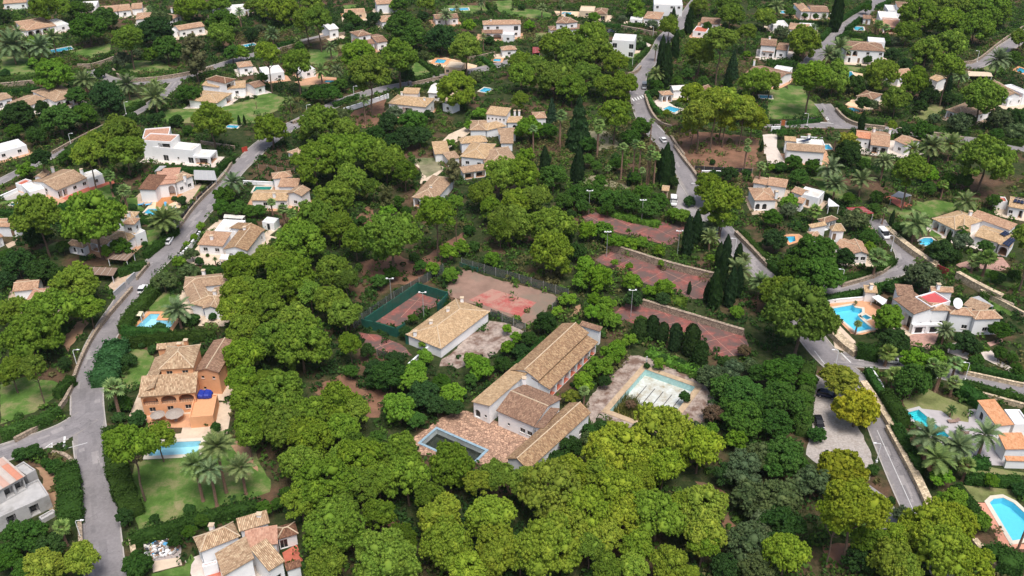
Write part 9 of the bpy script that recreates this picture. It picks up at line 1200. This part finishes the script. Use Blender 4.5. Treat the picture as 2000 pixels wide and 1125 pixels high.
# reeds in the drained pool
a, ux, uy, L, Wd, dz = POOLFR
def loft(mb, secs):                            # secs: (x, half width, z0, z1, corner)
    rings = []
    for x, w, z0, z1, c in secs: rings.append([(x, -w+c, z0), (x, w-c, z0), (x, w, z0+c), (x, w, z1-c), (x, w-c, z1), (x, -w+c, z1), (x, -w, z1-c), (x, -w, z0+c)])
    for r, s in zip(rings, rings[1:]):
        for k in range(8): j = (k+1) % 8; mb.quad(r[k], r[j], s[j], s[k])
    mb.quad(*rings[0][::-1]); mb.quad(*rings[-1]); return mb
def car(m):
    t = tag(empty('van' if m['style'] == 'van' else 'car', m['x'], m['y'], .06), m['label'], 'van' if m['style'] == 'van' else 'car', 'vehicles'); t.rotation_euler = (0, 0, m['rot']); pm = PAINT.get(m['paint'], m['paint']); van = m['style'] == 'van'
    if van: body = [(-2.5, .85, .35, 1.0, .1), (-2.42, .95, .28, 1.15, .12), (-1.2, .97, .25, 1.2, .12), (1.1, .97, .25, 1.2, .12), (1.9, .95, .26, 1.1, .14), (2.4, .86, .3, .95, .16), (2.5, .7, .4, .8, .12)]; cab = [(-2.44, .90, 1.14, 1.95, .12), (-2.3, .92, 1.14, 2.0, .12), (.7, .92, 1.16, 2.0, .14), (1.25, .86, 1.14, 1.75, .14), (1.95, .80, 1.05, 1.16, .04)]; zr, xr = 2.0, (-2.25, .75)
    else: body = [(-2.1, .74, .38, .78, .1), (-2.0, .84, .3, .92, .12), (-1.2, .88, .24, .96, .12), (.9, .88, .24, .94, .12), (1.6, .86, .25, .84, .14), (2.0, .78, .3, .74, .14), (2.1, .62, .38, .62, .1)]; cab = [(-1.95, .72, .88, 1.02, .05), (-1.55, .74, .92, 1.40, .12), (-.6, .76, .92, 1.47, .12), (.3, .74, .92, 1.42, .12), (1.15, .72, .88, .98, .04)]; zr, xr = 1.45, (-1.4, .25)
    b = loft(MB(), body).build('body', pm, t); g = loft(MB(), cab).build('windows', 'carglass', t)
    if van: loft(MB(), [(-2.46, .915, 1.15, 2.02, .1), (-2.3, .94, 1.15, 2.04, .12), (-.2, .94, 1.17, 2.04, .12)]).build('cargo_panel', pm, t)
    loft(MB(), [(xr[0], .70 if not van else .86, zr-.03, zr+.03, .02), ((xr[0]+xr[1])/2, .72 if not van else .88, zr-.02, zr+.055, .02), (xr[1], .70 if not van else .86, zr-.06, zr+.02, .02)]).build('roof_panel', pm, t)
    wx = 1.55 if van else 1.3; wy = .86 if van else .80
    for sx in (-wx, wx):
        for sy in (-wy, wy): w = MB().tube([(sx, sy-.11, .32), (sx, sy+.11, .32)], .32, 12).build('wheel', 'tyre', t); MB().tube([(sx, sy-.12, .32), (sx, sy+.12, .32)], .18, 8).build('rim', 'metal', w)
    fx = body[-2][0]
    for sy in (-.6, .6): MB().box((fx-.02, sy), (1, 0), (.06, .16), .62, .76).build('headlight', 'lampwhite', t); MB().box((body[1][0]-.03, sy), (1, 0), (.06, .13), .68, .86).build('tail_light', 'lampred', t)
    for sy in (-.98, .98): MB().box((cab[-2][0]-.1, sy*(1.06 if van else .95)), (1, 0), (.08, .1), .95 if not van else 1.2, 1.1 if not van else 1.42).build('mirror', pm, t)
def lamp(m):
    t = tag(empty('street_lamp', m['x'], m['y']), m['label'], m['cat'], 'street lamps'); a = math.atan2(-m['x'], 1)+(0 if m['x'] < 0 else PI); dx = 1 if m['x'] < 0 else -1
    MB().box((0, 0), (1, 0), (.18, .18), 0, .5).build('base', 'lampwhite', t); MB().tube([(0, 0, .4), (0, 0, 4.6), (dx*.2, 0, 4.9)], [.09, .07, .06], 7).build('pole', 'lampwhite', t); MB().tube([(dx*.16, 0, 4.88), (dx*.9, 0, 5.0)], .05, 6).build('arm', 'lampwhite', t); MB().hexa([(dx*.95, -.15, 4.93), (dx*1.6, -.12, 4.97), (dx*1.6, .12, 4.97), (dx*.95, .15, 4.93)][::dx], [(dx*.95, -.15, 5.09), (dx*1.6, -.12, 5.07), (dx*1.6, .12, 5.07), (dx*.95, .15, 5.09)][::dx]).build('lamp_head', 'lampwhite', t)
def flood(m):
    t = tag(empty('floodlight_mast', m['x'], m['y']), m['label'], m['cat'], 'floodlight masts'); h = 7.8; MB().tube([(0, 0, -.1), (0, 0, h)], [.11, .07], 7).build('pole', 'metal', t); MB().tube([(-.8, 0, h), (.8, 0, h)], .05, 6).build('crossbar', 'metal', t)
    for k in range(m['n']): x = -.75+1.5*k/(m['n']-1); MB().hexa([(x-.24, -.22, h+.05), (x+.24, -.22, h+.05), (x+.24, .2, h+.02), (x-.24, .2, h+.02)], [(x-.24, -.2, h+.26), (x+.24, -.2, h+.26), (x+.2, .2, h+.22), (x-.2, .2, h+.22)]).build('lamp_head', 'lampwhite', t)
def umbrella(m):
    t = tag(empty('parasol', m['x'], m['y'], .02), m['label'], 'parasol'); r = m['r']; MB().tube([(0, 0, 0), (0, 0, 2.6)], .05, 6).build('pole', 'wood', t); mb = MB(); n = 20
    R = lambda k, q, z: (math.cos(2*PI*k/n)*q*(1+.05*(k % 2)), math.sin(2*PI*k/n)*q*(1+.05*(k % 2)), z)
    for k in range(n): mb.quad(R(k, r, 1.95-.06*(k % 2)), R(k+1, r, 1.95-.06*((k+1) % 2)), R(k+1, r*.5, 2.35), R(k, r*.5, 2.35)); mb.quad(R(k, r*.5, 2.35), R(k+1, r*.5, 2.35), (0, 0, 2.75)); mb.quad((0, 0, 2.6), R(k+1, r, 1.92), R(k, r, 1.92))
    mb.build('thatch_canopy', 'thatch', t); MB().tube([(0, 0, 0), (0, 0, .12)], .35, 10).build('base', 'conc', t)
def canopy(m):
    Q = m['quad']; c = np.mean(Q, 0); t = tag(empty('canopy', *c), m['label'], m['cat']); ar = sum(Q[i][0]*Q[(i+1) % 4][1]-Q[(i+1) % 4][0]*Q[i][1] for i in range(4)); Q = Q if ar > 0 else Q[::-1]; z = m['z']; EXq = [(q[0]-c[0], q[1]-c[1]) for q in Q]
    MB().hexa([(*q, z-.08) for q in EXq], [(*q, z+.03) for q in EXq]).build('roof', {'white': 'carwhite', 'dark': 'grey'}.get(m['paint'], m['paint']), t); rf = MB()
    for q in EXq: MB().box((q[0]*.92, q[1]*.92), (1, 0), (.07, .07), -.1, z-.085).build('post', 'metal' if m['paint'] in ('grey', 'dark') else 'white', t)
    for k in range(1, 5):
        a = [EXq[0][i]+(EXq[1][i]-EXq[0][i])*k/5 for i in (0, 1)]; b = [EXq[3][i]+(EXq[2][i]-EXq[3][i])*k/5 for i in (0, 1)]; MB().tube([(*a, z+.04), (*b, z+.04)], .035, 4).build('batten', 'frame', t)
def lounger(m):
    t = tag(empty('sun_lounger', m['x'], m['y'], .05), m['label'], 'lounger', 'sun loungers'); t.rotation_euler = (0, 0, m.get('rot', .4)); c = {'blue': 'blue', 'brown': 'brownpad', 'red': 'carred'}.get(m['paint'], 'carwhite'); k = 1.0 if m['paint'] != 'brown' else 1.25
    MB().box((.0, 0), (1, 0), (.75*k, .38*k), .3, .42).build('seat', c, t); MB().hexa([(.7*k, -.38*k, .36), (1.25*k, -.38*k, .75), (1.25*k, .38*k, .75), (.7*k, .38*k, .36)], [(.68*k, -.38*k, .46), (1.2*k, -.38*k, .86), (1.2*k, .38*k, .86), (.68*k, .38*k, .46)]).build('backrest', c, t)
    for x in (-.65, .65):
        for y in (-.3, .3): MB().box((x*k, y*k), (1, 0), (.04, .04), -.06, .3).build('leg', 'lampwhite', t)
def dish(m):
    t = tag(empty('satellite_dish', m['x'], m['y'], m['z']-.6), m['label'], 'dish'); MB().tube([(0, 0, 0), (0, 0, 1.2)], .08, 8).build('mount', 'metal', t); mb = MB(); n = 18; ax = Vector((.25, -.75, .6)).normalized(); a = ax.orthogonal().normalized(); b = ax.cross(a); c = Vector((0, -.2, 1.4)); R = 1.35
    pt = lambda k, q: tuple(c+(a*math.cos(2*PI*k/n)+b*math.sin(2*PI*k/n))*q*R+ax*(q*q*.35))
    for q0, q1 in ((0.01, .4), (.4, .7), (.7, 1.)):
        for k in range(n): mb.quad(pt(k, q0), pt(k+1, q0), pt(k+1, q1), pt(k, q1))
    mb.build('reflector', 'lampwhite', t); MB().tube([c+ax*.05, c+ax*1.1], .03, 5).build('feed_arm', 'metal', t)
def post(m):
    t = tag(empty('shower_post', m['x'], m['y'], .0), m['label'], 'shower'); MB().box((0, 0), (1, 0), (.45, .45), 0, .14).build('base', 'oldcop', t); MB().tube([(0, 0, .1), (0, 0, 1.3)], .16, 8).build('column', 'grey', t); MB().tube([(0, 0, 1.3), (0, 0, 2.1), (0, -.35, 2.2)], [.12, .1, .05], 8).build('shower_head', 'lampwhite', t)
def cover(m):
    t = tag(empty('covered_furniture', m['x'], m['y'], m['z']-.38), m['label'], 'furniture'); loft(MB(), [(-1.5, .9, 0, .9, .2), (-1.2, 1.15, 0, 1.25, .3), (-.3, 1.1, 0, 1.0, .25), (.1, 1.2, 0, 1.3, .3), (1.0, 1.1, 0, 1.2, .3), (1.5, .8, 0, .8, .2)]).build('tarpaulin', 'tarp', t)
    for x in (-1.3, 1.3): MB().box((x, 0), (1, 0), (.06, .06), -.01, .2).build('leg', 'dark', t)
def solar(m):
    Q = [Vector((*q, 0)) for q in m['quad']]; c = sum(Q, Vector())/4; t = tag(empty('solar_array', c.x, c.y), m['label'], 'solar panel', 'roof solar panels'); z = m['z']
    for i in range(3):
        for j in range(2):
            f = lambda u, v: Q[0].lerp(Q[1], u).lerp(Q[3].lerp(Q[2], u), v)-c; u0, u1, v0, v1 = i/3+.02, (i+1)/3-.02, j/2+.02, (j+1)/2-.02; P = [f(u0, v0), f(u1, v0), f(u1, v1), f(u0, v1)]
            if (P[1]-P[0]).cross(P[2]-P[0]).z < 0: P = P[::-1]
            MB().hexa([(p.x, p.y, z+.02+.05*p.y) for p in P], [(p.x, p.y, z+.10+.05*p.y) for p in P]).build('panel', 'solarglass', t)
    MB().box((0, 0), (1, 0), (.9, .05), z-.7, z+.015).build('rail', 'metal', t)
def paint(m):
    road = road_objs[0]; z = .085
    if 'tri' in m:
        P = [Vector((*p, 0)) for p in m['tri']]; mb = MB(); c = sum(P, Vector())/3
        for i in range(3): a, b = P[i], P[(i+1) % 3]; q = [a, b, b.lerp(c, .4), a.lerp(c, .4)]; q = q if (q[1]-q[0]).cross(q[2]-q[0]).z > 0 else q[::-1]; mb.quad(*[(p.x, p.y, z) for p in q])
    else:
        a, b = Vector(m['line'][0]), Vector(m['line'][1]); d = (b-a).normalized(); n = Vector((-d.y, d.x))*m['wd']/2; mb = MB().quad((*(a-n), z), (*(b-n), z), (*(b+n), z), (*(a+n), z))
    near = min(range(len(ROADS)), key=lambda k: min((q[0]-mb.v[0][0])**2+(q[1]-mb.v[0][1])**2 for q in ROADS[k]['c'])); mb.build('road_marking', 'paint', road_objs[near])
def manhole(m): MB().tube([(m['x'], m['y'], .05), (m['x'], m['y'], .062)], .8, 16).build('manhole_cover', 'ironlid', road_objs[0])
def reeds(m):
    P = np.array(m['quad']); lo, hi = P.min(0), P.max(0); g = np.random.default_rng(8); n = 2600; x, y = g.uniform(lo[0], hi[0], n), g.uniform(lo[1], hi[1], n); k = in_poly(P, x, y); x, y = x[k], y[k]; hh = g.uniform(.7, 2.3, len(x)); an = g.uniform(0, 6.3, len(x)); w = .07; dx, dy = np.cos(an)*w, np.sin(an)*w; lx, ly = g.normal(size=len(x))*.25, g.normal(size=len(x))*.25; z = m['z']
    V = np.stack([np.stack([x-dx, y-dy, 0*x+z], 1), np.stack([x+dx, y+dy, 0*x+z], 1), np.stack([x+lx+dx*.3, y+ly+dy*.3, z+hh], 1), np.stack([x+lx-dx*.3, y+ly-dy*.3, z+hh], 1)], 1).reshape(-1, 3); o = put('reeds', npmesh('reeds', V, np.arange(len(V)).reshape(-1, 4), 'leaf')); o.color = (.16, .17, .05, 1); tag(o, m['label'], 'reeds', kind='stuff')
def rubble(m):
    P = np.array(m['quad']); lo, hi = P.min(0), P.max(0); g = random.Random(4); c = P.mean(0); cols = ['white', 'conc', 'dark', 'soil2', 'carred', 'blue', 'frame', 'wood']; mbs = {k: MB() for k in cols}
    for _ in range(420):
        x, y = g.uniform(lo[0], hi[0]), g.uniform(lo[1], hi[1])
        if not in_poly(P, np.array([x]), np.array([y]))[0]: continue
        a = g.uniform(0, 6.3); s = g.uniform(.08, .42); k = g.choices(cols, [8, 8, 5, 4, .7, 1, 4, 3])[0]; z = g.uniform(.0, .3); mbs[k].box((x, y), (math.cos(a), math.sin(a)), (s, s*g.uniform(.3, 1)), z, z+g.uniform(.1, .5))
    root = tag(empty('rubble', *c), m['label'], 'rubble', kind='stuff')
    for k, mb in mbs.items():
        if mb.f: mb.build('rubble_pieces', k, root, tuple(c))
def sludge(m):
    P = m['quad']; z = m['z']; mb = MB(); F = geometry.tessellate_polygon([[Vector((*q, 0)) for q in P]])
    for f in F: mb.quad(*[(*P[i], z) for i in f])
    o = mb.build('pool_sludge', 'sludge'); tag(o, m['label'], 'sludge', kind='stuff')
plain('sludge', (.26, .20, .06), .6, .3, .6, stain=(.12, .12, .05))
FN = dict(car=car, lamp=lamp, flood=flood, umbrella=umbrella, canopy=canopy, lounger=lounger, chair=lounger, dish=dish, post=post, cover=cover, solar=solar, paint=paint, manhole=manhole, reeds=reeds, rubble=rubble, sludge=sludge)
for m in MISC: FN[m['kind']](m)

# ---------------- air ----------------
hz = MB().hexa([(-2050, -450, -6), (2050, -450, -6), (2050, 4050, -6), (-2050, 4050, -6)], [(-2050, -450, 140), (2050, -450, 140), (2050, 4050, 140), (-2050, 4050, 140)])
_m = bpy.data.materials.new('air'); _m.use_nodes = True; _t = _m.node_tree; _t.nodes.remove(_t.nodes['Principled BSDF']); _v = _t.nodes.new('ShaderNodeVolumePrincipled'); _v.inputs['Color'].default_value = (.86, .92, 1., 1); _v.inputs['Density'].default_value = .00004; _v.inputs['Anisotropy'].default_value = .2
_t.links.new(_v.outputs[0], _t.nodes['Material Output'].inputs['Volume']); MATS['air'] = _m; tag(hz.build('haze', 'air'), 'thin pale haze in the air over the whole valley', 'haze', kind='stuff')
